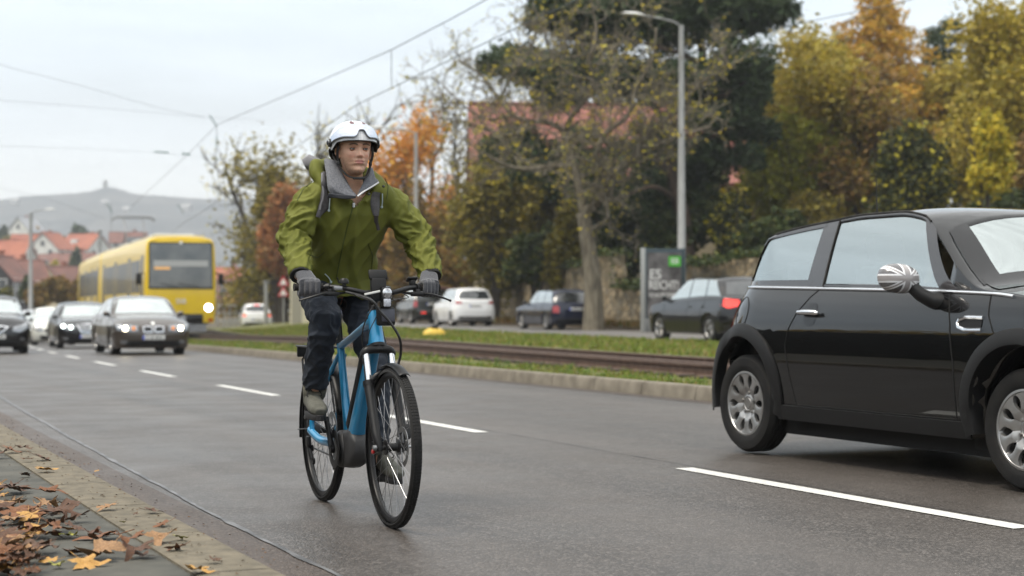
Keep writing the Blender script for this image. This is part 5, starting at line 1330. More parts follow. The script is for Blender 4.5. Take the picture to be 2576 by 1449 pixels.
# tail lamp edge, front lamps, grille, bumper bands
for ax, s in (('-y', -1), ('+y', 1)):
    mb = MB(); B.patch('-x', [(s * .60, .66), (s * .745, .66)], [(s * .58, .86), (s * .70, .86)], 6, 8, 0.006, mb); mb.build("tail_lamp", M['tail_red'], mini)
    mb = MB(); lo, up = oval(s * .56, .70, 0.125, 0.105); B.patch('+x', lo, up, 14, 8, 0.006, mb); mb.build("headlamp", M['headlamp_off'], mini)
mb = MB(); B.patch('+x', [(-.34, .60), (.34, .60)], [(-.38, .70), (.38, .70)], 14, 4, 0.006, mb); mb.build("grille", M['chrome'], mini)
mb = MB(); B.patch('+x', [(-.70, .25), (.70, .25)], [(-.72, .42), (.72, .42)], 20, 4, 0.006, mb); B.patch('-x', [(-.70, .34), (.70, .34)], [(-.72, .50), (.72, .50)], 20, 4, 0.006, mb)
mb.build("bumper_band", M['black_plastic'], mini)
plate(mini, B, 1, 0, .48, "S·MK 2104"); plate(mini, B, -1, 0, .62, "S·MK 2104")
mb = MB(); pa = B.hit('z', (-0.93, 0), 0); mb.tube([pa, pa + Vector((-0.02, 0, 0.05)), pa + Vector((-0.035, 0, 0.28))], [0.010, 0.005, 0.0022], 8); mb.build("aerial", M['black_plastic'], mini)
mb = MB(); mb.rbox((-0.80, -0.66, 0.14), (0.16, 0.05, 0.10), 0.02); mb.rbox((0.80, -0.66, 0.14), (0.14, 0.05, 0.09), 0.02); mb.tube([(-1.9, -.35, .24), (-1.2, -.35, .22)], 0.03, 10)
mb.box((0, 0, 0.12), (2.9, 1.36, 0.10)); mb.build("underbody", DARKWELL, mini)  # low wide plate added to deepen the shade under the car
add_wheels(mini, MS, 'holes', w=0.175, rimr=0.197)
for _c in mini.children:
    if not _c.name.startswith('wheel'): _c.location.z += 0.062
# placed so that the right-hand wheels stand where the photograph shows them
mini.scale = (1.065, 1.065, 1.065)
mini.location = (6.88, 8.13, 0.0); mini.rotation_euler = (0, 0, -pi / 2 + RAD(0.63))
# ================================================================ THE OTHER CARS
def base_spec(**k):
    S = dict(W=1.80, r=0.31, R=0.365, cf=0.5, cb=0.42, pf=3.0, pb=3.4, crown=0.06, tumble=0.36, kw=0.2,
        side=[(0.15, .06), (.25, .03), (.4, .008), (.55, .0), (.68, .004), (.80, .03), (.9, .06), (1.0, .085), (1.15, .10)],
        nose=[(.2, -.06), (.35, -.01), (.5, .0), (.65, -.03), (.8, -.10)], tail=[(.2, .08), (.4, .01), (.6, .0), (.8, .02), (1.0, .05)])
    S.update(k); return S
def side_windows(b, root, xs_lo, xs_up, zlo, zup, mt=None, frame=None):
    """xs_lo/xs_up: list of (x0,x1) pairs for the bottom / top edge of each pane"""
    for ax in ('-y', '+y'):
        for (a0, a1), (c0, c1) in zip(xs_lo, xs_up):
            mb = MB(); b.patch(ax, [(a0, zlo(a0)), ((a0 + a1) / 2, zlo((a0 + a1) / 2)), (a1, zlo(a1))], [(c0, zup(c0)), ((c0 + c1) / 2, zup((c0 + c1) / 2)), (c1, zup(c1))], 8, 5, 0.005, mb)
            mb.build("side_window", mt or M['glass_sky_sheen'], root, angle=180)
def seams(b, root, lines):
    for ax in ('-y', '+y'):
        mb = MB()
        for L_ in lines: b.line(ax, L_, 0.005, 0.0, mb, 5)
        mb.build("door_seam", SE, root)
def handles(b, root, pts, mt):
    for ax in ('-y', '+y'):
        for (x, z) in pts:
            mb = MB(); mb.tube([b.hit(ax, (x - .09, z), 0.01), b.hit(ax, (x - .06, z), 0.028), b.hit(ax, (x + .06, z), 0.028), b.hit(ax, (x + .09, z), 0.01)], 0.012, 8)
            mb.build("door_handle", mt, root)
def under(root, x0, x1):
    mb = MB(); mb.box(((x0 + x1) / 2, 0, .22), (x1 - x0, 1.1, .08)); mb.build("underbody", DARKWELL, root)
def pair(b, root, axis, name, mt, lo, up, n=12, m=5, off=0.006, thick=0):
    out = []
    for s in (-1, 1):
        mb = MB(); b.patch(axis, [(s * y, z) for y, z in lo], [(s * y, z) for y, z in up], n, m, off, mb, thick=thick)
        out.append(mb.build(name, mt, root, angle=60))
    return out
def quad_patch(b, root, axis, name, mt, lo, up, n=16, m=5, off=0.005, thick=0):
    mb = MB(); b.patch(axis, lo, up, n, m, off, mb, thick=thick); return mb.build(name, mt, root, angle=60)
def lamp_disc(b, root, y, z, r, mt, axis='+x', off=0.012, name="headlight_bulb"):
    mb = MB(); lo, up = oval(y, z, r, r); b.patch(axis, lo, up, 10, 5, off, mb); return mb.build(name, mt, root)
def put(o, v, u, rot=0.0, dz=0.0):
    o.location = RP(v, u, dz); o.rotation_euler = (0, 0, rot - slope_ang(u)); return o
TOWARDS, AWAY = -pi / 2, pi / 2

def sedan(label, paint, kind, group=None):
    if kind == 'bmw':
        S = base_spec(x0=-2.36, x1=2.40, W=1.80, r=.32, R=.375, wheels=(-1.40, 1.43), pf=3.2,
            top=[(-2.6, .85), (-2.36, .93), (-2.2, 1.02), (-1.75, 1.06), (-1.1, 1.33), (-.7, 1.415), (0, 1.435), (.4, 1.40), (.62, 1.34), (1.22, 1.0), (1.28, .985), (1.9, .90), (2.25, .80), (2.4, .74)],
            belt=[(-2.4, .90), (-1.5, .95), (0, .93), (1.1, .90), (1.8, .80), (2.2, .72), (2.4, .66)], bot=[(-2.36, .36), (-2.1, .26), (-1.8, .20), (1.9, .18), (2.3, .19), (2.4, .26)])
    else:
        S = base_spec(x0=-2.40, x1=2.44, W=1.85, r=.33, R=.385, wheels=(-1.42, 1.45), pf=3.0,
            top=[(-2.6, .85), (-2.40, .95), (-2.25, 1.05), (-1.8, 1.09), (-1.1, 1.36), (-.7, 1.445), (0, 1.47), (.4, 1.435), (.62, 1.38), (1.25, 1.03), (1.31, 1.01), (1.9, .93), (2.28, .84), (2.44, .76)],
            belt=[(-2.4, .93), (-1.5, .97), (0, .95), (1.1, .92), (1.8, .83), (2.2, .75), (2.44, .68)], bot=[(-2.4, .36), (-2.1, .26), (-1.8, .20), (1.9, .18), (2.3, .19), (2.44, .26)])
    b = Body(S); root = thing("saloon_car", label, "car", group=group); b.surf("body", paint, root)
    zl = lambda x: cr(S['belt'], x) + .03
    zu = lambda x: min(cr(S['top'], x) - .085, 1.40)
    side_windows(b, root, [(-1.50, -1.28), (-1.22, -.32), (-.26, .98)], [(-1.20, -1.05), (-1.02, -.30), (-.25, .52)], zl, zu)
    seams(b, root, [[(-.29, .93), (-.30, .6), (-.30, .26)], [(.98, .9), (1.0, .6), (.98, .26)], [(-1.25, .93), (-1.22, .75), (-1.02, .62)], [(-.95, .25), (.98, .25)]])
    handles(b, root, [(-.45, .80), (-1.10, .81)], paint)
    quad_patch(b, root, '+x', "windscreen", M['glass_sky_sheen'], [(-.70, .995), (0, 1.015), (.70, .995)], [(-.555, 1.335), (0, 1.365), (.555, 1.335)], 18, 8)
    quad_patch(b, root, '-x', "rear_window", M['glass_dark'], [(-.64, 1.09), (0, 1.10), (.64, 1.09)], [(-.52, 1.33), (0, 1.35), (.52, 1.33)], 14, 6)
    mirrors(root, M['black_gloss'] if kind != 'bmw' else paint, .86, .99, .80, (.13, .17, .13))
    add_wheels(root, S, 'double' if kind == 'bmw' else 'ten', w=.22, rimr=.215); under(root, -2.1, 2.1)
    pair(b, root, '-x', "tail_lamp", M['tail_red'], [(.55, .72), (.86, .72)], [(.55, .86), (.84, .88)])
    quad_patch(b, root, '+x', "lower_grille", M['black_plastic'], [(-.62, .24), (.62, .24)], [(-.66, .36), (.66, .36)], 20, 3)
    mb = MB(); B2 = b
    if kind == 'bmw':
        h = pair(b, root, '+x', "headlamp", M['headlamp_off'], [(.36, .585), (.60, .575), (.84, .61)], [(.36, .715), (.62, .735), (.85, .74)])
        for s, dim in ((1, 0), (-1, 0)):
            lamp_disc(b, root, s * .64, .65, .052, M['headlamp_on']); lamp_disc(b, root, s * .46, .65, .045, M['amber'], name="side_light")
        g = pair(b, root, '+x', "kidney_grille", M['chrome'], [(.02, .56), (.08, .545), (.24, .56)], [(.02, .70), (.08, .715), (.25, .70)], off=.012, thick=1)
        pair(b, root, '+x', "grille_mesh", M['black_gloss'], [(.045, .575), (.215, .58)], [(.045, .685), (.22, .685)], off=.018)
        mb = MB(); lo, up = oval(0, .765, .038, .038); b.patch('+x', lo, up, 10, 5, .01, mb); mb.build("badge", M['plate_white'], root)
        plate(root, b, 1, 0, .44, "S LB 5027", off=.02)
    else:
        pair(b, root, '+x', "headlamp", M['headlamp_off'], [(.40, .62), (.62, .60), (.86, .66)], [(.40, .74), (.62, .77), (.86, .80)])
        for s in (-1, 1):
            lamp_disc(b, root, s * .74, .71, .05, M['headlamp_cool']); lamp_disc(b, root, s * .52, .68, .05, M['headlamp_cool'])
        quad_patch(b, root, '+x', "grille", M['chrome'], [(-.22, .50), (0, .485), (.22, .50)], [(-.36, .76), (0, .80), (.36, .76)], 14, 6, .012, 1)
        mb = MB()
        for k in range(5):
            z = .525 + k * .05; w = lerp(.20, .31, k / 4); b.patch('+x', [(-w, z), (w, z)], [(-w, z + .028), (w, z + .028)], 8, 1, .019, mb)
        mb.build("grille_slat", M['black_gloss'], root)
        plate(root, b, 1, 0, .40, "S TR 418", off=.02)
    pair(b, root, '+x', "fog_lamp", M['headlamp_off'], [(.60, .30), (.74, .30)], [(.60, .37), (.74, .37)], 5, 3, .009)
    pair(b, root, '+x', "bonnet_crease", SE, [(.36, .76), (.44, .90)], [(.365, .76), (.447, .90)], 8, 1, .001) if False else None
    return root, b, S

def hatch(label, paint, kind, name="hatchback_car", group=None, style='five', lit=False, plate_txt="S GH 330"):
    """kind: suv, white (tall compact), wagon, compact (sloping nose), small"""
    P = dict(
        seat=dict(L=4.28, W=1.77, H=1.50, hood=(1.05, 1.02, .93, .80), ws=(.30, 1.02), rear=(-2.03, -1.62), belt=(1.0, .95), wh=(-1.29, 1.28), r=.315),
        b=dict(L=4.36, W=1.79, H=1.56, hood=(1.05, 1.07, .97, .82), ws=(.35, 1.12), rear=(-2.06, -1.62), belt=(1.06, .97), wh=(-1.33, 1.36), r=.325),
        white=dict(L=4.08, W=1.75, H=1.60, hood=(1.10, 1.10, 1.0, .85), ws=(.45, 1.2), rear=(-1.96, -1.70), belt=(1.08, .98), wh=(-1.25, 1.24), r=.31),
        suv=dict(L=4.35, W=1.80, H=1.70, hood=(1.0, 1.12, 1.05, .95), ws=(.25, .85), rear=(-2.10, -1.98), belt=(1.12, 1.06), wh=(-1.30, 1.32), r=.345),
        wagon=dict(L=4.50, W=1.72, H=1.45, hood=(1.15, .98, .90, .78), ws=(.25, .95), rear=(-2.20, -1.85), belt=(.94, .90), wh=(-1.33, 1.36), r=.31),
        small=dict(L=3.85, W=1.68, H=1.50, hood=(1.05, 1.02, .94, .80), ws=(.35, .98), rear=(-1.82, -1.55), belt=(1.0, .93), wh=(-1.20, 1.22), r=.30))[kind]
    h = P['L'] / 2; H = P['H']; hx, h0, h1, h2 = P['hood']; w0, w1 = P['ws']; r0, r1 = P['rear']; bz0, bz1 = P['belt']
    hx = w1 + .04
    S = base_spec(x0=-h, x1=h, W=P['W'], r=P['r'], R=P['r'] + .055, wheels=P['wh'],
        top=[(-h - .3, .85), (-h, bz0 - .02), (r0 - .01, bz0 + .02), (r1, H - .07), (r1 + .12, H - .03), (-.6, H), (0, H - .005), (w0 - .05, H - .055), (w0 + .12, H - .13), (w1, h0 + .02), (hx + .03, h0), (lerp(hx, h, .6), h1), (h - .12, h2), (h, h2 - .08)],
        belt=[(-h, bz0 - .03), (-1.2, bz0), (0, lerp(bz0, bz1, .5)), (w1, bz1 - .02), (lerp(w1, h, .6), h1 - .10), (h, h2 - .14)],
        bot=[(-h, .36), (-h + .2, .27), (-h + .5, .21), (h - .5, .19), (h - .12, .2), (h, .28)], crown=.07, tumble=.30 if kind != 'suv' else .22,
        cb=0.34, pb=3.2, tail=[(.2, .08), (.4, .0), (.65, .0), (.9, .05), (1.2, .09), (1.6, .10)] if kind != 'seat' else [(.2, .08), (.4, .0), (.65, .0), (.9, .08), (1.3, .15)])
    b = Body(S); root = thing(name, label, "car", group=group); b.surf("body", paint, root)
    zl = lambda x: cr(S['belt'], x) + .035
    zu = lambda x: min(cr(S['top'], x) - .085, H - .075)
    m_ = w1 - .12
    rr = r1 + .06
    side_windows(b, root, [(r0 + .28, -1.08), (-1.02, -.22), (-.16, m_)], [(rr + .18, -1.02), (-.97, -.21), (-.16, w0 + .14)], zl, zu)
    seams(b, root, [[(-.19, bz1), (-.20, .6), (-.20, .27)], [(m_ + .06, bz1 - .05), (m_ + .1, .6), (m_ + .04, .27)], [(-1.04, bz0), (-1.02, .8), (-.85, .62)], [(-.85, .26), (m_, .26)], [(r0 + .25, .45), (h - .6, .45)][:0] or [(-.85, .262), (m_, .262)]])
    handles(b, root, [(-.35, bz1 - .14), (-1.0, bz1 - .13)], paint)
    quad_patch(b, root, '+x', "windscreen", M['glass_sky_sheen'], [(-.70, h0 + .01), (0, h0 + .04), (.70, h0 + .01)], [(-.53, H - .145), (0, H - .10), (.53, H - .145)], 18, 8)
    wl = .66 if kind != 'suv' else .64
    quad_patch(b, root, '-x', "rear_window", M['glass_dark'], [(-wl, bz0 + .05), (0, bz0 + .03), (wl, bz0 + .05)], [(-.55, H - .15), (0, H - .13), (.55, H - .15)], 16, 6, .007)
    mirrors(root, M['black_gloss'], m_ - .02, bz1 + .07, P['W'] / 2 - .10)
    add_wheels(root, S, style, w=.21, rimr=.215); under(root, -h + .3, h - .3)
    T = M['tail_lit'] if lit else M['tail_red']
    hw = P['W'] / 2
    if kind == 'suv':
        pair(b, root, '-x', "tail_lamp", T, [(hw - .21, .80), (hw - .06, .80)], [(hw - .22, 1.10), (hw - .09, 1.10)]); sp = (.66, .14)
    elif kind == 'wagon':
        pair(b, root, '-x', "tail_lamp", T, [(hw - .24, .60), (hw - .04, .62)], [(hw - .24, .84), (hw - .06, .84)])
    elif kind == 'white':
        pair(b, root, '-x', "tail_lamp", T, [(hw - .33, .93), (hw - .05, .93)], [(hw - .30, 1.02), (hw - .07, 1.06)])
    elif kind == 'b':
        pair(b, root, '-x', "tail_lamp", T, [(hw - .42, .86), (hw - .15, .80), (hw - .02, .88)], [(hw - .42, .99), (hw - .15, 1.02), (hw - .04, 1.03)])
    elif kind == 'small':
        pair(b, root, '-x', "tail_lamp", M['amber'] if lit else T, [(hw - .22, .82), (hw - .08, .82)], [(hw - .22, .94), (hw - .09, .94)])
        pair(b, root, '-x', "tail_lamp", T, [(hw - .24, .76), (hw - .05, .76)], [(hw - .24, .82), (hw - .05, .82)])
        quad_patch(b, root, '-x', "brake_light", M['tail_lit'], [(-.14, H - .13), (.14, H - .13)], [(-.14, H - .085), (.14, H - .085)], 5, 2, .012)
    else:
        pair(b, root, '-x', "tail_lamp", T, [(hw - .30, .82), (hw - .05, .82)], [(hw - .30, .95), (hw - .06, .98)])
    plate(root, b, -1, 0, {'suv': .92, 'wagon': .74, 'white': .84, 'b': .62, 'small': .60, 'seat': .6}[kind], plate_txt)
    quad_patch(b, root, '-x', "rear_bumper_band", M['black_plastic'], [(-.66, .30), (.66, .30)], [(-.70, .42), (.70, .42)], 18, 3, .008, 1)
    if kind == 'suv':
        quad_patch(b, root, '-x', "bumper_reflector", M['tail_lit'], [(.30, .50), (.52, .50)], [(.30, .56), (.52, .56)], 6, 2, .008)
        quad_patch(b, root, '-x', "bumper_step", M['steel'], [(-.6, .60), (.6, .60)], [(-.6, .635), (.6, .635)], 12, 1, .02, 1)
    pair(b, root, '+x', "headlamp", M['headlamp_off'], [(.42, h2 - .22), (.62, h2 - .24), (hw - .07, h2 - .14)], [(.44, h2 - .12), (.66, h2 - .05), (hw - .08, h2 + .02)])
    if kind == 'seat':
        quad_patch(b, root, '+x', "grille", M['chrome'], [(-.20, .57), (0, .50), (.20, .57)], [(-.34, .70), (0, .74), (.34, .70)], 14, 6, .012, 1)
        quad_patch(b, root, '+x', "grille_mesh", M['black_gloss'], [(-.17, .59), (0, .535), (.17, .59)], [(-.29, .68), (0, .71), (.29, .68)], 12, 5, .020)
        mb = MB(); B_ = b; b.line('+x', [(.10, .665), (-.08, .665), (-.09, .63), (.09, .63), (.08, .595), (-.10, .595)], .012, .024, mb, 3); mb.build("badge", M['chrome'], root)
        quad_patch(b, root, '+x', "lower_grille", M['black_plastic'], [(-.62, .24), (.62, .24)], [(-.66, .38), (.66, .38)], 20, 3)
        pair(b, root, '+x', "fog_lamp", M['headlamp_off'], [(.60, .36), (.72, .36)], [(.60, .43), (.72, .43)], 5, 3, .012)
        plate(root, b, 1, 0, .45, "S RP 7091", off=.02)
    else:
        quad_patch(b, root, '+x', "grille", M['black_gloss'], [(-.36, h2 - .26), (.36, h2 - .26)], [(-.38, h2 - .14), (.38, h2 - .14)], 12, 3, .008)
        quad_patch(b, root, '+x', "lower_grille", M['black_plastic'], [(-.5, .26), (.5, .26)], [(-.55, .40), (.55, .40)], 14, 3, .008)
        plate(root, b, 1, 0, .47, plate_txt, off=.02)
    return root, b, S

random.seed(5)
P_BROWN = car_paint("dark_brown_metallic", (0.065, 0.052, 0.043), met=0.5, rough=0.35)
P_BLACK = car_paint("black_car_paint", (0.004, 0.004, 0.005), rough=0.3, dirt=0.15)
P_SILV = car_paint("silver_car_paint", (0.42, 0.44, 0.47), met=0.5, rough=0.35)
P_CREAM = car_paint("white_car_paint", (0.70, 0.71, 0.66), rough=0.3)
P_WHITE = car_paint("clean_white_paint", (0.78, 0.79, 0.80), rough=0.3, dirt=0.2)
P_NAVY = car_paint("navy_car_paint", (0.006, 0.009, 0.030), rough=0.35)
P_GREEN = car_paint("dark_green_black_paint", (0.012, 0.014, 0.012), rough=0.35)
for p_ in (P_BROWN, P_BLACK, P_NAVY, P_GREEN):
    p_.node_tree.nodes["Principled BSDF"].inputs["Coat IOR"].default_value = 1.55
    p_.node_tree.nodes["Principled BSDF"].inputs["Specular IOR Level"].default_value = 0.1
bmw, bb, SS = sedan("dark brown saloon with lit round headlamps and a twin oval chrome grille", P_BROWN, 'bmw')
def place_front(root, px, Z, rot=TOWARDS, dz=0.0, extra=0.0):
    """centre of the car's front stands on the ray through px at depth Z"""
    q = at(px, 768, Z); u = q.y; v = q.x - bend(u)
    a = rot - slope_ang(u) + extra
    root.rotation_euler = (0, 0, a); fr = Vector((cos(a), sin(a), 0)) * 2.3
    c = Vector((q.x, q.y, 0)) - fr; u2 = c.y; v2 = c.x - bend(u2)
    root.location = RP(v2, u2, dz); return v, u
print("bmw", place_front(bmw, 385, 39.5, extra=RAD(1.5)))
eclass, _, _ = sedan("black saloon with pale lit headlamps and wide slatted chrome grille, behind the brown saloon", P_BLACK, 'merc')
print("eclass", place_front(eclass, 222, 51.5, extra=RAD(1.5)))
lc, _, _ = hatch("black hatchback cut off by the left edge, chrome grille with a curved badge", P_BLACK, 'seat', style='ten')
print("left", place_front(lc, -12, 41.5, extra=RAD(1)))
wc, _, _ = hatch("small cream white hatchback queueing behind the black saloon", P_CREAM, 'small')
print("white queue", place_front(wc, 139, 64, extra=RAD(2)))
for s in (-1, 1): pass
sc_, _, _ = hatch("silver hatchback queueing behind the black hatchback at the left edge", P_SILV, 'seat')
print("silver", place_front(sc_, 92, 70, extra=RAD(2)))
bc, _, _ = hatch("black five-door people carrier driving away past the advertising case", P_BLACK, 'b', name="people_carrier", style='double', lit=True, plate_txt="S KV 922")
put(bc, 19.9, 34.6, AWAY)
wg, _, _ = hatch("dark navy estate car parked against the stone wall", P_NAVY, 'wagon', name="estate_car", style='seven', plate_txt="S EM 6150")
put(wg, 23.0, 53.5, AWAY)
wh, _, _ = hatch("white tall hatchback parked between the navy estate and the black off-roader", P_WHITE, 'white', style='five', plate_txt="BB ND 81")
put(wh, 22.6, 64.3, AWAY)
sv, _, _ = hatch("black off-road car with tall red tail lamps, parked at the far end of the wall", P_GREEN, 'suv', name="off_road_car", style='five', plate_txt="S WA 377")
put(sv, 23.0, 73.5, AWAY)
sw, _, _ = hatch("small white hatchback driving away with its brake light lit, right of the tram", P_WHITE, 'small', lit=True, style='five', plate_txt="S CE 12")
place_front(sw, 634, 98, rot=AWAY, extra=0); sw.location.z = -0.42
nb, _, _ = hatch("blue hatchback glimpsed between the cyclist's legs with lit tail lamps", P_NAVY, 'small', lit=True, plate_txt="S JU 54")
place_front(nb, 842, 84, rot=AWAY)
# ================================================================ YELLOW TRAM
TY = mat("tram_yellow", (0.80, 0.55, 0.010), 0.35, coat=.5, col2=(0.74, 0.50, 0.010), scale=1.5)
TROOF = mat("tram_roof", (0.62, 0.62, 0.58), 0.45, col2=(.5, .5, .46), scale=1)
TGL = mat("tram_glass", (0.030, 0.034, 0.034), 0.10, spec=.5, col2=(.12, .12, .11), scale=1.3)
TGL2 = mat("tram_windscreen", (0.07, 0.08, 0.085), 0.12, spec=.8, coat=.6, col2=(.16, .17, .17), scale=.9, detail=3)
GREYM = mat("tram_inner_band", (.42, .43, .43), .5)
class Shell(Body):
    def __init__(b, L, front=True):
        # section: y,z from skirt up over the roof
        sec = [(1.26, .42), (1.30, .80), (1.325, 1.3), (1.325, 2.0), (1.30, 2.75), (1.28, 3.22), (1.23, 3.46), (1.13, 3.57), (.8, 3.62), (.4, 3.64), (0, 3.645)]
        nx = 40; xs = [-L + L * i / 24 for i in range(24)]; fr = [(-.0, 1.0)]
        vs, fs, idx = [], [], {}
        st = [(x, 1.0, 0) for x in xs] + [(-.42 + .42 * sin(t * pi / 2), 1 - .10 * (1 - cos(t * pi / 2)) ** 2.2, t) for t in [0, .25, .45, .6, .72, .82, .9, .96, 1.0]] + [(.012, .70, 1), (.02, .35, 1), (.022, 0.0, 1)]
        for i, (x, w, t) in enumerate(st):
            for j, (y, z) in enumerate(sec):
                rake = -.10 * ((z - 1.2) / 2.4) ** 2 if z > 1.2 else -.04 * (1.2 - z)
                zz = z - (0.10 * t ** 4 if z > 3 else 0)
                xx = x + (rake * t if front else 0)
                for s in (0, 1):
                    idx[i, j, s] = len(vs); vs.append((xx, (y if s == 0 else -y) * w, zz))
        for i in range(len(st) - 1):
            for j in range(len(sec) - 1):
                q = (idx[i, j, 0], idx[i + 1, j, 0], idx[i + 1, j + 1, 0], idx[i, j + 1, 0]); fs.append(q)
                q = (idx[i, j, 1], idx[i, j + 1, 1], idx[i + 1, j + 1, 1], idx[i + 1, j, 1]); fs.append(q)
        j = 0
        fs.append(tuple(idx[0, j, 0] for j in range(len(sec))) + tuple(idx[0, j, 1] for j in range(len(sec) - 1, -1, -1)))
        b.vs, b.fs, b.fs_all = vs, fs, fs; b.bvh = BVHTree.FromPolygons([Vector(v) for v in vs], fs)
def tram_car(root, L, M4, front=True):
    b = Shell(L); b2 = []
    def fin(o):
        o.matrix_local = M4; return o
    mb = MB(); mb.v = b.vs; mb.f = b.fs; mb.m = [0] * len(b.fs)
    body = fin(mb.build("coach_body", TY, root, angle=50))
    mb = MB(); mb.box((-L / 2, 0, 3.60), (L - .9, 1.9, .22)); [mb.rbox((-x, 0, 3.74), (2.2, 1.5, .18), .04) for x in (3.0, 9, 14) if x < L - 2]; fin(mb.build("roof_equipment", TROOF, root))
    for ax in ('-y', '+y'):
        # doors (dark, tall) and window bands between them
        for x0, x1 in ((-1.55, -.75), (-6.3, -5.2), (-12.2, -11.1), (-17.6, -16.6)):
            if -x0 < L: fin(b.patch(ax, [(x0, .75), (x1, .75)], [(x0, 2.95), (x1, 2.95)], 4, 6, .008).build("door", TGL, root))
        for x0, x1 in ((-5.05, -1.75), (-10.95, -6.45), (-16.45, -12.35)):
            if -x0 < L:
                n = int((x1 - x0) / 1.1)
                for k in range(n):
                    a, c = lerp(x0, x1, k / n) + .05, lerp(x0, x1, (k + 1) / n) - .05
                    fin(b.patch(ax, [(a, 1.55), (c, 1.55)], [(a, 2.80), (c, 2.80)], 4, 4, .006).build("side_window", TGL, root))
    mb = MB()
    for x in (-3.0, -4.9, -14.2, -16.1):
        if -x < L:
            for s in (-1, 1):
                mb.lathe([(0, -.07), (.36, -.07), (.37, 0), (.34, .07), (0, .07)], 20, 'Y', c=(x, s * .72, .37))
    mb.box((-4, 0, .38), (3.2, 1.7, .3)); mb.box((-15.1, 0, .38), (3.2, 1.7, .3)); mb.box((-L / 2, 0, .62), (L - .6, 2.2, .5)); fin(mb.build("bogie", M['black_plastic'], root))
    return b, body, fin
tram = thing("tram", "long yellow tram with one lit round headlamp coming towards the camera", "tram")
tb, tbody, fin = tram_car(tram, 19.0, Matrix.Identity(4))
tram_car(tram, 19.0, Matrix.Translation((-19.5, .0, 0)) @ Matrix.Rotation(RAD(-1.2), 4, 'Z'), False)
ws = tb.patch('+x', [(-1.19, 1.68), (1.19, 1.68)], [(-1.17, 3.42), (1.17, 3.42)], 20, 12, .012, thick=1).build("windscreen_seal", M['rubber'], tram)
tb.patch('+x', [(-1.14, 1.74), (1.14, 1.74)], [(-1.12, 3.37), (1.12, 3.37)], 20, 12, .022).build("windscreen", TGL2, ws)
tb.patch('+x', [(-1.0, 2.52), (1.0, 2.52)], [(-1.0, 2.74), (1.0, 2.74)], 16, 2, .026).build("sun_blind", GREYM, ws)
tb.patch('+x', [(-.98, 2.40), (-.40, 2.40)], [(-.98, 2.50), (-.40, 2.50)], 6, 1, .027).build("destination_board", mat("destination_glow", (.5, .28, .1), .5, emit=(1, .55, .2), estr=.35), ws)
mb = MB(); tb.line('+x', [(.62, 1.76), (.15, 1.84), (-.10, 1.90)], .014, .035, mb); tb.line('+x', [(-.12, 1.76), (-.5, 1.84), (-.75, 1.90)], .014, .035, mb); mb.build("wiper", M['black_plastic'], tram)
lo, up = oval(0, 3.41, .065, .065); tb.patch('+x', lo, up, 10, 5, .03).build("marker_lamp", M['plate_white'], tram)
for s in (-1, 1):
    lo, up = oval(s * 1.02, .98, .155, .150); h = tb.patch('+x', lo, up, 12, 6, .02, thick=1).build("headlamp", M['chrome'], tram)
    lo, up = oval(s * 1.02, .98, .13, .13); tb.patch('+x', lo, up, 12, 6, .034).build("headlamp_glass", mat("tram_headlamp", (1, 1, .95), .3, emit=(1, .96, .85), estr=12 if s > 0 else 6), h)
    lo, up = oval(s * 1.10, .52, .10, .055); tb.patch('+x', lo, up, 8, 4, .02).build("tail_lamp", M['tail_red'], tram)
# coupler bay under the nose: black panel standing for the shaded recess
mb = MB(); mb.rbox((.04, 0, .58), (.06, 1.62, .34), .02); mb.build("coupler_bay", M['black_gloss'], tram)
mb = MB(); mb.rbox((.18, 0, .56), (.34, .34, .24), .05); mb.lathe([(0, -.2), (.06, -.2), (.06, .2), (0, .2)], 12, 'X', c=(.15, .0, .72)); mb.box((-.3, 0, .22), (.5, 1.9, .3)); mb.build("coupler", M['steel'], tram)
text_mesh("SSB", .26, M['plate_white'], "fleet_logo", tram, facing((1, 0, 0), (tb.hit('+x', (0.0, 1.22), .0).x + .02, 0.0, 1.22)), ext=.003)
for s in (-1, 1):
    mb = MB(); mb.rbox((-.25, s * 1.52, 2.06), (.12, .20, .42), .03); mb.tube([(-.4, s * 1.30, 2.3), (-.28, s * 1.5, 2.22)], .02, 6); mb.build("wing_mirror", M['black_plastic'], tram)
PX = -17.0; mb = MB()
for s in (-1, 1): mb.tube([(PX, s * .5, 3.75), (PX + 1.1, s * .42, 4.45), (PX, s * .45, 5.18)], .045, 6)
for y0 in (0, .3): mb.tube([(PX + y0, -1.0, 5.05), (PX + y0, -.8, 5.2), (PX + y0, .8, 5.2), (PX + y0, 1.0, 5.05)], .06, 6)
mb.box((PX, 0, 3.85), (1.5, 1.2, .2)); mb.box((PX + .5, 0, 4.05), (.5, .7, .4)); mb.build("pantograph", M['steel'], tram)
q = at(455, 768, 62.5); tram.location = (q.x, q.y, -0.10); tram.rotation_euler = (0, 0, -pi / 2 - RAD(5.9))
print("tram v", q.x - bend(q.y), q.y)
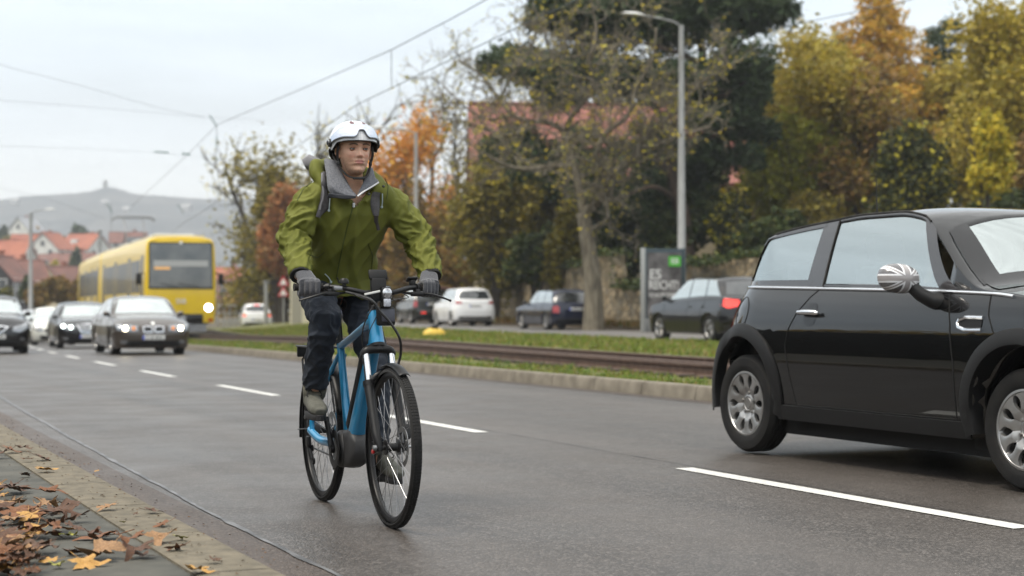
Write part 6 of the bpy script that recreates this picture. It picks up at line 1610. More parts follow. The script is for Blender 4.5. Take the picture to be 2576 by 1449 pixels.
# ================================================================ LAMP POSTS, WIRES, SIGNS
def lamp_post(label, px, Z, zb, H, arm, ang, r0=.11, r1=.055, group="tall grey street lamps", head=.75):
    b = at(px, 768, Z); root = thing("street_lamp", label, "street lamp", (b.x, b.y, zb), 0, group)
    mb = MB(); mb.tube([(0, 0, -.2), (0, 0, .02), (0, 0, 1.6), (0, 0, 1.65), (0, 0, H)], [r0 * 1.25, r0 * 1.25, r0 * 1.22, r0, r1], 16); mb.build("pole", M['galv'], root)
    d = Vector((cos(ang), sin(ang), 0)); mb = MB(); mb.tube(spline([Vector((0, 0, H - .15)), Vector((0, 0, H + .05)) + d * .15, Vector((0, 0, H + .18)) + d * arm * .5, Vector((0, 0, H + .25)) + d * arm], 5), .035, 10); mb.build("arm", M['galv'], root)
    mb = MB(); rows = []
    for i in range(9):
        t = i / 8; w = .16 * (sin(pi * min(1, t * .9 + .08)) ** .6); h = .09 * (sin(pi * min(1, t * .9 + .08)) ** .6); c = Vector((0, 0, H + .25 + .04 * t)) + d * (arm - .05 + head * t); sd = Vector((-d.y, d.x, 0))
        rows.append([c + sd * (w * cos(2 * pi * k / 12)) + Vector((0, 0, h * sin(2 * pi * k / 12) * (1 if sin(2 * pi * k / 12) > 0 else .5))) for k in range(12)])
    mb.grid(rows, close_u=True); mb.build("lamp_head", mat("lamp_head", (.62, .63, .62), .5), root); return root
CR_ANG = atan2(C_R.y, C_R.x)
lamp_post("tall grey street lamp right behind the advertising case, its head among the pine branches", 1714, 54.5, .15, 9.95, 1.35, CR_ANG + pi + .3, .14, .085, head=.8)
lamp_post("slim street lamp right of the cyclist, in front of the orange tree", 1046, 88, -.05, 10.1, 1.7, CR_ANG + pi, .125, .09, head=.95)
lamp_post("street lamp left of the tram beyond the queue of cars", 77, 122, -1.2, 8.9, 1.05, CR_ANG, .16, .12, head=.8)
b = at(251, 768, 150); t_ = thing("catenary_mast", "thin grey mast behind the tram's roof", "mast", (b.x, b.y, -2)); mb = MB(); mb.tube([(0, 0, 0), (0, 0, 9.5)], [.16, .12], 10); mb.build("pole", M['galv'], t_); mb = MB(); mb.box((0, 0, 9.6), (.35, .35, .2)); mb.build("cap", M['galv'], t_)
b = at(669, 768, 92); t_ = thing("catenary_mast", "short pale post behind the small white car", "mast", (b.x, b.y, -.5)); mb = MB(); mb.tube([(0, 0, 0), (0, 0, 2.75)], [.13, .12], 10); mb.build("pole", M['galv'], t_); mb = MB(); mb.box((0, 0, 2.78), (.3, .3, .1)); mb.build("cap", M['galv'], t_)
# red and white warning post left of the cyclist's hand
b = at(713, 768, 88); sg = thing("warning_post", "post with two red and white warning triangles beside the pale building", "road sign", (b.x, b.y, -.3), -YAW)
mb = MB(); mb.tube([(0, 0, 0), (0, 0, 2.7)], .05, 8); mb.build("pole", M['galv'], sg)
REDM = mat("sign_red", (.45, .02, .03), .4)
for z in (2.55, 2.0):
    mb = MB(); mb.prism([(-.32, z - .26), (.32, z - .26), (0, z + .30)], 'Y', -.10, -.07); o_ = mb.build("sign_plate", REDM, sg); mb = MB(); mb.prism([(-.19, z - .19), (.19, z - .19), (0, z + .15)], 'Y', -.115, -.102); mb.build("sign_field", M['plate_white'], o_)

# overhead wires over the tram track and span wires across the street
WIRE = mat("wire", (.10, .12, .13), .5, metal=.3)
def wire(label, pts, r=.008, name="overhead_wire", group="overhead wires of the tram line"):
    mb = MB(); mb.tube(pts, r, 5); return tag(mb.build(name, WIRE, None), label, "wire", group)
wz = 5.6
wire("contact wire running from over the tram up to the top middle of the picture", [at(368, 640, 90), at(455, 566, 70), at(560, 310 + 190, 58), at(700, 400, 44), at(900, 262, 36), at(1150, 142, 31), at(1320, 60, 29), at(1450, 0, 27.5), at(1700, -120, 25)], .009)
wire("upper carrier wire above the contact wire, rising to the top middle of the picture", [at(330, 520, 95), at(460, 400, 75), at(548, 313, 62), at(720, 240, 48), at(860, 180, 40), at(985, 125, 35), at(1130, 50, 32), at(1230, -5, 30), at(1400, -90, 28)], .010)
wire("dropper between the two wires right of the helmet", [at(984, 125, 35), at(985, 219, 35.2)], .008)
wire("faint wire crossing the sky from the upper left to the insulators", [at(-60, 148, 42), at(200, 215, 50), at(400, 272, 56), at(520, 296, 60)], .0045, group="span wires across the street")
wire("second faint wire crossing the sky below the first", [at(-60, 248, 46), at(200, 268, 54), at(400, 284, 60), at(520, 296, 62), at(640, 300, 70)], .004, group="span wires across the street")
wire("faint level wire left of the small insulators over the hill", [at(-60, 365, 60), at(200, 374, 60), at(390, 383, 60), at(545, 400, 61)], .004, group="span wires across the street")
wire("fine cable dropping towards the houses at the left", [at(-60, 460, 90), at(120, 500, 100), at(262, 550, 120)], .007, group="span wires across the street")
wire("wire pair crossing the trees at the upper right", [at(1960, 70, 44), at(2080, 45, 42), at(2250, 10, 40), at(2400, -30, 38)], .010, group="span wires across the street")
INS = mat("insulator_green", (.02, .13, .11), .3, coat=.6)
def insulator(label, a, b_, n=5, r=.06):
    a, b_ = Vector(a), Vector(b_); mb = MB(); mb.tube([a, b_], .012, 6); d = (b_ - a)
    for k in range(n):
        c = a + d * ((k + .5) / n); mb.tube([c - d.normalized() * .025, c, c + d.normalized() * .025], [.02, r, .02], 10)
    tag(mb.build("insulator", INS, None), label, "insulator", "green insulators on the tram wires")
insulator("upper green insulator where the faint sky wires meet", at(527, 290, 61), at(545, 318, 61), 4, .055)
insulator("green insulator hanging straight down below the wire junction", at(545, 340, 61), at(545, 372, 61), 2, .04)
insulator("small green insulator ball at the lower end of the hanging wire", at(545, 396, 61), at(546, 404, 61), 1, .07)
insulator("long green insulator lying along the level wire", at(388, 382, 60), at(424, 384, 60), 6, .045)
insulator("short green insulator right of the long level one", at(458, 386, 60), at(478, 389, 60), 4, .045)
wire("short vertical hanger between the insulators", [at(545, 318, 61), at(545, 398, 61)], .010, group="span wires across the street")
insulator("dark insulator on the wires just above the pantograph's left end", at(268, 510, 95), at(282, 536, 95), 4, .07)
insulator("dark insulator on the wires above the tram's windscreen", at(446, 514, 95), at(462, 538, 95), 4, .07)
wire("hanger beside the pantograph", [at(280, 512, 95), at(279, 585, 95)], .012, group="span wires across the street")

# ---- free-standing advertising case
b = at(1668, 768, 52.5); ac = thing("advertising_case", "free-standing grey advertising case with a dark poster and a green square", "advertising case", (b.x, b.y, .15), -YAW + RAD(14))
w, h = 1.30, 2.60; DKM = mat("case_frame", (.035, .055, .065), .4, metal=.3); LTM = mat("case_side", (.33, .34, .33), .5, metal=.3)
mb = MB(); mb.rbox((0, 0, h / 2), (w, .20, h), .02); mb.build("case_body", DKM, ac)
mb = MB(); mb.rbox((-w / 2 - .02, 0, h / 2), (.09, .24, h + .04), .01); mb.build("side_post", LTM, ac)
mb = MB(); mb.rbox((w / 2 + .02, 0, h / 2), (.05, .22, h + .04), .01); mb.build("side_post", DKM, ac)
mb = MB(); mb.rbox((0, -.012, .20), (w - .04, .21, .42), .01); mb.build("foot_panel", mat("case_foot", (.15, .155, .155), .6), ac)
POS = mat("poster_print", (.045, .040, .040), .4, col2=(.20, .19, .19), scale=2.0, detail=6, lo=.42, hi=.7)
mb = MB(); mb.box((0, -.105, 1.46), (1.12, .006, 2.02)); po = mb.build("poster", POS, ac)
mb = MB(); mb.box((.34, -.112, 2.20), (.40, .006, .32)); g_ = mb.build("green_square", mat("poster_green", (.06, .42, .02), .5), po)
text_mesh("EB", .24, M['plate_white'], "poster_lettering", po, facing((0, -1, 0), (.34, -.118, 2.20)))
text_mesh("ES", .42, M['plate_white'], "poster_lettering", po, facing((0, -1, 0), (-.30, -.112, 1.78)))
text_mesh("REICHT!", .38, M['plate_white'], "poster_lettering", po, facing((0, -1, 0), (-.02, -.112, 1.44)) @ Matrix.Diagonal((.72, 1, 1, 1)))
text_mesh("SCHLUSS DAMIT", .17, M['plate_white'], "poster_lettering", po, facing((0, -1, 0), (-.02, -.112, 1.14)) @ Matrix.Diagonal((.78, 1, 1, 1)))
# ---- yellow half-round marker on the median's far edge
b = gnd(1092, 842, .12); mk = thing("track_marker", "low yellow dome with a black cap on the grass below the parked off-road car", "marker", (b.x, b.y, .10))
mb = MB(); mb.lathe([(.36, 0), (.34, .08), (.27, .16), (.15, .215), (0, .23)], 20); mb.xf(Matrix.Diagonal((1, .6, 1, 1))); mb.build("dome", mat("marker_yellow", (.62, .42, .05), .5), mk)
mb = MB(); mb.lathe([(.13, .20), (.12, .27), (.06, .30), (0, .31)], 12); mb.build("cap", M['black_plastic'], mk)
# ---- pale building behind the cyclist's arm and the fence beyond it
b = at(768, 768, 84); pb = thing("kiosk_building", "pale cream flat-roofed building behind the cyclist's bent arm", "building", (b.x, b.y, -.2), -YAW + RAD(8))
mb = MB(); mb.box((0, 0, 1.3), (1.5, 1.6, 2.9)); mb.build("wall", mat("cream_render", (.72, .68, .52), .8), pb); mb = MB(); mb.rbox((0, 0, 2.8), (1.7, 1.8, .16), .03); mb.build("roof", CONC, pb); mb = MB(); mb.box((-.45, -.81, 1.0), (.5, .04, 1.9)); mb.build("door", mat("kiosk_door", (.35, .33, .27), .6), pb)
fn = thing("fence", "low grey green railing behind the small white car", "fence"); mb = MB(); P0, P1 = at(548, 785, 112), at(720, 785, 108)
for z in (-.1, .45, .95): mb.tube([(P0.x, P0.y, z), (P1.x, P1.y, z)], .03, 6)
mb.build("rail", M['galv'], fn)
for k in range(12):
    mb = MB(); c = P0.lerp(P1, k / 11); mb.tube([(c.x, c.y, -1.2), (c.x, c.y, 1.0)], .035, 6); mb.build("post", M['galv'], fn)
# ---- the carport roof edge between the shrubs
b = at(1135, 768, 78); cp = thing("carport", "small red roofed shelter half hidden in the shrubs", "shelter", (b.x, b.y, terrain_z(b.x, b.y)), -YAW); mb = MB(); mb.box((0, 0, 2.0), (1.5, 1.5, .12), Matrix.Rotation(RAD(6), 3, 'Y')); mb.build("roof", TILE_B, cp)
for s in (-1, 1):
    mb = MB(); mb.box((s * .65, 0, .9), (.1, .1, 2.2)); mb.build("post", BARK_P, cp)
# ================================================================ THE BICYCLE
BK_X, BK_Y = 2.634, 8.02
BK_ROT = -RAD(92.6)
BKM = Matrix.Translation((BK_X, BK_Y, dip(BK_Y) + 0.004)) @ Matrix.Rotation(BK_ROT, 4, 'Z')
BKI = BKM.inverted()
def loc(px, py, xl):
    """bike-space point where the line of sight of a measured picture point meets the upright plane x = xl"""
    o = BKI @ C_O; q = BKI @ at(px, py, 8.0); d = q - o
    return o + d * ((xl - o.x) / d.x)
BLUE = mat("frame_blue", (0.012, 0.23, 0.47), 0.33, metal=0.2, coat=.8, col2=(0.016, 0.28, 0.54), scale=2)
BBLK = mat("bike_black", (0.008, 0.008, 0.009), 0.4, spec=.35)
BGREY = mat("motor_grey", (0.035, 0.035, 0.037), 0.5)
SPOKE = mat("spoke_steel", (.33, .33, .34), .3, metal=.9)
BTYRE = mat("bike_tyre", (0.010, 0.010, 0.010), 0.65, spec=.3, bump=.3, bscale=220, col2=(.019, .018, .018), scale=7)
REFL = mat("reflective_band", (.07, .07, .072), .35)
bike = link(bpy.data.objects.new("bicycle", None)); bike.matrix_world = BKM
tag(bike, "blue electric trekking bicycle with black fork, ridden by the man in green", "bicycle")
RH, FH, BBK = Vector((0, 0, .352)), Vector((1.12, 0, .352)), Vector((.465, 0, .295))
def bike_wheel(c, front):
    rng = random.Random(5); w = thing("wheel", "", "", c); del w["label"]; del w["category"]; bpy.data.objects.remove(w)
    mb = MB(); n = 64
    prof = []
    for k in range(15):
        a = pi * k / 14; prof.append((.3285 + .0235 * sin(a), -.0235 * cos(a)))
    mb.lathe(prof, 96, 'Y'); tb_ = mb.build("wheel", BTYRE, bike, angle=60); tb_.location = c
    mb = MB()     # tread blocks
    for k in range(150):
        a = 2 * pi * k / 150
        for y, z in ((-.012, .3505), (.0, .3525), (.012, .3505)):
            R = Matrix.Rotation(-a, 3, 'Y'); mb.box(R @ Vector((0, y, z)), (.010, .0095, .0035), R)
    mb.build("tread", BTYRE, tb_, smooth=False)
    mb = MB()
    for s in (-1, 1): mb.lathe([(.332, s * .0206), (.3365, s * .0222), (.336, s * .0228), (.3315, s * .0213)], 96, 'Y', closed=True)
    mb.build("reflective_band", REFL, tb_)
    mb = MB(); mb.lathe([(.329, -.0125), (.318, -.0140), (.306, -.0105), (.303, -.004), (.303, .004), (.306, .0105), (.318, .0140), (.329, .0125)], 96, 'Y', closed=True); mb.build("rim", BBLK, tb_)
    mb = MB(); N = 32
    for k in range(N):
        a = 2 * pi * k / N; s = 1 if k % 2 else -1; tw = (1 if (k // 2) % 2 else -1) * .95
        h = Vector((.030 * cos(a + tw), s * .030, .030 * sin(a + tw))); e = Vector((.304 * cos(a), 0, .304 * sin(a))); mb.tube([h, e], .0012, 5, caps=False)
    mb.build("spoke", SPOKE, tb_)
    mb = MB(); mb.lathe([(0, -.052), (.010, -.052), (.012, -.036), (.033, -.034), (.033, -.027), (.018, -.020), (.018, .020), (.033, .027), (.033, .034), (.012, .036), (.010, .052), (0, .052)], 28, 'Y'); mb.build("hub", BBLK, tb_)
    mb = MB(); ro = .090
    mb.lathe([(.066, .0435), (ro, .0435), (ro, .0455), (.066, .0455)], 60, 'Y', closed=True)
    for k in range(6):
        a = 2 * pi * k / 6; mb.tube([(.02 * cos(a), .0445, .02 * sin(a)), (.07 * cos(a + .5), .0445, .07 * sin(a + .5))], .004, 5)
    mb.build("brake_disc", M['steel'], tb_)
    return tb_
bike_wheel(RH, False); bike_wheel(FH, True)
# ---- frame
def dirv(a, b): return (Vector(b) - Vector(a)).normalized()
HT, HB = Vector((.840, 0, .950)), Vector((.898, 0, .795)); hax = dirv(HT, HB)
mb = MB()
mb.tube([HT, HT + hax * .03, HB - hax * .03, HB], [.027, .029, .033, .034], 28)
mb.tube(spline([Vector((.300, 0, .775)), Vector((.50, 0, .822)), Vector((.70, 0, .875)), Vector((.865, 0, .905))], 6), [.0185] * 12 + [.020, .021, .022, .024, .025, .026, .027], 20)
# down tube: deep flattened section, swelling to the motor
rows = []
for i in range(13):
    t = i / 12; c = Vector((.885, 0, .855)).lerp(Vector((.575, 0, .375)), t); d = dirv((.885, 0, .855), (.575, 0, .375)); nrm = Vector((-d.z, 0, d.x)); w, h = lerp(.026, .036, t), lerp(.030, .046, t)
    rows.append([c + nrm * (h * math.copysign(abs(sin(a)) ** .6, sin(a))) + Vector((0, w * math.copysign(abs(cos(a)) ** .6, cos(a)), 0)) for a in [2 * pi * k / 24 for k in range(24)]])
mb.grid(rows, close_u=True)
mb.tube([Vector((.455, 0, .34)), Vector((.40, 0, .49)), Vector((.335, 0, .68)), Vector((.300, 0, .795))], [.024, .021, .0185, .0185], 20)
for s in (-1, 1):
    mb.tube(spline([Vector((.44, s * .030, .335)), Vector((.36, s * .052, .318)), Vector((.18, s * .062, .315)), Vector((.07, s * .066, .335)), Vector((.0, s * .067, .352))], 6), [.019] * 13 + [.018] * 12, 14, flat=1.15)
    mb.tube(spline([Vector((.035, s * .067, .35)), Vector((.03, s * .066, .42)), Vector((.10, s * .055, .50)), Vector((.22, s * .028, .64)), Vector((.322, s * .014, .735))], 6), [.013] * 20 + [.011] * 5, 12)
fr = mb.build("frame", BLUE, bike, angle=50)
text_mesh("BOSCH", .022, BBLK, "frame_lettering", fr, facing((0, -1, 0), (.30, -.0735, .318)) @ Matrix.Rotation(RAD(-2), 4, 'Z'), ext=.0004)
for a_, b_, r_, n_ in ((HT - hax * .002, HT + hax * .006, .030, 'headset_cup'), (HB - hax * .004, HB + hax * .010, .0365, 'headset_cup'), (Vector((.302, 0, .787)), Vector((.296, 0, .806)), .0225, 'seat_clamp')): mb = MB(); mb.tube([a_, b_], r_, 24); mb.build(n_, BBLK, bike)
mb = MB(); mb.tube([Vector((.300, 0, .79)), Vector((.245, 0, .975))], .0145, 18); mb.build("seat_post", BBLK, bike)
mb = MB(); rows = []
for i in range(13):
    t = i / 12; x = lerp(.075, .355, t); w = lerp(.080, .018, sstep(t, .15, .85)) * (sin(pi * min(1, t * 4 + .25) / 2)); hz = 1.000 + .008 * sin(pi * t)
    rows.append([(x, w * cos(2 * pi * k / 16), hz - .022 + .026 * sin(2 * pi * k / 16)) for k in range(16)])
mb.grid(rows, close_u=True); mb.build("saddle", M['black_plastic'], bike)
# battery behind the down tube, motor and guards
mb = MB(); rows = []
for i in range(13):
    t = i / 12; c = Vector((.775, 0, .765)).lerp(Vector((.505, 0, .375)), t); d = dirv((.885, 0, .855), (.575, 0, .375)); nrm = Vector((-d.z, 0, d.x)); e = min(1, sin(pi * (t * .94 + .03)) * 3.2)
    rows.append([c + nrm * (.022 * 1.35 * e * math.copysign(abs(sin(a)) ** .5, sin(a))) + Vector((0, .036 * e ** .5 * math.copysign(abs(cos(a)) ** .5, cos(a)), 0)) for a in [2 * pi * k / 20 for k in range(20)]])
mb.grid(rows, close_u=True); mb.build("battery", BBLK, bike)
mb = MB(); mb.lathe([(0, -.066), (.05, -.068), (.074, -.064), (.086, -.050), (.089, -.03), (.089, .03), (.086, .05), (.074, .064), (0, .066)], 40, 'Y', c=BBK)
rows = []
for x, zl_, zh, w in ((.47, .21, .385, .055), (.53, .208, .392, .055), (.585, .222, .392, .052), (.625, .25, .372, .045), (.645, .285, .345, .03)):
    c = (zl_ + zh) / 2; h = (zh - zl_) / 2; rows.append([(x, w * math.copysign(abs(cos(a)) ** .5, cos(a)), c + h * math.copysign(abs(sin(a)) ** .5, sin(a))) for a in [2 * pi * k / 20 for k in range(20)]])
mb.grid(rows, close_u=True); mb.f.append(tuple(len(mb.v) - 20 + k for k in range(20))); mb.m.append(0); mo = mb.build("motor", BGREY, bike)
mb = MB(); mb.lathe([(.0, -.0695), (.055, -.0705), (.060, -.069)], 32, 'Y', c=BBK); mb.build("motor_cover", M['steel'], mo)
mb = MB(); mb.lathe([(.055, -.074), (.086, -.074), (.092, -.078), (.086, -.081), (.055, -.080)], 48, 'Y', c=BBK, closed=True); mb.build("chain_guard", BBLK, bike)
PR, PL = Vector((.40, -.145, .442)), Vector((.53, .145, .150))
for s, P_ in ((-1, PR), (1, PL)):
    a = Vector((BBK.x, s * .088, BBK.z)); b_ = Vector((P_.x, s * .100, P_.z)); mb = MB(); mb.tube([a, a.lerp(b_, .5), b_], [.016, .012, .0135], 12, flat=.7)
    mb.lathe([(0, -.012), (.02, -.010), (.02, .010), (0, .012)], 16, 'Y', c=a); ck = mb.build("crank_arm", BBLK, bike)
    mb = MB(); mb.rbox((P_.x, s * .155, P_.z), (.095, .085, .018), .005); mb.tube([(P_.x, s * .10, P_.z), (P_.x, s * .20, P_.z)], .009, 10); mb.build("pedal", BBLK, ck)
# chain, cassette, derailleur
mb = MB(); NL = 58
for k in range(NL):
    t = k / NL; p0, p1 = (Vector((.03, -.052, .395)), Vector((BBK.x, -.052, .348))) if k % 2 == 0 else (Vector((.02, -.052, .262)), Vector((BBK.x, -.052, .245)))
    c = p0.lerp(p1, t); mb.box(c, (.0125, .006, .008), Matrix.Rotation(-atan2(p1.z - p0.z, p1.x - p0.x), 3, 'Y'))
mb.build("chain", M['steel'], bike)
mb = MB()
for k in range(9): mb.lathe([(.012, -.030 - k * .0038), (.022 + .0028 * (9 - k), -.030 - k * .0038), (.022 + .0028 * (9 - k), -.0315 - k * .0038), (.012, -.0315 - k * .0038)], 30, 'Y', c=RH)
mb.build("cassette", M['steel'], bike)
mb = MB(); mb.rbox((.0, -.078, .295), (.05, .02, .055), .008); mb.tube([(.0, -.075, .28), (.03, -.066, .21)], .010, 8); [mb.lathe([(0, -.006), (.017, -.006), (.017, .006), (0, .006)], 14, 'Y', c=c_) for c_ in ((.005, -.062, .262), (.035, -.062, .20))]; mb.build("derailleur", BBLK, bike)
mb = MB(); mb.tube([(.10, .075, .30), (-.16, .10, .14)], .008, 8); mb.build("kickstand", BBLK, bike)
# ---- fork
frk = MB(); crown = HB + hax * .030
frk.tube([HB, HB + hax * .03], .030, 20)
frk.tube(spline([crown + Vector((-.004, -.066, -.018)), crown + Vector((0, -.052, .006)), crown + Vector((.002, 0, .012)), crown + Vector((0, .052, .006)), crown + Vector((-.004, .066, -.018))], 5), [.020] * 21, 14, flat=1.1)
for s in (-1, 1):
    p0 = crown + Vector((0, s * .060, 0)); p1 = p0 + hax * .150; p2 = Vector((1.075, s * .062, .41)); p3 = Vector((1.115, s * .058, .352))
    frk.tube([p1 - hax * .01, p1 + hax * .012], .0265, 16); frk.tube([p1, p1.lerp(p2, .5), p2, p3, p3 + Vector((.004, 0, -.018))], [.0235, .0215, .020, .019, .012], 18)
frk.tube(spline([crown + hax * .16 + Vector((.0, -.06, 0)), crown + hax * .115 + Vector((.02, -.03, 0)), crown + hax * .105 + Vector((.024, 0, 0)), crown + hax * .115 + Vector((.02, .03, 0)), crown + hax * .16 + Vector((.0, .06, 0))], 4), [.013] * 17, 10)
fo = frk.build("fork", BBLK, bike, angle=50)
for s in (-1, 1): mb = MB(); p0 = crown + Vector((0, s * .060, 0)); mb.tube([p0 + hax * .0, p0 + hax * .15], .0155, 16); mb.build("stanchion", M['chrome'], fo)
mb = MB(); mb.rbox((1.095, .070, .415), (.04, .035, .07), .01, Matrix.Rotation(RAD(-20), 3, 'Y')); mb.build("brake_calliper", BBLK, fo)
mb = MB(); mb.tube([(1.12, -.085, .352), (1.12, .085, .352)], .006, 10); mb.lathe([(0, -.09), (.012, -.09), (.012, -.075), (0, -.075)], 12, 'Y', c=FH); mb.build("axle", M['steel'], fo)
mb = MB(); mb.lathe([(0, -.004), (.010, -.004), (.010, .004), (0, .004)], 12, 'Y', c=(1.112, -.088, .335)); mb.build("skewer_end", M['tail_red'], fo)
# ---- mudguards
def guard(c, a0, a1, name, r=.372, w=.030):
    mb = MB(); rows = []
    for k in range(29):
        a = lerp(a0, a1, k / 28); rows.append([(c.x + (r - .012 * (abs(q) ** 3)) * cos(a), w * q, c.z + (r - .012 * (abs(q) ** 3)) * sin(a)) for q in (-1, -.8, -.4, 0, .4, .8, 1)])
    mb.grid(rows); o = mb.build(name, BBLK, bike); sm = o.modifiers.new("t", 'SOLIDIFY'); sm.thickness = .002; return o
guard(FH, RAD(62), RAD(112), "front_mudguard", .370, .027); gr = guard(RH, RAD(15), RAD(190), "rear_mudguard", .374)
mb = MB()
for s in (-1, 1):
    mb.tube([(-.02, s * .075, .36), (-.16, s * .066, .70), (-.02, s * .060, .765)], .0055, 8); mb.tube([(-.30, s * .06, .765), (.15, s * .06, .765)], .0055, 8); mb.tube([(0, s * .075, .36), (-.365, s * .035, .33)], .003, 6)
for x in (-.30, -.15, 0, .13): mb.tube([(x, -.06, .765), (x, .06, .765)], .0045, 8)
mb.rbox((-.31, 0, .735), (.02, .11, .055), .006); rk = mb.build("luggage_rack", BBLK, bike)
mb = MB(); mb.rbox((-.322, 0, .735), (.012, .10, .045), .004); mb.build("rear_reflector", M['tail_red'], rk)
# ---- cockpit
BARZ = 1.052
def barpt(t):      # t -1..1 along the bar, +y is the rider's left
    y = .345 * t; k = abs(t); return Vector((.905 - .155 * sstep(k, .18, 1.0), y, BARZ - .024 + .028 * sstep(k, .10, .55)))
mb = MB(); pts = [barpt(-1 + 2 * k / 48) for k in range(49)]; mb.tube(pts, [.0155 if abs(-1 + 2 * k / 48) < .16 else .0118 for k in range(49)], 16); hb = mb.build("handlebar", BBLK, bike)
for s in (-1, 1):
    mb = MB(); g_ = [barpt(s * (.66 + .34 * k / 8)) for k in range(9)]; mb.tube(g_, [.0165] * 9, 18); mb.tube([barpt(s * .995), barpt(s * 1.01)], .018, 16); mb.tube([barpt(s * .655), barpt(s * .67)], .0185, 16); mb.build("grip", M['rubber'], hb)
    mb = MB(); c = barpt(s * .60); mb.tube([barpt(s * .585), barpt(s * .625)], .0185, 14); mb.rbox(c + Vector((.022, 0, -.022)), (.03, .026, .03), .008)
    mb.rbox(c + Vector((.036, s * .0, -.030)), (.026, .075, .022), .008); mb.tube([c + Vector((.036, -s * .035, -.028)), c + Vector((.036, -s * .085, -.022))], [.007, .004], 8)
    mb.tube(spline([c + Vector((.046, s * .030, -.030)), c + Vector((.072, s * .055, -.032)), c + Vector((.070, s * .105, -.046)), c + Vector((.052, s * .150, -.060))], 5), [.0085] * 6 + [.0075] * 5 + [.0065] * 4 + [.009], 10, flat=.7)
    mb.build("brake_lever", BBLK, hb)
mb = MB(); c = barpt(.55); mb.rbox(c + Vector((-.012, 0, .018)), (.03, .028, .035), .008); mb.rbox(c + Vector((-.02, .0, .038)), (.04, .048, .010), .004, Matrix.Rotation(RAD(-25), 3, 'Y')); mb.build("remote_control", M['black_plastic'], hb)
mb = MB(); c = barpt(-.50); mb.rbox(c + Vector((.012, 0, -.004)), (.026, .05, .022), .007); mb.build("shifter", M['steel'], hb)
mb = MB(); c = barpt(-.43) + Vector((0, 0, .030)); mb.lathe([(0, .016), (.014, .014), (.021, .005), (.022, -.008), (.020, -.010), (0, -.010)], 20, 'Z', c=c); mb.rbox(c + Vector((0, 0, -.018)), (.02, .018, .016), .004); mb.tube([c + Vector((.0, -.024, -.008)), c + Vector((.004, -.032, .018))], .003, 6); mb.build("bell", BBLK, hb)
# stem shroud, display seen from behind, lamp, flat front plate
mb = MB(); mb.tube([HT, HT - hax * .045], .021, 18); mb.tube([HT - hax * .035, Vector((.87, 0, 1.01)), barpt(0)], [.021, .021, .023], 16); mb.build("stem", BBLK, bike)
mb = MB(); Rm = Matrix.Rotation(RAD(-24), 3, 'Y')
mb.rbox((.925, -.004, 1.046), (.036, .072, .105), .012, Matrix.Rotation(RAD(-8), 3, 'Y')); dsp = mb.build("display_mount", M['black_plastic'], bike)
mb = MB(); mb.rbox((.916, -.004, 1.112), (.020, .088, .050), .010, Rm); mb.build("display", M['black_plastic'], dsp)
mb = MB(); mb.rbox((.955, .020, 1.010), (.045, .052, .100), .014, Matrix.Rotation(RAD(-3), 3, 'Y')); fl = mb.build("front_lamp", M['black_gloss'], bike)
LENS = mat("lamp_lens", (.78, .80, .84), .08, metal=.7, col2=(.25, .26, .28), scale=70, coat=1)
mb = MB()
lo, up = oval(0, 0, .0215, .0225, 16, 2.2); mb.grid([[(.979 + .006 * (1 - (q - .5) ** 2 * 4), .020 + lerp(a[0], b_[0], q), 1.030 + lerp(a[1], b_[1], q)) for a, b_ in zip(lo, up)] for q in [k / 6 for k in range(7)]]); mb.build("lamp_lens", LENS, fl)
mb = MB(); mb.rbox((.981, .020, .986), (.010, .034, .036), .006); mb.build("lower_reflector", mat("white_reflector", (.55, .58, .66), .2, coat=1, col2=(.35, .37, .43), scale=160), fl)
mb = MB(); mb.rbox((.950, .022, .925), (.022, .088, .085), .012, Matrix.Rotation(RAD(-6), 3, 'Y')); pl_ = mb.build("front_plate", M['black_plastic'], bike)
mb = MB(); mb.rbox((.963, .030, .930), (.004, .062, .058), .002, Matrix.Rotation(RAD(-6), 3, 'Y')); mb.build("plate_face", mat("plate_grey", (.060, .062, .082), .35), pl_)
CAB = mat("cable_black", (.012, .012, .013), .4, coat=.4)
for nm, pts, r in (("cable", [barpt(-.50) + Vector((.03, .03, -.02)), Vector((.985, -.06, 1.00)), Vector((.99, -.02, .95)), Vector((.985, .03, .90)), Vector((.985, .075, .83)), Vector((.955, .092, .76)), Vector((.945, .080, .70))], .0062),
                   ("cable", [Vector((.96, -.03, .985)), Vector((.965, -.065, .93)), Vector((.94, -.080, .87)), Vector((.90, -.070, .80)), Vector((.865, -.036, .765))], .0034),
                   ("cable", [barpt(.56) + Vector((.036, -.08, -.02)), Vector((.98, .12, 1.01)), Vector((.975, .06, 1.0)), Vector((.97, .0, .97))], .0022),
                   ("cable", [barpt(-.56) + Vector((.036, .08, -.02)), Vector((.99, -.12, 1.015)), Vector((.985, -.06, .99)), Vector((.975, -.02, .95)), Vector((.94, -.05, .86)), Vector((.88, -.04, .80))], .0022),
                   ("cable", [Vector((.945, .080, .70)), Vector((1.03, .085, .55)), Vector((1.09, .088, .43))], .003)):
    mb = MB(); mb.tube(spline(pts, 8), r, 8); mb.build(nm, CAB, bike)
mb = MB(); mb.rbox((.965, -.045, 1.030), (.006, .075, .010), .002, Matrix.Rotation(RAD(12), 3, 'X')); mb.build("light_bracket", M['plate_white'], hb)
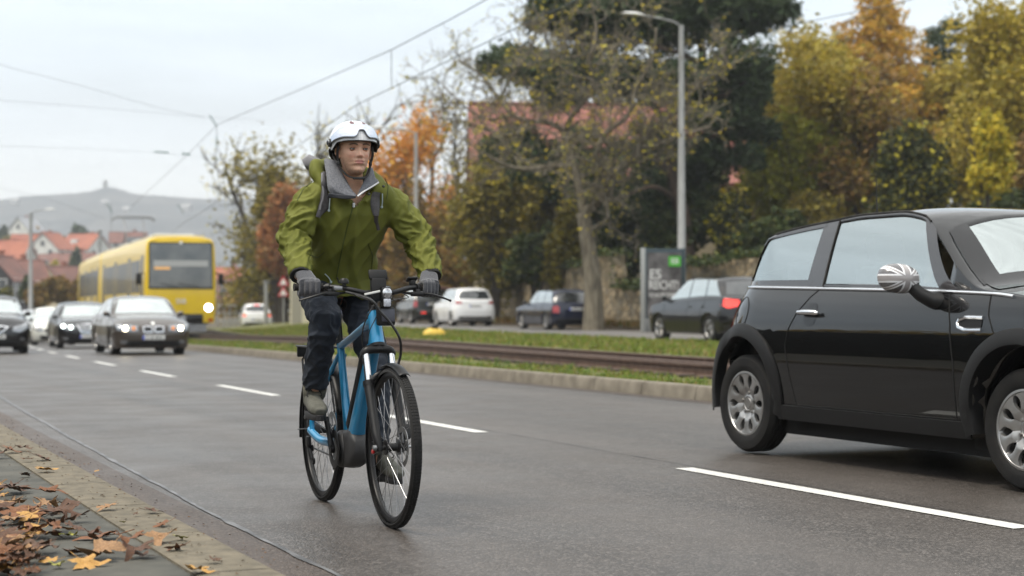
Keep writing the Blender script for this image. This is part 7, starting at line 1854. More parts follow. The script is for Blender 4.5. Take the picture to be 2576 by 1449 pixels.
# ================================================================ THE RIDER
def fuse(mb, voxel, smooth=6, fac=.5):
    me = bpy.data.meshes.new("tmp"); me.from_pydata(mb.v, [], mb.f); o = link(bpy.data.objects.new("tmp", me))
    bm = bmesh.new(); bm.from_mesh(me); bmesh.ops.recalc_face_normals(bm, faces=bm.faces[:]); bm.to_mesh(me); bm.free()
    r = o.modifiers.new("r", 'REMESH'); r.mode = 'VOXEL'; r.voxel_size = voxel
    if smooth: s = o.modifiers.new("s", 'SMOOTH'); s.factor = fac; s.iterations = smooth
    dg = bpy.context.evaluated_depsgraph_get(); out = bpy.data.meshes.new_from_object(o.evaluated_get(dg))
    bpy.data.objects.remove(o); bpy.data.meshes.remove(me); return out
def add_mesh(name, me, mt, parent):
    me.materials.clear(); me.materials.append(mt); me.polygons.foreach_set("use_smooth", [True] * len(me.polygons)); me.name = name
    o = link(bpy.data.objects.new(name, me)); o.parent = parent; return o
def loft(mb, secs, side=(0, 1, 0), n=24, pw=2.0):
    """secs: (centre, half width along side, half depth)"""
    side = Vector(side); N = len(secs); rows = []
    for i, (c, a, b) in enumerate(secs):
        c = Vector(c); t = (Vector(secs[min(i + 1, N - 1)][0]) - Vector(secs[max(i - 1, 0)][0])).normalized()
        s = (side - t * side.dot(t)).normalized(); d = t.cross(s)
        f = lambda v: math.copysign(abs(v) ** (2 / pw), v)
        rows.append([c + s * (a * f(cos(2 * pi * k / n))) + d * (b * f(sin(2 * pi * k / n))) for k in range(n)])
    base = len(mb.v); mb.grid(rows, close_u=True); L_ = len(mb.v)
    mb.f.append(tuple(base + k for k in range(n))[::-1]); mb.m.append(0); mb.f.append(tuple(L_ - n + k for k in range(n))); mb.m.append(0)
def ball(mb, c, r, R=None, n=20):
    rows = []
    for i in range(n // 2 + 1):
        a = pi * i / (n // 2); rows.append([Vector((r[0] * sin(a) * cos(2 * pi * k / n), r[1] * sin(a) * sin(2 * pi * k / n), r[2] * cos(a))) for k in range(n)])
    rows = [[(R @ v if R else v) + Vector(c) for v in r_] for r_ in rows]
    mb.grid(rows[1:-1], close_u=True); b0 = len(mb.v) - n * (n // 2 - 1); mb.f.append(tuple(b0 + k for k in range(n))[::-1]); mb.m.append(0); mb.f.append(tuple(len(mb.v) - n + k for k in range(n))); mb.m.append(0)
V = Vector
SHO = {-1: V((.480, -.175, 1.475)), 1: V((.480, .175, 1.475))}
ELB = {-1: V((.515, -.285, 1.290)), 1: V((.555, .315, 1.285))}
WRI = {-1: V((.705, -.308, 1.125)), 1: V((.705, .318, 1.125))}
HIP = {-1: V((.20, -.095, 1.065)), 1: V((.20, .095, 1.065))}
KNE = {-1: V((.600, -.165, .915)), 1: V((.455, .130, .690))}
ANK = {-1: V((.330, -.140, .545)), 1: V((.465, .140, .262))}
HC = V((.560, -.012, 1.700))                # between the ears, at eye height
HR = Matrix.Rotation(RAD(2), 3, 'Z') @ Matrix.Rotation(RAD(-1), 3, 'Y')
man = link(bpy.data.objects.new("person", None)); man.matrix_world = BKM
tag(man, "man in a green hooded jacket, jeans, grey gloves and white helmet riding the blue bicycle", "person")

# ---- head and body, one surface
XF = [(-.119, .045), (-.115, .064), (-.107, .081), (-.096, .088), (-.078, .0845), (-.066, .0895), (-.058, .0890), (-.052, .0915), (-.044, .0890), (-.02, .0885), (0, .0880), (.012, .0905), (.024, .0965), (.045, .0955), (.07, .086), (.09, .068), (.105, .045), (.117, .01)]
XB = [(-.119, -.01), (-.10, -.035), (-.07, -.055), (-.04, -.075), (0, -.094), (.03, -.099), (.06, -.094), (.09, -.070), (.105, -.045), (.117, -.01)]
WD = [(-.119, .014), (-.114, .026), (-.102, .037), (-.085, .048), (-.06, .0585), (-.03, .066), (0, .072), (.03, .0755), (.06, .0725), (.085, .060), (.105, .036), (.117, .008)]
def g2(y, z, cy, cz, sy, sz): return exp(-((y - cy) / sy) ** 2 - ((z - cz) / sz) ** 2)
def face_dx(y, z):
    ay = abs(y); d = 0
    if -.050 < z < .016:
        t = (.016 - z) / .053; h = .0225 * (t ** 1.15 if t < .9 else max(0, .886 - (t - .9) * 7)); d += max(0, h) * exp(-(y / lerp(.0065, .0115, min(1, t))) ** 2)
    d += .0075 * g2(ay, z, .0135, -.0335, .0055, .0065)
    d -= .0125 * g2(ay, z, .0315, .0005, .0155, .0088); d -= .004 * g2(ay, z, .016, .006, .006, .008)
    d += .0045 * g2(ay, z, .028, .0185, .020, .0055); d += .0042 * g2(ay, z, .046, -.026, .014, .013)
    d -= .0035 * g2(ay, z, .040, -.058, .010, .014); d -= .0028 * g2(ay, z, .024, -.043, .0045, .010)
    m = 1 if ay < .018 else max(0, 1 - (ay - .018) / .009)
    zc = -.0588 + .0016 * (1 - (ay / .026) ** 2)
    d += m * (.0030 * exp(-((z + .0535) / .0038) ** 2) + .0045 * exp(-((z + .0652) / .0048) ** 2) - .0062 * exp(-((z - zc) / .0019) ** 2))
    d -= .0025 * g2(ay, z, .0, -.046, .0035, .005); d += .0040 * g2(ay, z, .0, -.098, .016, .012); d -= .0015 * g2(ay, z, 0, -.0775, .02, .006)
    d += .0025 * g2(ay, z, .0315, -.0105, .013, .003)
    return d
hd = MB(); rows = []
for i in range(96):
    z = -.119 + .236 * (i / 95); xf, xb, w = cr(XF, z), cr(XB, z), cr(WD, z); row = []
    for k in range(112):
        a = 2 * pi * k / 112; ca, sa = cos(a), sin(a)
        y = w * math.copysign(abs(sa) ** .92, sa); x = (xf if ca > 0 else -xb) * math.copysign(abs(ca) ** (.80 if ca > 0 else 1.0), ca)
        if ca > 0: x += face_dx(y, z) * min(1, ca * 2.2)
        row.append(HC + HR @ V((x, y, z)))
    rows.append(row)
hd.grid(rows, close_u=True); hd.f.append(tuple(range(112))[::-1]); hd.m.append(0); hd.f.append(tuple(len(hd.v) - 112 + k for k in range(112))); hd.m.append(0)
for s in (-1, 1):
    E = HR @ Matrix.Rotation(s * RAD(-18), 3, 'Z')
    ball(hd, HC + HR @ V((-.006, s * .0765, -.008)), (.017, .0065, .030), E, 16); pts = [HC + HR @ V((-.006 + .017 * cos(a), s * (.0800 + .003 * abs(cos(a))), -.006 + .029 * sin(a))) for a in [RAD(x_) for x_ in range(-70, 230, 25)]]
    hd.tube(pts, .0042, 8); ball(hd, HC + HR @ V((.004, s * .077, -.034)), (.007, .005, .009), E, 12)
loft(hd, [(V((.470, -.004, 1.50)), .072, .072), (V((.487, -.006, 1.55)), .060, .062), (V((.512, -.010, 1.60)), .055, .060), (V((.535, -.012, 1.65)), .054, .062), (V((.545, -.012, 1.70)), .05, .06)])
ball(hd, V((.560, -.008, 1.590)), (.012, .012, .016), None, 12)
loft(hd, [(V((.18, 0, 1.02)), .15, .10), (V((.22, 0, 1.10)), .15, .105), (V((.31, 0, 1.22)), .14, .10), (V((.39, 0, 1.34)), .165, .105), (V((.45, 0, 1.44)), .155, .10), (V((.475, 0, 1.51)), .09, .07)])
for s in (-1, 1):
    loft(hd, [(SHO[s] - V((0, s * .06, .0)), .06, .06), (SHO[s], .055, .055), (SHO[s].lerp(ELB[s], .5), .046, .046), (ELB[s], .040, .040), (ELB[s].lerp(WRI[s], .4), .039, .039), (WRI[s], .026, .032), (WRI[s] + (WRI[s] - ELB[s]).normalized() * .03, .03, .025)], (0, s, .2))
    loft(hd, [(HIP[s] + V((-.02, 0, .03)), .085, .085), (HIP[s], .085, .085), (HIP[s].lerp(KNE[s], .5), .070, .072), (KNE[s], .052, .055), (KNE[s].lerp(ANK[s], .35), .054, .056), (KNE[s].lerp(ANK[s], .85), .036, .038), (ANK[s], .035, .040), (ANK[s] + V((0, 0, -.04)), .034, .045)], (0, 1, 0))
bme = fuse(hd, .0036, 1, .35)
SKN, nt_, p_, out_ = new_mat("skin"); N_, L_n = nt_.nodes, nt_.links
at_ = N_.new("ShaderNodeAttribute"); at_.attribute_name = "tone"; no_ = N_.new("ShaderNodeTexNoise"); no_.inputs['Scale'].default_value = 55; no_.inputs['Detail'].default_value = 5
tc_ = N_.new("ShaderNodeTexCoord"); L_n.new(tc_.outputs['Object'], no_.inputs['Vector'])
mx_ = N_.new("ShaderNodeMix"); mx_.data_type = 'RGBA'; mx_.blend_type = 'MULTIPLY'; mx_.inputs[0].default_value = .22; L_n.new(at_.outputs['Color'], mx_.inputs[6]); L_n.new(no_.outputs['Fac'], mx_.inputs[7])
L_n.new(mx_.outputs[2], p_.inputs['Base Color']); p_.inputs['Roughness'].default_value = .48; p_.inputs['Subsurface Weight'].default_value = .18; p_.inputs['Subsurface Scale'].default_value = .012; p_.inputs['Subsurface Radius'].default_value = (1, .35, .2)
HI = HR.inverted(); SK = V((.86, .52, .37)); colr = bme.color_attributes.new("tone", 'FLOAT_COLOR', 'POINT')
for i, v in enumerate(bme.vertices):
    q = HI @ (v.co - HC); x, y, z = q; ay = abs(y); c = SK.copy()
    def mixc(c, d, f): return c.lerp(V(d), max(0, min(1, f)))
    if x > .02:
        c = mixc(c, (.56, .22, .17), .55 * g2(ay, z, .036, -.030, .020, .016) + .55 * g2(y, z, 0, -.034, .013, .008))
        stub = sstep(-z, .030, .052) * (1 - sstep(-z, .16, .20)) * (1 - .9 * g2(y, z, 0, -.060, .020, .007)); stub = max(stub, .8 * g2(y, z, 0, -.047, .020, .005))
        c = mixc(c, (.25, .15, .10), .80 * stub * (.65 + .5 * noise.noise(v.co * 300)))
        lip = 1 if ay < .0235 else 0
        if lip: c = mixc(c, (.48, .18, .16), .85 * (1 if -.069 < z < -.0505 + .0 * ay else 0) * (1 - (ay / .0245) ** 4) * (1 if abs(z + .0595) < .0095 * (1 - (ay / .027) ** 2) ** .5 else 0))
        if ay < .022: c = mixc(c, (.12, .035, .03), .9 * exp(-((z + .0585 - .0012 * (1 - (ay / .024) ** 2)) / .0011) ** 2))
        br = exp(-((z - (.0215 + .003 * sin((ay - .012) / .035 * pi) - .05 * max(0, ay - .04))) / .0042) ** 2) * sstep(ay, .010, .016) * (1 - sstep(ay, .046, .054))
        c = mixc(c, (.10, .055, .030), .95 * br * (.8 + .4 * noise.noise(v.co * 400)))
        c = mixc(c, (.30, .14, .11), .45 * g2(ay, z, .0315, .003, .017, .009))  # shade of the eye sockets put into the skin colour
        c = mixc(c, (.10, .03, .02), .8 * g2(ay, z, .0065, -.0415, .0035, .0022))
    if z > .040 - .03 * sstep(-x, -.05, .02) and x < .075 and z > -.055 and (x < .035 or z > .05) and v.co.z > 1.62: c = mixc(c, (.085, .05, .03), .9)
    if x < -.01 and z > -.075 and ay < .072: c = V((.085, .05, .03))
    colr.data[i].color = (*c, 1)
body_o = add_mesh("body", bme, SKN, man)
EYW = mat("eye_white", (.24, .21, .19), .15, coat=1); IRI = mat("iris", (.025, .015, .01), .15, coat=1); LID = mat("eyelid_skin", (.50, .25, .17), .5)
BROW = mat("brow_hair", (.055, .03, .018), .9)
for s in (-1, 1):
    mb = MB(); mb.tube([HC + HR @ V((cr(XF, .02) + face_dx(s * y_, z_) - .0005 - .35 * max(0, y_ - .02) ** 1.0 * y_ * 6, s * y_, z_)) for y_, z_ in ((.013, .0185), (.022, .0225), (.032, .0240), (.042, .0215), (.049, .0165))], [.0022, .0032, .0032, .0026, .0012], 6, flat=.6); mb.build("eyebrow", BROW, man)
    ec = HC + HR @ V((.0735, s * .0315, .0005)); mb = MB(); ball(mb, ec, (.0118, .0118, .0118), None, 20); e = mb.build("eye", EYW, man, angle=180)
    look = (HR @ V((1, .10, -.02))).normalized(); mb = MB(); ball(mb, ec + look * .0082, (.0048, .0066, .0066), HR, 16); mb.build("iris", IRI, e, angle=180)
    for up_ in (1, -1):       # lids as thin shells over the ball
        mb = MB(); rows = []
        for i in range(9):
            el = lerp(RAD(22 if up_ > 0 else -20), RAD(80 if up_ > 0 else -80), i / 8)
            rows.append([ec + HR @ V((.0129 * cos(el) * cos(az), .0140 * cos(el) * sin(az) , .0129 * sin(el) - up_ * .0035 * (abs(az) / 1.3) ** 2.2 * cos(el))) for az in [lerp(-1.35, 1.35, k / 16) for k in range(17)]])
        mb.grid(rows); lid = mb.build("eyelid", LID, e, angle=180)
        if up_ > 0: mb = MB(); mb.tube(rows[0], .0013, 5); mb.build("eyelashes", BROW, e)

# ---- jacket
JG = mat("jacket_green", (.110, .120, .019), .72, spec=.25, col2=(.138, .146, .026), scale=7, bump=.35, bscale=900, bdist=.0006)
JL = mat("jacket_lining", (.105, .11, .125), .8, col2=(.17, .175, .195), scale=140, bump=.3, bscale=1200, bdist=.0005)
jk = MB()
loft(jk, [(V((.255, 0, 1.035)), .172, .150), (V((.262, 0, 1.075)), .172, .150), (V((.285, 0, 1.14)), .160, .140), (V((.33, 0, 1.23)), .168, .138), (V((.385, 0, 1.32)), .190, .140), (V((.435, 0, 1.40)), .205, .138), (V((.468, 0, 1.455)), .196, .125), (V((.488, 0, 1.50)), .150, .105), (V((.500, 0, 1.53)), .105, .090)], n=40, pw=2.3)
for s in (-1, 1):
    S_, E_, W_ = SHO[s], ELB[s], WRI[s]; fo_ = (W_ - E_).normalized()
    loft(jk, [(S_ + V((-.02, -s * .10, .0)), .085, .085), (S_ + V((0, -s * .03, -.005)), .088, .085), (S_ + V((0, s * .020, -.020)), .084, .080), (S_.lerp(E_, .35) + V((0, s * .012, 0)), .080, .080), (S_.lerp(E_, .7), .074, .076), (E_ + V((-.008, s * .006, -.004)), .070, .073), (E_.lerp(W_, .3), .066, .069), (E_.lerp(W_, .65), .061, .063), (W_ - fo_ * .02, .057, .056), (W_ + fo_ * .022, .055, .052)], (0, s, .15), 28)
# hood roll behind the neck, higher on the rider's right
hood = spline([V((.545, -.140, 1.530)), V((.500, -.165, 1.580)), V((.440, -.150, 1.630)), V((.385, -.070, 1.640)), V((.375, .03, 1.630)), V((.41, .11, 1.600)), V((.47, .135, 1.560)), V((.535, .115, 1.53))], 5)
jk.tube(hood, [lerp(.016, .030, min(1, 4 * sin(pi * i / (len(hood) - 1)) / 2)) for i in range(len(hood))], 14)
# collar ring and folded lapels of the open neck
for s in (-1, 1):
    jk.tube(spline([V((.43, s * .085, 1.57)), V((.50, s * .112, 1.545)), V((.555, s * .085, 1.500)), V((.588, s * .035, 1.455))], 5), [.030, .030, .030, .028, .026, .026, .026, .024, .022, .022, .020, .020, .018, .018, .016, .015], 12)
jme = fuse(jk, .0065, 6, .5)
def seg(p, a, b):
    ab = b - a; t = max(0, min(1, (p - a).dot(ab) / ab.length_squared)); q = a + ab * t; return (p - q).length, t, q
bmj = bmesh.new(); bmj.from_mesh(jme); bmj.normal_update()
disp = []
def ridge(v, k=1.0): n = noise.noise(v); return (1 - min(1, abs(n) * 3.6)) ** 1.1 * k
for v in bmj.verts:
    p = v.co; s = -1 if p.y < 0 else 1; S_, E_, W_ = SHO[s], ELB[s], WRI[s]
    d1, t1, q1 = seg(p, S_, E_); d2, t2, q2 = seg(p, E_, W_); d = min(d1, d2)
    L1 = (E_ - S_).length
    if d1 < d2: sl, q, ax = t1 * L1, q1, (E_ - S_).normalized()
    else: sl, q, ax = L1 + t2 * (W_ - E_).length, q2, (W_ - E_).normalized()
    rel = p - q; e1 = ax.cross(V((0, 0, 1))).normalized(); e2 = ax.cross(e1); ang = atan2(rel.dot(e1), rel.dot(e2))
    armk = 1 - sstep(abs(p.y), .12, .20) if False else sstep(abs(p.y), .165, .225)
    # sleeve: diagonal creases gathering at the elbow and the armpit
    w1 = ridge(V((sl * 13 + 1.1 * cos(ang + .6), cos(ang) * .9 + s * 7, sin(ang) * .9))); w2 = ridge(V((sl * 22 - 1.4 * sin(ang), cos(ang) * 1.4, sin(ang) * 1.4 + 9 * s)))
    near_el = exp(-((sl - L1) / .10) ** 2); cuff = 1 - sstep(sl, L1 + .20, L1 + .25)
    ds = (.020 * w1 * (.6 + .6 * near_el) + .011 * w2 - .010) * (.35 + .65 * cuff)
    # body: long slanting drapes from the chest down to the hem
    b1 = ridge(V((p.y * 6.0 + p.z * 3.4 * s, p.z * 1.6, p.x * 3))); b2 = ridge(V((p.y * 11 - p.z * 5 * s, p.z * 5, 4)))
    db = (.020 * b1 + .006 * b2 - .009) 
    v.co = p + v.normal * lerp(db, ds, armk)
bmesh.ops.smooth_vert(bmj, verts=bmj.verts[:], factor=.45, use_axis_x=True, use_axis_y=True, use_axis_z=True)
# open the neck so that throat shows
dele = [v for v in bmj.verts if (v.co.x > .505 and abs(v.co.y + .005) < .082 * sstep(v.co.z, 1.435, 1.545) and v.co.z > 1.44)]
dele = set(dele) | {v for v in bmj.verts if v.co.z > 1.515 and ((v.co.x - .50) / .085) ** 2 + ((v.co.y + .006) / .078) ** 2 < 1}
bmesh.ops.delete(bmj, geom=list(dele), context='VERTS')
bmj.to_mesh(jme); bmj.free()
jacket = add_mesh("jacket", jme, JG, man); sm = jacket.modifiers.new("t", 'SOLIDIFY'); sm.thickness = .004; sm.offset = -1
jb = BVHTree.FromPolygons([v.co.copy() for v in jme.vertices], [list(p.vertices) for p in jme.polygons])
def onj(px, py, off=.004, xl=.55):
    """point on the jacket's front under a measured picture point"""
    o = BKI @ C_O; d = (BKI @ at(px, py, 8.0) - o).normalized(); h, n, i, ds = jb.ray_cast(o, d)
    if h is None: h = loc(px, py, xl); n = -d
    if n.dot(d) > 0: n = -n
    return h + n * off
def jline(pts, r, name, mt, parent, sub=5, off=.002, n=8):
    P = []
    for a, b in zip(pts, pts[1:]):
        for k in range(sub): P.append(onj(lerp(a[0], b[0], k / sub), lerp(a[1], b[1], k / sub), off))
    P.append(onj(*pts[-1], off)); mb = MB(); mb.tube(P, r, n); return mb.build(name, mt, parent)
ZIP = mat("zip_white", (.70, .70, .72), .4); CORD = mat("cord_pale", (.42, .50, .52), .6); SEAM = mat("jacket_seam", (.055, .07, .008), .7)
STUD = mat("press_stud", (.10, .10, .09), .35, metal=.8)
# lining flaps folded out of the open collar
def flap(rows_px, name, mt, thick=.004, sub=5, parent=jacket):
    rows = []
    for r_ in rows_px:
        P = [loc(px, py, x) for px, py, x in r_]; rows.append(spline(P, sub))
    n = len(rows); out = []
    for i in range(n - 1):
        for k in range(4): out.append([rows[i][j].lerp(rows[i + 1][j], k / 4) for j in range(len(rows[0]))])
    out.append(rows[-1])
    out = [[v + V((.004 * noise.noise(v * 30), 0, .002 * noise.noise(v * 24 + V((5, 0, 0))))) for v in r_] for r_ in out]
    mb = MB(); mb.grid([list(map(tuple, r_)) for r_ in out]); o = mb.build(name, mt, parent, angle=180); s_ = o.modifiers.new("t", 'SOLIDIFY'); s_.thickness = thick; return o
flap([[(846, 404, .535), (868, 448, .585), (886, 478, .610), (899, 492, .618)], [(832, 400, .535), (846, 446, .590), (862, 474, .622), (893, 494, .632)], [(821, 398, .520), (829, 440, .585), (833, 472, .622), (884, 497, .636)], [(814, 402, .50), (820, 436, .565), (829, 486, .612), (876, 498, .630)]], "lining_flap", JL)
flap([[(924, 424, .545), (916, 452, .590), (906, 474, .610), (898, 491, .618)], [(932, 420, .54), (930, 448, .585), (922, 468, .610), (901, 492, .626)], [(938, 424, .53), (944, 446, .575), (950, 459, .596), (906, 490, .626)]], "lining_flap", JL)
flap([[(826, 486, .640), (850, 489, .642), (876, 491, .642), (894, 493, .640)], [(824, 496, .630), (850, 499, .638), (876, 500, .640), (894, 498, .636)]], "collar_edge", mat("lining_dark", (.05, .052, .062), .7))
mb = MB(); mb.tube(spline([loc(952, 459, .602), loc(935, 470, .622), (loc(915, 482, .636)), loc(899, 494, .642)], 6), .0042, 8); mb.build("zip", ZIP, jacket)
mb = MB(); mb.tube([onj(897, 494, .010), onj(892, 508, .010)], .005, 8); mb.rbox(onj(889, 517, .010), (.006, .012, .022), .003); mb.build("zip_puller", ZIP, jacket)
jline([(893, 498), (888, 520), (876, 560), (866, 600), (855, 650), (846, 700)], .0028, "placket_seam", SEAM, jacket)
jline([(940, 476), (918, 492), (902, 506), (893, 520)], .0028, "collar_seam", SEAM, jacket)
jline([(775, 640), (800, 648), (816, 634)], .0022, "pocket_seam", SEAM, jacket); jline([(925, 612), (936, 640), (934, 678)], .0022, "pocket_seam", SEAM, jacket)
jline([(786, 455), (762, 478), (748, 505)], .0020, "shoulder_seam", SEAM, jacket); jline([(968, 448), (976, 470), (972, 500)], .0020, "shoulder_seam", SEAM, jacket)
for px, py in ((964, 470), (928, 490), (752, 694), (731, 697), (1082, 682), (1098, 684)):
    c = onj(px, py, .003); mb = MB(); ball(mb, c, (.004, .0072, .0072), None, 12); mb.build("press_stud", STUD, jacket)
# sleeve cuffs: near-black plugs standing for the shade inside
for s in (-1, 1):
    fo_ = (WRI[s] - ELB[s]).normalized(); mb = MB(); loft(mb, [(WRI[s] + fo_ * .010, .050, .048), (WRI[s] + fo_ * .028, .048, .046)], (0, s, .15), 24); mb.build("cuff_shade", mat("cuff_shadow", (.012, .012, .012), .9), jacket)
for pts, nm in ((((827, 500), (829, 515), (828, 530)), "drawcord"), (((962, 488), (961, 505), (957, 520)), "drawcord"), (((817, 687), (826, 697), (832, 709)), "drawcord")):
    P = [onj(x, y, .009) for x, y in pts]; mb = MB(); mb.tube(spline(P, 4), .0028, 8); ball(mb, P[-1], (.006, .006, .007), None, 10); mb.build(nm, CORD, jacket)

# ---- jeans
JN = mat("denim", (.007, .011, .020), .82, col2=(.026, .034, .050), scale=6, detail=7, bump=.4, bscale=900, bdist=.0005, lo=.42, hi=.62)
je = MB()
loft(je, [(V((.17, 0, 1.16)), .14, .11), (V((.17, 0, 1.09)), .155, .125), (V((.19, 0, 1.03)), .150, .115)], n=28)
for s in (-1, 1):
    H_, K_, A_ = HIP[s], KNE[s], ANK[s]; low = K_.lerp(A_, .86) if s < 0 else K_.lerp(A_, .90)
    loft(je, [(H_ + V((-.03, 0, .02)), .095, .100), (H_ + V((.02, 0, .0)), .098, .100), (H_.lerp(K_, .45) + V((0, 0, .0)), .084, .088), (H_.lerp(K_, .82), .073, .078), (K_ + V((-.005, 0, .0)), .070, .074), (K_.lerp(A_, .16), .068, .074), (K_.lerp(A_, .45), .064, .070), (low + V((-.005, 0, 0)), .058, .063), (low.lerp(A_, .2), .058, .062)], (0, 1, 0), 28)
jnm = fuse(je, .0065, 6, .5); bmj = bmesh.new(); bmj.from_mesh(jnm); bmj.normal_update()
for v in bmj.verts:
    p = v.co; s = -1 if p.y < 0 else 1; d1, t1, q1 = seg(p, HIP[s], KNE[s]); d2, t2, q2 = seg(p, KNE[s], ANK[s]); L1 = (KNE[s] - HIP[s]).length
    sl, q, ax = (t1 * L1, q1, (KNE[s] - HIP[s]).normalized()) if d1 < d2 else (L1 + t2 * (ANK[s] - KNE[s]).length, q2, (ANK[s] - KNE[s]).normalized())
    e1 = V((0, 1, 0)); e2 = ax.cross(e1); rel = p - q; ang = atan2(rel.dot(e1), rel.dot(e2))
    kn = exp(-((sl - L1) / .09) ** 2) + .5 * sstep(sl, L1 + .28, L1 + .38)
    w1 = ridge(V((sl * 11 + .8 * cos(ang), cos(ang) * .8 + s * 3, sin(ang) * .8))); w2 = ridge(V((sl * 20, cos(ang) * 1.3 + 5, sin(ang) * 1.3)))
    v.co = p + v.normal * (.014 * w1 * (.5 + .8 * kn) + .007 * w2 - .007)
bmesh.ops.smooth_vert(bmj, verts=bmj.verts[:], factor=.3, use_axis_x=True, use_axis_y=True, use_axis_z=True); bmj.to_mesh(jnm); bmj.free()
jeans = add_mesh("jeans", jnm, JN, man)
CUF = mat("turned_cuff", (.13, .125, .095), .9, col2=(.09, .088, .07), scale=40, bump=.3, bscale=700)
for s in (-1, 1):
    K_, A_ = KNE[s], ANK[s]; c0 = K_.lerp(A_, .89); c1 = K_.lerp(A_, 1.0); mb = MB(); loft(mb, [(c0, .054, .060), (c0.lerp(c1, .15), .0575, .0625), (c0.lerp(c1, .85), .054, .060), (c1, .050, .056)], (0, 1, 0), 28); mb.build("trouser_cuff", CUF, jeans)

# ---- shoes
SHO_U = mat("shoe_suede", (.125, .125, .105), .85, col2=(.085, .085, .07), scale=30, bump=.3, bscale=500); SHO_S = mat("shoe_sole", (.02, .02, .022), .7)
def shoe(s, heel, yaw=0.0, pitch=0.0):
    Mx = Matrix.Translation(heel) @ Matrix.Rotation(yaw, 4, 'Z') @ Matrix.Rotation(-pitch, 4, 'Y')
    up = MB(); secs = [(-.005, .026, .050, .030), (.015, .034, .058, .040), (.06, .036, .054, .046), (.10, .038, .044, .040), (.15, .043, .036, .032), (.20, .045, .030, .026), (.24, .040, .024, .021), (.265, .024, .018, .014)]
    loft(up, [(V((x, 0, .022 + h)), w, h) for x, w, h, _ in secs], (0, 1, 0), 24, 2.4); loft(up, [(V((.035, 0, .06)), .036, .045), (V((.030, 0, .115)), .038, .048)], (0, 1, 0), 24)
    me = fuse(up, .005, 5); me.transform(Mx); u = add_mesh("shoe", me, SHO_U, man)
    mb = MB(); rows = []
    outl = []
    for k in range(40):
        a = 2 * pi * k / 40; x = .13 + .140 * cos(a); w = .046 if x > .12 else .040; outl.append((x, w * math.copysign(abs(sin(a)) ** .75, sin(a))))
    for z, sc in ((0, .97), (.003, 1), (.026, 1.0), (.030, .96), (.030, 0.001)): rows.append([(.13 + (x - .13) * sc, y * sc, z) for x, y in outl])
    mb.grid(rows, close_u=True); mb.f.append(tuple(range(40))); mb.m.append(0); mb.xf(Mx); mb.build("sole", SHO_S, u)
    mb = MB()
    for k in range(6):
        x = .085 + k * .018; z = .112 - k * .0085; mb.tube(spline([V((x, -.026, z - .012)), V((x + .004, 0, z)), V((x, .026, z - .012))], 3), .0032, 6); mb.tube([V((x, -.022, z - .008)), V((x + .016, .020, z - .015))], .0028, 6)
    for q in (-1, 1): mb.tube(spline([V((.085, 0, .116)), V((.10, q * .02, .128)), V((.115, q * .035, .108)), V((.10, q * .03, .098))], 4), .0028, 6)
    mb.xf(Mx); mb.build("laces", SHO_S, u)
    mb = MB()
    for q in (-1, 1):
        for k in range(3): mb.tube([V((.075 + k * .018, q * .0375, .030)), V((.098 + k * .016, q * .028, .080 - k * .006))], .0038, 5)
    mb.xf(Mx); mb.build("shoe_stripe", SHO_S, u)
    return u
shoe(-1, V((.285, -.150, .452)), RAD(-4), RAD(-4)); shoe(1, V((.415, .150, .160)), RAD(5), RAD(-5))

# ---- gloved hands closed round the grips
GLV = mat("knit_glove", (.058, .060, .070), .95, col2=(.095, .098, .11), scale=260, bump=.6, bscale=700, bdist=.0012, sheen=.3)
for s in (-1, 1):
    g = MB(); gy = [s * (.345 - .022 - k * .0225) for k in range(4)]     # little finger outermost ... index innermost
    W_ = WRI[s]; bar = [barpt(y / .345) for y in gy]; pc = sum(bar, V()) / 4
    # back of the hand from the wrist to the knuckles above and in front of the bar
    fo_ = (WRI[s] - ELB[s]).normalized()
    kn = [b + V((.030, 0, .026 - .004 * (k == 0) + .003 * (k == 2))) for k, b in enumerate(bar)]
    loft(g, [(W_ - fo_ * .02, .030, .024), (W_ + fo_ * .012, .032, .024), (W_.lerp(pc + V((0, 0, .028)), .55) + V((0, 0, .012)), .040, .024), (pc + V((.004, 0, .028)), .046, .021), (pc + V((.026, 0, .024)), .045, .014)], (0, 1, 0), 20, 2.4)
    for k, b in enumerate(bar):
        r = (.0105, .0118, .0122, .0115)[k]; ln = (.85, .97, 1.0, .93)[k]
        pts = [b + V((-.004, 0, .026)), kn[k], b + V((.036 * ln, 0, .004)), b + V((.032 * ln, 0, -.020)), b + V((.010, 0, -.034)), b + V((-.012, 0, -.030))]
        g.tube(spline(pts, 3), [r * 1.08] * 5 + [r] * 6 + [r * .95] * 5, 12)
    ti = barpt(gy[3] / .345) ; th = [pc + V((-.018, -s * .020, .020)), ti + V((-.022, -s * .012, .010)), ti + V((-.014, -s * .030, -.010)), ti + V((.006, -s * .040, -.024))]
    g.tube(spline(th, 4), [.0155, .015, .0145, .014, .0135, .013, .0128, .0125, .0125, .012, .0118, .0115, .011], 12)
    gm = fuse(g, .0030, 2, .4); go = add_mesh("glove", gm, GLV, man)
    mb = MB(); c = pc + V((-.012, s * .018, .0545)); mb.rbox(c, (.014, .010, .003), .001); mb.build("glove_tag", M['plate_white'], go)

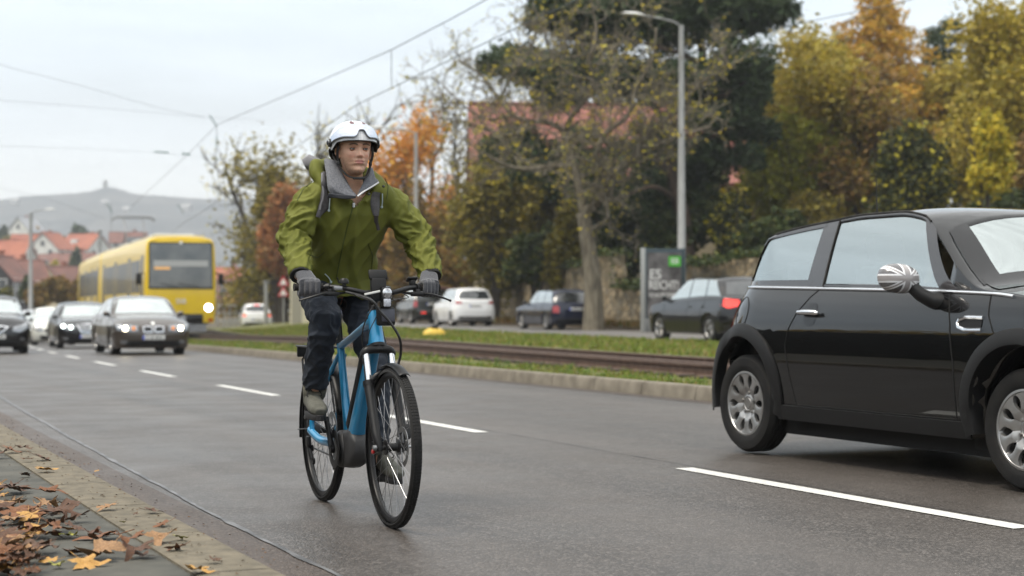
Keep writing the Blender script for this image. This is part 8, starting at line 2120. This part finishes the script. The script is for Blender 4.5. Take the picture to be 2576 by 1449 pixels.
# ---- helmet
HW = mat("helmet_white", (.66, .67, .69), .28, coat=.8); HBK = mat("helmet_black", (.012, .012, .013), .5); VIS = mat("visor_mirror", (.62, .66, .74), .06, metal=1.0)
hel = link(bpy.data.objects.new("helmet", None)); hel.parent = man; hel.matrix_local = Matrix.Translation(HC) @ HR.to_4x4()
def shell(az, z, k=1.0, oc=V((-.008, 0, .026))):
    """point of the helmet's ellipsoid at azimuth az (0 = front) and height z above the eyes"""
    a, b, c = .132 * k, .1125 * k, .116 * k; t = max(0, 1 - (abs(z - oc.z) / c) ** 2.25) ** (1 / 2.25)
    return V((oc.x + a * t * cos(az), b * t * sin(az), z))
def low_edge(az):
    a = abs(math.atan2(sin(az), cos(az))); return cr([(0, .036), (.6, .035), (1.05, .030), (1.25, .012), (1.45, -.004), (1.62, .008), (2.0, -.02), (2.5, -.048), (3.2, -.052)], a)
mb = MB(); rows = []
NA = 96; TOPZ = .026 + .116
for i in range(25):
    t = i / 24; rows.append([shell(2 * pi * k / NA, lerp(low_edge(2 * pi * k / NA), TOPZ - .0002, 1 - (1 - t) ** 1.7)) for k in range(NA)])
mb.grid(rows, close_u=True); inner = [[shell(2 * pi * k / NA, lerp(low_edge(2 * pi * k / NA), .07, q), .93) for k in range(NA)] for q in (0, .5, 1)]
hs = mb.build("helmet_shell", HW, hel, angle=180)
mb = MB(); mb.grid([[shell(2 * pi * k / NA, low_edge(2 * pi * k / NA)) for k in range(NA)]] + inner, close_u=True); mb.build("helmet_liner", HBK, hel, angle=180)
mb = MB(); mb.tube([shell(2 * pi * k / NA, low_edge(2 * pi * k / NA)) for k in range(NA + 1)], .0026, 6, caps=False); mb.build("shell_edge", HBK, hel)
for s in (-1, 1):     # long air slots
    mb = MB(); mb.grid([[shell(s * lerp(.30, .62, j / 10), lerp(.112, .126, i / 2) + .012 * (j / 10), 1.006) for j in range(11)] for i in range(3)]); mb.build("air_slot", mat("slot_red_grey", (.13, .06, .07), .6), hel)
mb = MB(); mb.grid([[shell(a, z, 1.004) for z in (.036, .05, .065, .08, .09)] for a in (-.13, -.07)]); mb.grid([[shell(a, z, 1.004) for z in (.036, .05, .065, .08, .09)] for a in (-.035, .035)]); mb.build("brow_stripe", mat("stripe_white", (.80, .80, .82), .25, coat=1), hel)
# raised mirror visor with its nose notch
def v_lo(a):
    x = abs(a); return cr([(0, .088), (.10, .087), (.22, .060), (.36, .0505), (.75, .052), (1.1, .044), (1.45, .032), (1.6, .036)], x)
def v_hi(a): return cr([(0, .118), (.5, .116), (1.0, .100), (1.35, .070), (1.6, .048)], abs(a))
mb = MB(); mb.grid([[shell(lerp(-1.6, 1.6, j / 72), lerp(v_lo(lerp(-1.6, 1.6, j / 72)), v_hi(lerp(-1.6, 1.6, j / 72)), i / 12), 1.075 - .03 * (i / 12)) for j in range(73)] for i in range(13)])
vo_ = mb.build("visor", VIS, hel, angle=180); s_ = vo_.modifiers.new("t", 'SOLIDIFY'); s_.thickness = .002
mb = MB(); mb.tube([shell(lerp(-1.6, 1.6, j / 72), v_lo(lerp(-1.6, 1.6, j / 72)), 1.077) for j in range(73)], .0018, 6); mb.build("visor_edge", mat("visor_rim", (.16, .17, .2), .3), vo_)
for s in (-1, 1):
    c = shell(s * 1.52, .034, 1.06); mb = MB(); mb.lathe([(0, .010), (.010, .010), (.011, .006), (.017, .006), (.020, .002), (.020, -.008), (0, -.008)], 24, 'Y'); mb.xf(Matrix.Translation(c) @ Matrix.Rotation(0 if s > 0 else pi, 4, 'X')); mb.build("visor_dial", HBK, hel)
    mb = MB(); mb.lathe([(.012, .0075), (.0165, .0072), (.0165, .0062), (.012, .0062)], 24, 'Y', closed=True); mb.xf(Matrix.Translation(c) @ Matrix.Rotation(0 if s > 0 else pi, 4, 'X')); mb.build("dial_ring", M['chrome'], hel)
# straps round the ears to the chin
for s in (-1, 1):
    J = V((.012, s * .079, -.060))
    for a_ in (V((.030, s * .083, .018)), V((-.045, s * .088, -.004))):
        mb = MB(); mb.tube(spline([a_, a_.lerp(J, .5) + V((0, s * .006, 0)), J], 5), .0065, 8, flat=.35); mb.build("strap", HBK, hel)
    mb = MB(); mb.rbox(J, (.022, .012, .020), .004); mb.build("strap_slider", HBK, hel)
    mb = MB(); mb.tube(spline([J, V((.030, s * .066, -.095)), V((.052, s * .042, -.125)), V((.060, s * .0, -.134))], 6), [.0065] * 8 + [.008] * 11, 10, flat=.5); mb.build("strap", HBK, hel)
mb = MB(); mb.rbox((.060, .002, -.134), (.014, .052, .012), .004); mb.build("chin_buckle", HBK, hel)

# ---- backpack
PKM = mat("backpack_grey", (.075, .07, .075), .8, col2=(.11, .105, .11), scale=60, bump=.3, bscale=600); PKL = mat("backpack_light", (.20, .20, .215), .7, bump=.3, bscale=600)
pack = link(bpy.data.objects.new("backpack", None)); pack.matrix_world = BKM; tag(pack, "grey backpack worn over the green jacket with two padded straps", "backpack")
mb = MB(); loft(mb, [(V((.03, 0, 1.10)), .09, .06), (V((.045, 0, 1.13)), .135, .085), (V((.13, 0, 1.28)), .145, .10), (V((.24, 0, 1.44)), .140, .095), (V((.30, 0, 1.53)), .12, .075), (V((.33, 0, 1.57)), .07, .05)], n=28, pw=3); pk = add_mesh("pack_body", fuse(mb, .008, 6), PKM, pack)
# the lid handle loop standing up behind the right shoulder
hp = spline([loc(806, 432, .36), loc(778, 432, .34), loc(763, 418, .33), loc(768, 398, .33), loc(790, 388, .34), loc(808, 392, .36)], 6); mb = MB(); loft(mb, [(loc(812, 428, .36), .02, .03), (loc(796, 415, .34), .034, .040), (loc(779, 408, .32), .036, .040), (loc(766, 414, .31), .026, .034)], (0, .2, 1), 20, 3); mb.build("lid", PKL, pack)
def strap(name, px_rows, mt, parent):
    rows = []
    for (x0, x1, y) in px_rows: rows.append([onj(lerp(x0, x1, q), y + (0 if not isinstance(y, tuple) else 0), .004 + .010 * sin(pi * min(1, max(0, q))) ** .5) for q in (0, .12, .3, .5, .7, .88, 1)])
    mb = MB(); mb.grid(rows); return mb.build(name, mt, parent, angle=180)
st = strap("shoulder_strap", [(806, 818, 436), (808, 819, 448), (808, 820, 462), (808, 822, 476), (806, 824, 490), (804, 828, 504), (800, 830, 516), (797, 826, 528), (794, 812, 538), (792, 802, 546)], PKM, pack)
mb = MB(); mb.tube([onj(x, y, .012) for x, y in ((808, 440), (811, 456), (812, 472), (811, 488), (808, 502), (803, 515), (799, 528))], .0045, 8, flat=.6); mb.build("strap_edge", PKL, st)
st = strap("shoulder_strap", [(938, 958, 484), (932, 956, 496), (930, 955, 508), (931, 954, 520), (934, 952, 532), (938, 951, 542)], PKM, pack)
mb = MB(); pp = [loc(946, 542, .60), loc(946, 556, .585), loc(949, 566, .575), loc(952, 579, .57)]; mb.tube(spline(pp, 4), [.010] * 6 + [.008] * 7, 8, flat=.35); mb.build("strap_tail", mat("strap_brown_grey", (.05, .042, .044), .7), st)
# ================================================================ FALLEN LEAVES ON THE PAVEMENT
rng = random.Random(13)
def leafm(name, a, b): 
    return mat(name, a, .6, col2=b, scale=22, detail=5, bump=.5, bscale=60, bdist=.002, lo=.38, hi=.62)
LFM = {'brown': leafm("leaf_brown", (.115, .047, .02), (.055, .025, .013)), 'rust': leafm("leaf_rust", (.21, .078, .024), (.11, .045, .017)), 'yellow': leafm("leaf_ochre", (.50, .29, .07), (.34, .17, .045)), 'tan': leafm("leaf_tan", (.34, .19, .085), (.20, .11, .05)), 'dark': leafm("leaf_dark", (.07, .038, .024), (.12, .06, .03)), 'green': leafm("leaf_green", (.24, .27, .04), (.33, .29, .06))}
def leaf_mesh(seed, curl):
    r = random.Random(seed); mb = MB(); n = 50; out = []
    for k in range(n):
        a = 2 * pi * k / n; lobes = [(pi / 2, 1.0), (pi / 2 + 1.05, .88), (pi / 2 - 1.05, .88), (pi / 2 + 2.1, .62), (pi / 2 - 2.1, .62)]
        q = .36
        for la, lr in lobes:
            d = abs(math.atan2(sin(a - la), cos(a - la))); q = max(q, lr * max(0, 1 - (d / .62) ** 1.25) + .1)
        q *= 1 + .10 * sin(a * 17 + seed) * (1 if q > .4 else 0); out.append((cos(a) * q, sin(a) * q))
    ca = r.uniform(0, pi); rings = []
    for t in (0.02, .3, .55, .8, 1.0):
        row = []
        for x, y in out:
            x, y = x * t, y * t; u = x * cos(ca) + y * sin(ca); w = -x * sin(ca) + y * cos(ca)
            z = curl * (u * u * 1.0 + .35 * w * w * (1 if seed % 2 else -1)) + .16 * curl * sin(5 * u + seed) * t + .12 * noise.noise((x * 2.3, y * 2.3, seed)) * (1 + 2 * curl)
            row.append((x * (1 - .25 * curl * abs(u)), y * (1 - .25 * curl * abs(u)), z))
        rings.append(row)
    mb.grid(rings, close_u=True)
    mb.tube([(0, -.05, rings[0][0][2]), (.03, -.5, -.02), (.12, -.95, .05)], [.018, .014, .02], 4)
    mz = min(v[2] for v in mb.v); mb.v = [(v[0], v[1], v[2] - mz) for v in mb.v]; return mb
proto = {}
for k in range(9):
    c = 0
    for cn in LFM:
        if (k + len(cn)) % 2 == 0 or cn in ('brown', 'rust'): proto[cn, k] = None
def leaf_at(px, py, wpx, cn, where, h=0.0, k=None):
    p = gnd(px, py, .092); keys = [q for q in proto if q[0] == cn]; key = rng.choice(keys) if k is None else k
    if proto[key] is None:
        o = leaf_mesh(key[1] * 7 + 3, (.1, .45, .25, .6, .15, .35, .7, .3, .1)[key[1]]).build("fallen_leaf", LFM[cn], None, angle=180, fix=False); proto[key] = o; o["_used"] = 0
    src = proto[key]
    if src["_used"]: o = src.copy(); COL.objects.link(o)
    else: o = src
    src["_used"] = 1
    if "_used" in o.keys() and o is not src: del o["_used"]
    sc = wpx / FPX * (p - C_O).dot(C_F) / 1.7
    kz = .102 if K0 + .02 < p.x < K1 else .090
    o.location = (p.x, p.y, kz + h); o.scale = (sc, sc, sc * 1.0); o.rotation_euler = (rng.uniform(-.15, .15) - (.25 if h else 0), rng.uniform(-.2, .2), rng.uniform(0, 2 * pi))
    adj = {'brown': 'brown curled', 'rust': 'rust coloured', 'yellow': 'ochre yellow', 'tan': 'pale tan', 'dark': 'dark wilted', 'green': 'greenish'}[cn]
    tag(o, f"{adj} fallen maple leaf {where}", "leaf", f"fallen leaves {where}")
W1, W2, W3, W4 = "in the heap at the left edge of the pavement", "in the heap at the bottom of the pavement", "lying loose on the open pavement", "lying on the kerb stones"
for px, py, w, cn, wh_ in [(25, 1138, 60, 'rust', W1), (55, 1133, 50, 'dark', W1), (8, 1146, 60, 'brown', W1), (100, 1157, 60, 'brown', W3), (70, 1161, 36, 'rust', W3), (113, 1188, 62, 'yellow', W3), (62, 1194, 40, 'dark', W3), (196, 1272, 26, 'brown', W3), (274, 1284, 64, 'tan', W3), (378, 1293, 56, 'brown', W4), (341, 1301, 22, 'dark', W4), (414, 1326, 58, 'rust', W4), (306, 1322, 22, 'green', W3), (246, 1185, 16, 'yellow', W4), (540, 1420, 48, 'dark', W4), (452, 1362, 46, 'green', W4), (215, 1205, 14, 'brown', W4), (155, 1142, 16, 'dark', W4),
                           (265, 1352, 130, 'rust', W2), (225, 1345, 90, 'brown', W2), (315, 1372, 90, 'rust', W2), (262, 1400, 150, 'tan', W2), (215, 1420, 110, 'yellow', W2), (330, 1398, 100, 'brown', W2), (395, 1368, 100, 'tan', W2), (446, 1388, 70, 'rust', W2), (350, 1398, 70, 'brown', W2), (190, 1392, 66, 'brown', W2), (175, 1350, 60, 'green', W2), (132, 1412, 60, 'yellow', W2), (150, 1425, 50, 'green', W2), (490, 1446, 90, 'yellow', W4)]:
    leaf_at(px, py, w, cn, wh_, .004)
for i in range(92):
    q = rng.random(); py = lerp(1218, 1452, q ** .8); px = rng.uniform(-60, 95 + 60 * (1 - abs(q - .35) * 1.6) + (40 if 1250 < py < 1330 else 0))
    leaf_at(px, py, rng.uniform(50, 100), rng.choice(['brown', 'brown', 'rust', 'rust', 'dark', 'yellow', 'tan', 'dark']), W1, rng.uniform(0, .035))
for o in list(COL.objects):
    if "_used" in o.keys(): del o["_used"]
mb = MB()
for i in range(1500):
    v = rng.choice((rng.uniform(1.30, 1.58), rng.uniform(-.6, 1.3), rng.uniform(1.6, 1.85))); u = rng.uniform(3.5, 16); s = rng.uniform(.002, .009); a = rng.uniform(0, pi); c = RP(v, u, (.104 if v < 1.585 and v > 1.32 else (.093 if v < 1.4 else .006)))
    mb.add([c + Vector((s * cos(a), s * sin(a), 0)), c + Vector((-s * sin(a), s * cos(a), s * .6)), c - Vector((s * cos(a), s * sin(a), 0)), c + Vector((s * sin(a) * .6, -s * cos(a) * .6, .001))], [(0, 1, 2, 3)])
tag(mb.build("debris", leaf_mat("leaf_crumbs", [(.05, .03, .015), (.14, .07, .03), (.10, .09, .07), (.22, .12, .05)], .8, .1), smooth=False, fix=False), "leaf crumbs and grit scattered over pavement, kerb and gutter", kind='stuff')
# ================================================================ THIN AUTUMN AIR
hz_ = MB(); hz_.box((250, 900, 60), (4200, 2700, 165)); HZM = bpy.data.materials.new("haze"); HZM.use_nodes = True; HZM.node_tree.nodes.clear()
_o = HZM.node_tree.nodes.new("ShaderNodeOutputMaterial"); _v = HZM.node_tree.nodes.new("ShaderNodeVolumePrincipled"); _v.inputs['Color'].default_value = (.90, .945, 1, 1); _v.inputs['Density'].default_value = 0.00045; _v.inputs['Anisotropy'].default_value = .2
HZM.node_tree.links.new(_v.outputs[0], _o.inputs['Volume']); ho = hz_.build("haze", HZM, None, smooth=False); tag(ho, "thin pale haze over the valley and the wooded hill", kind='stuff')
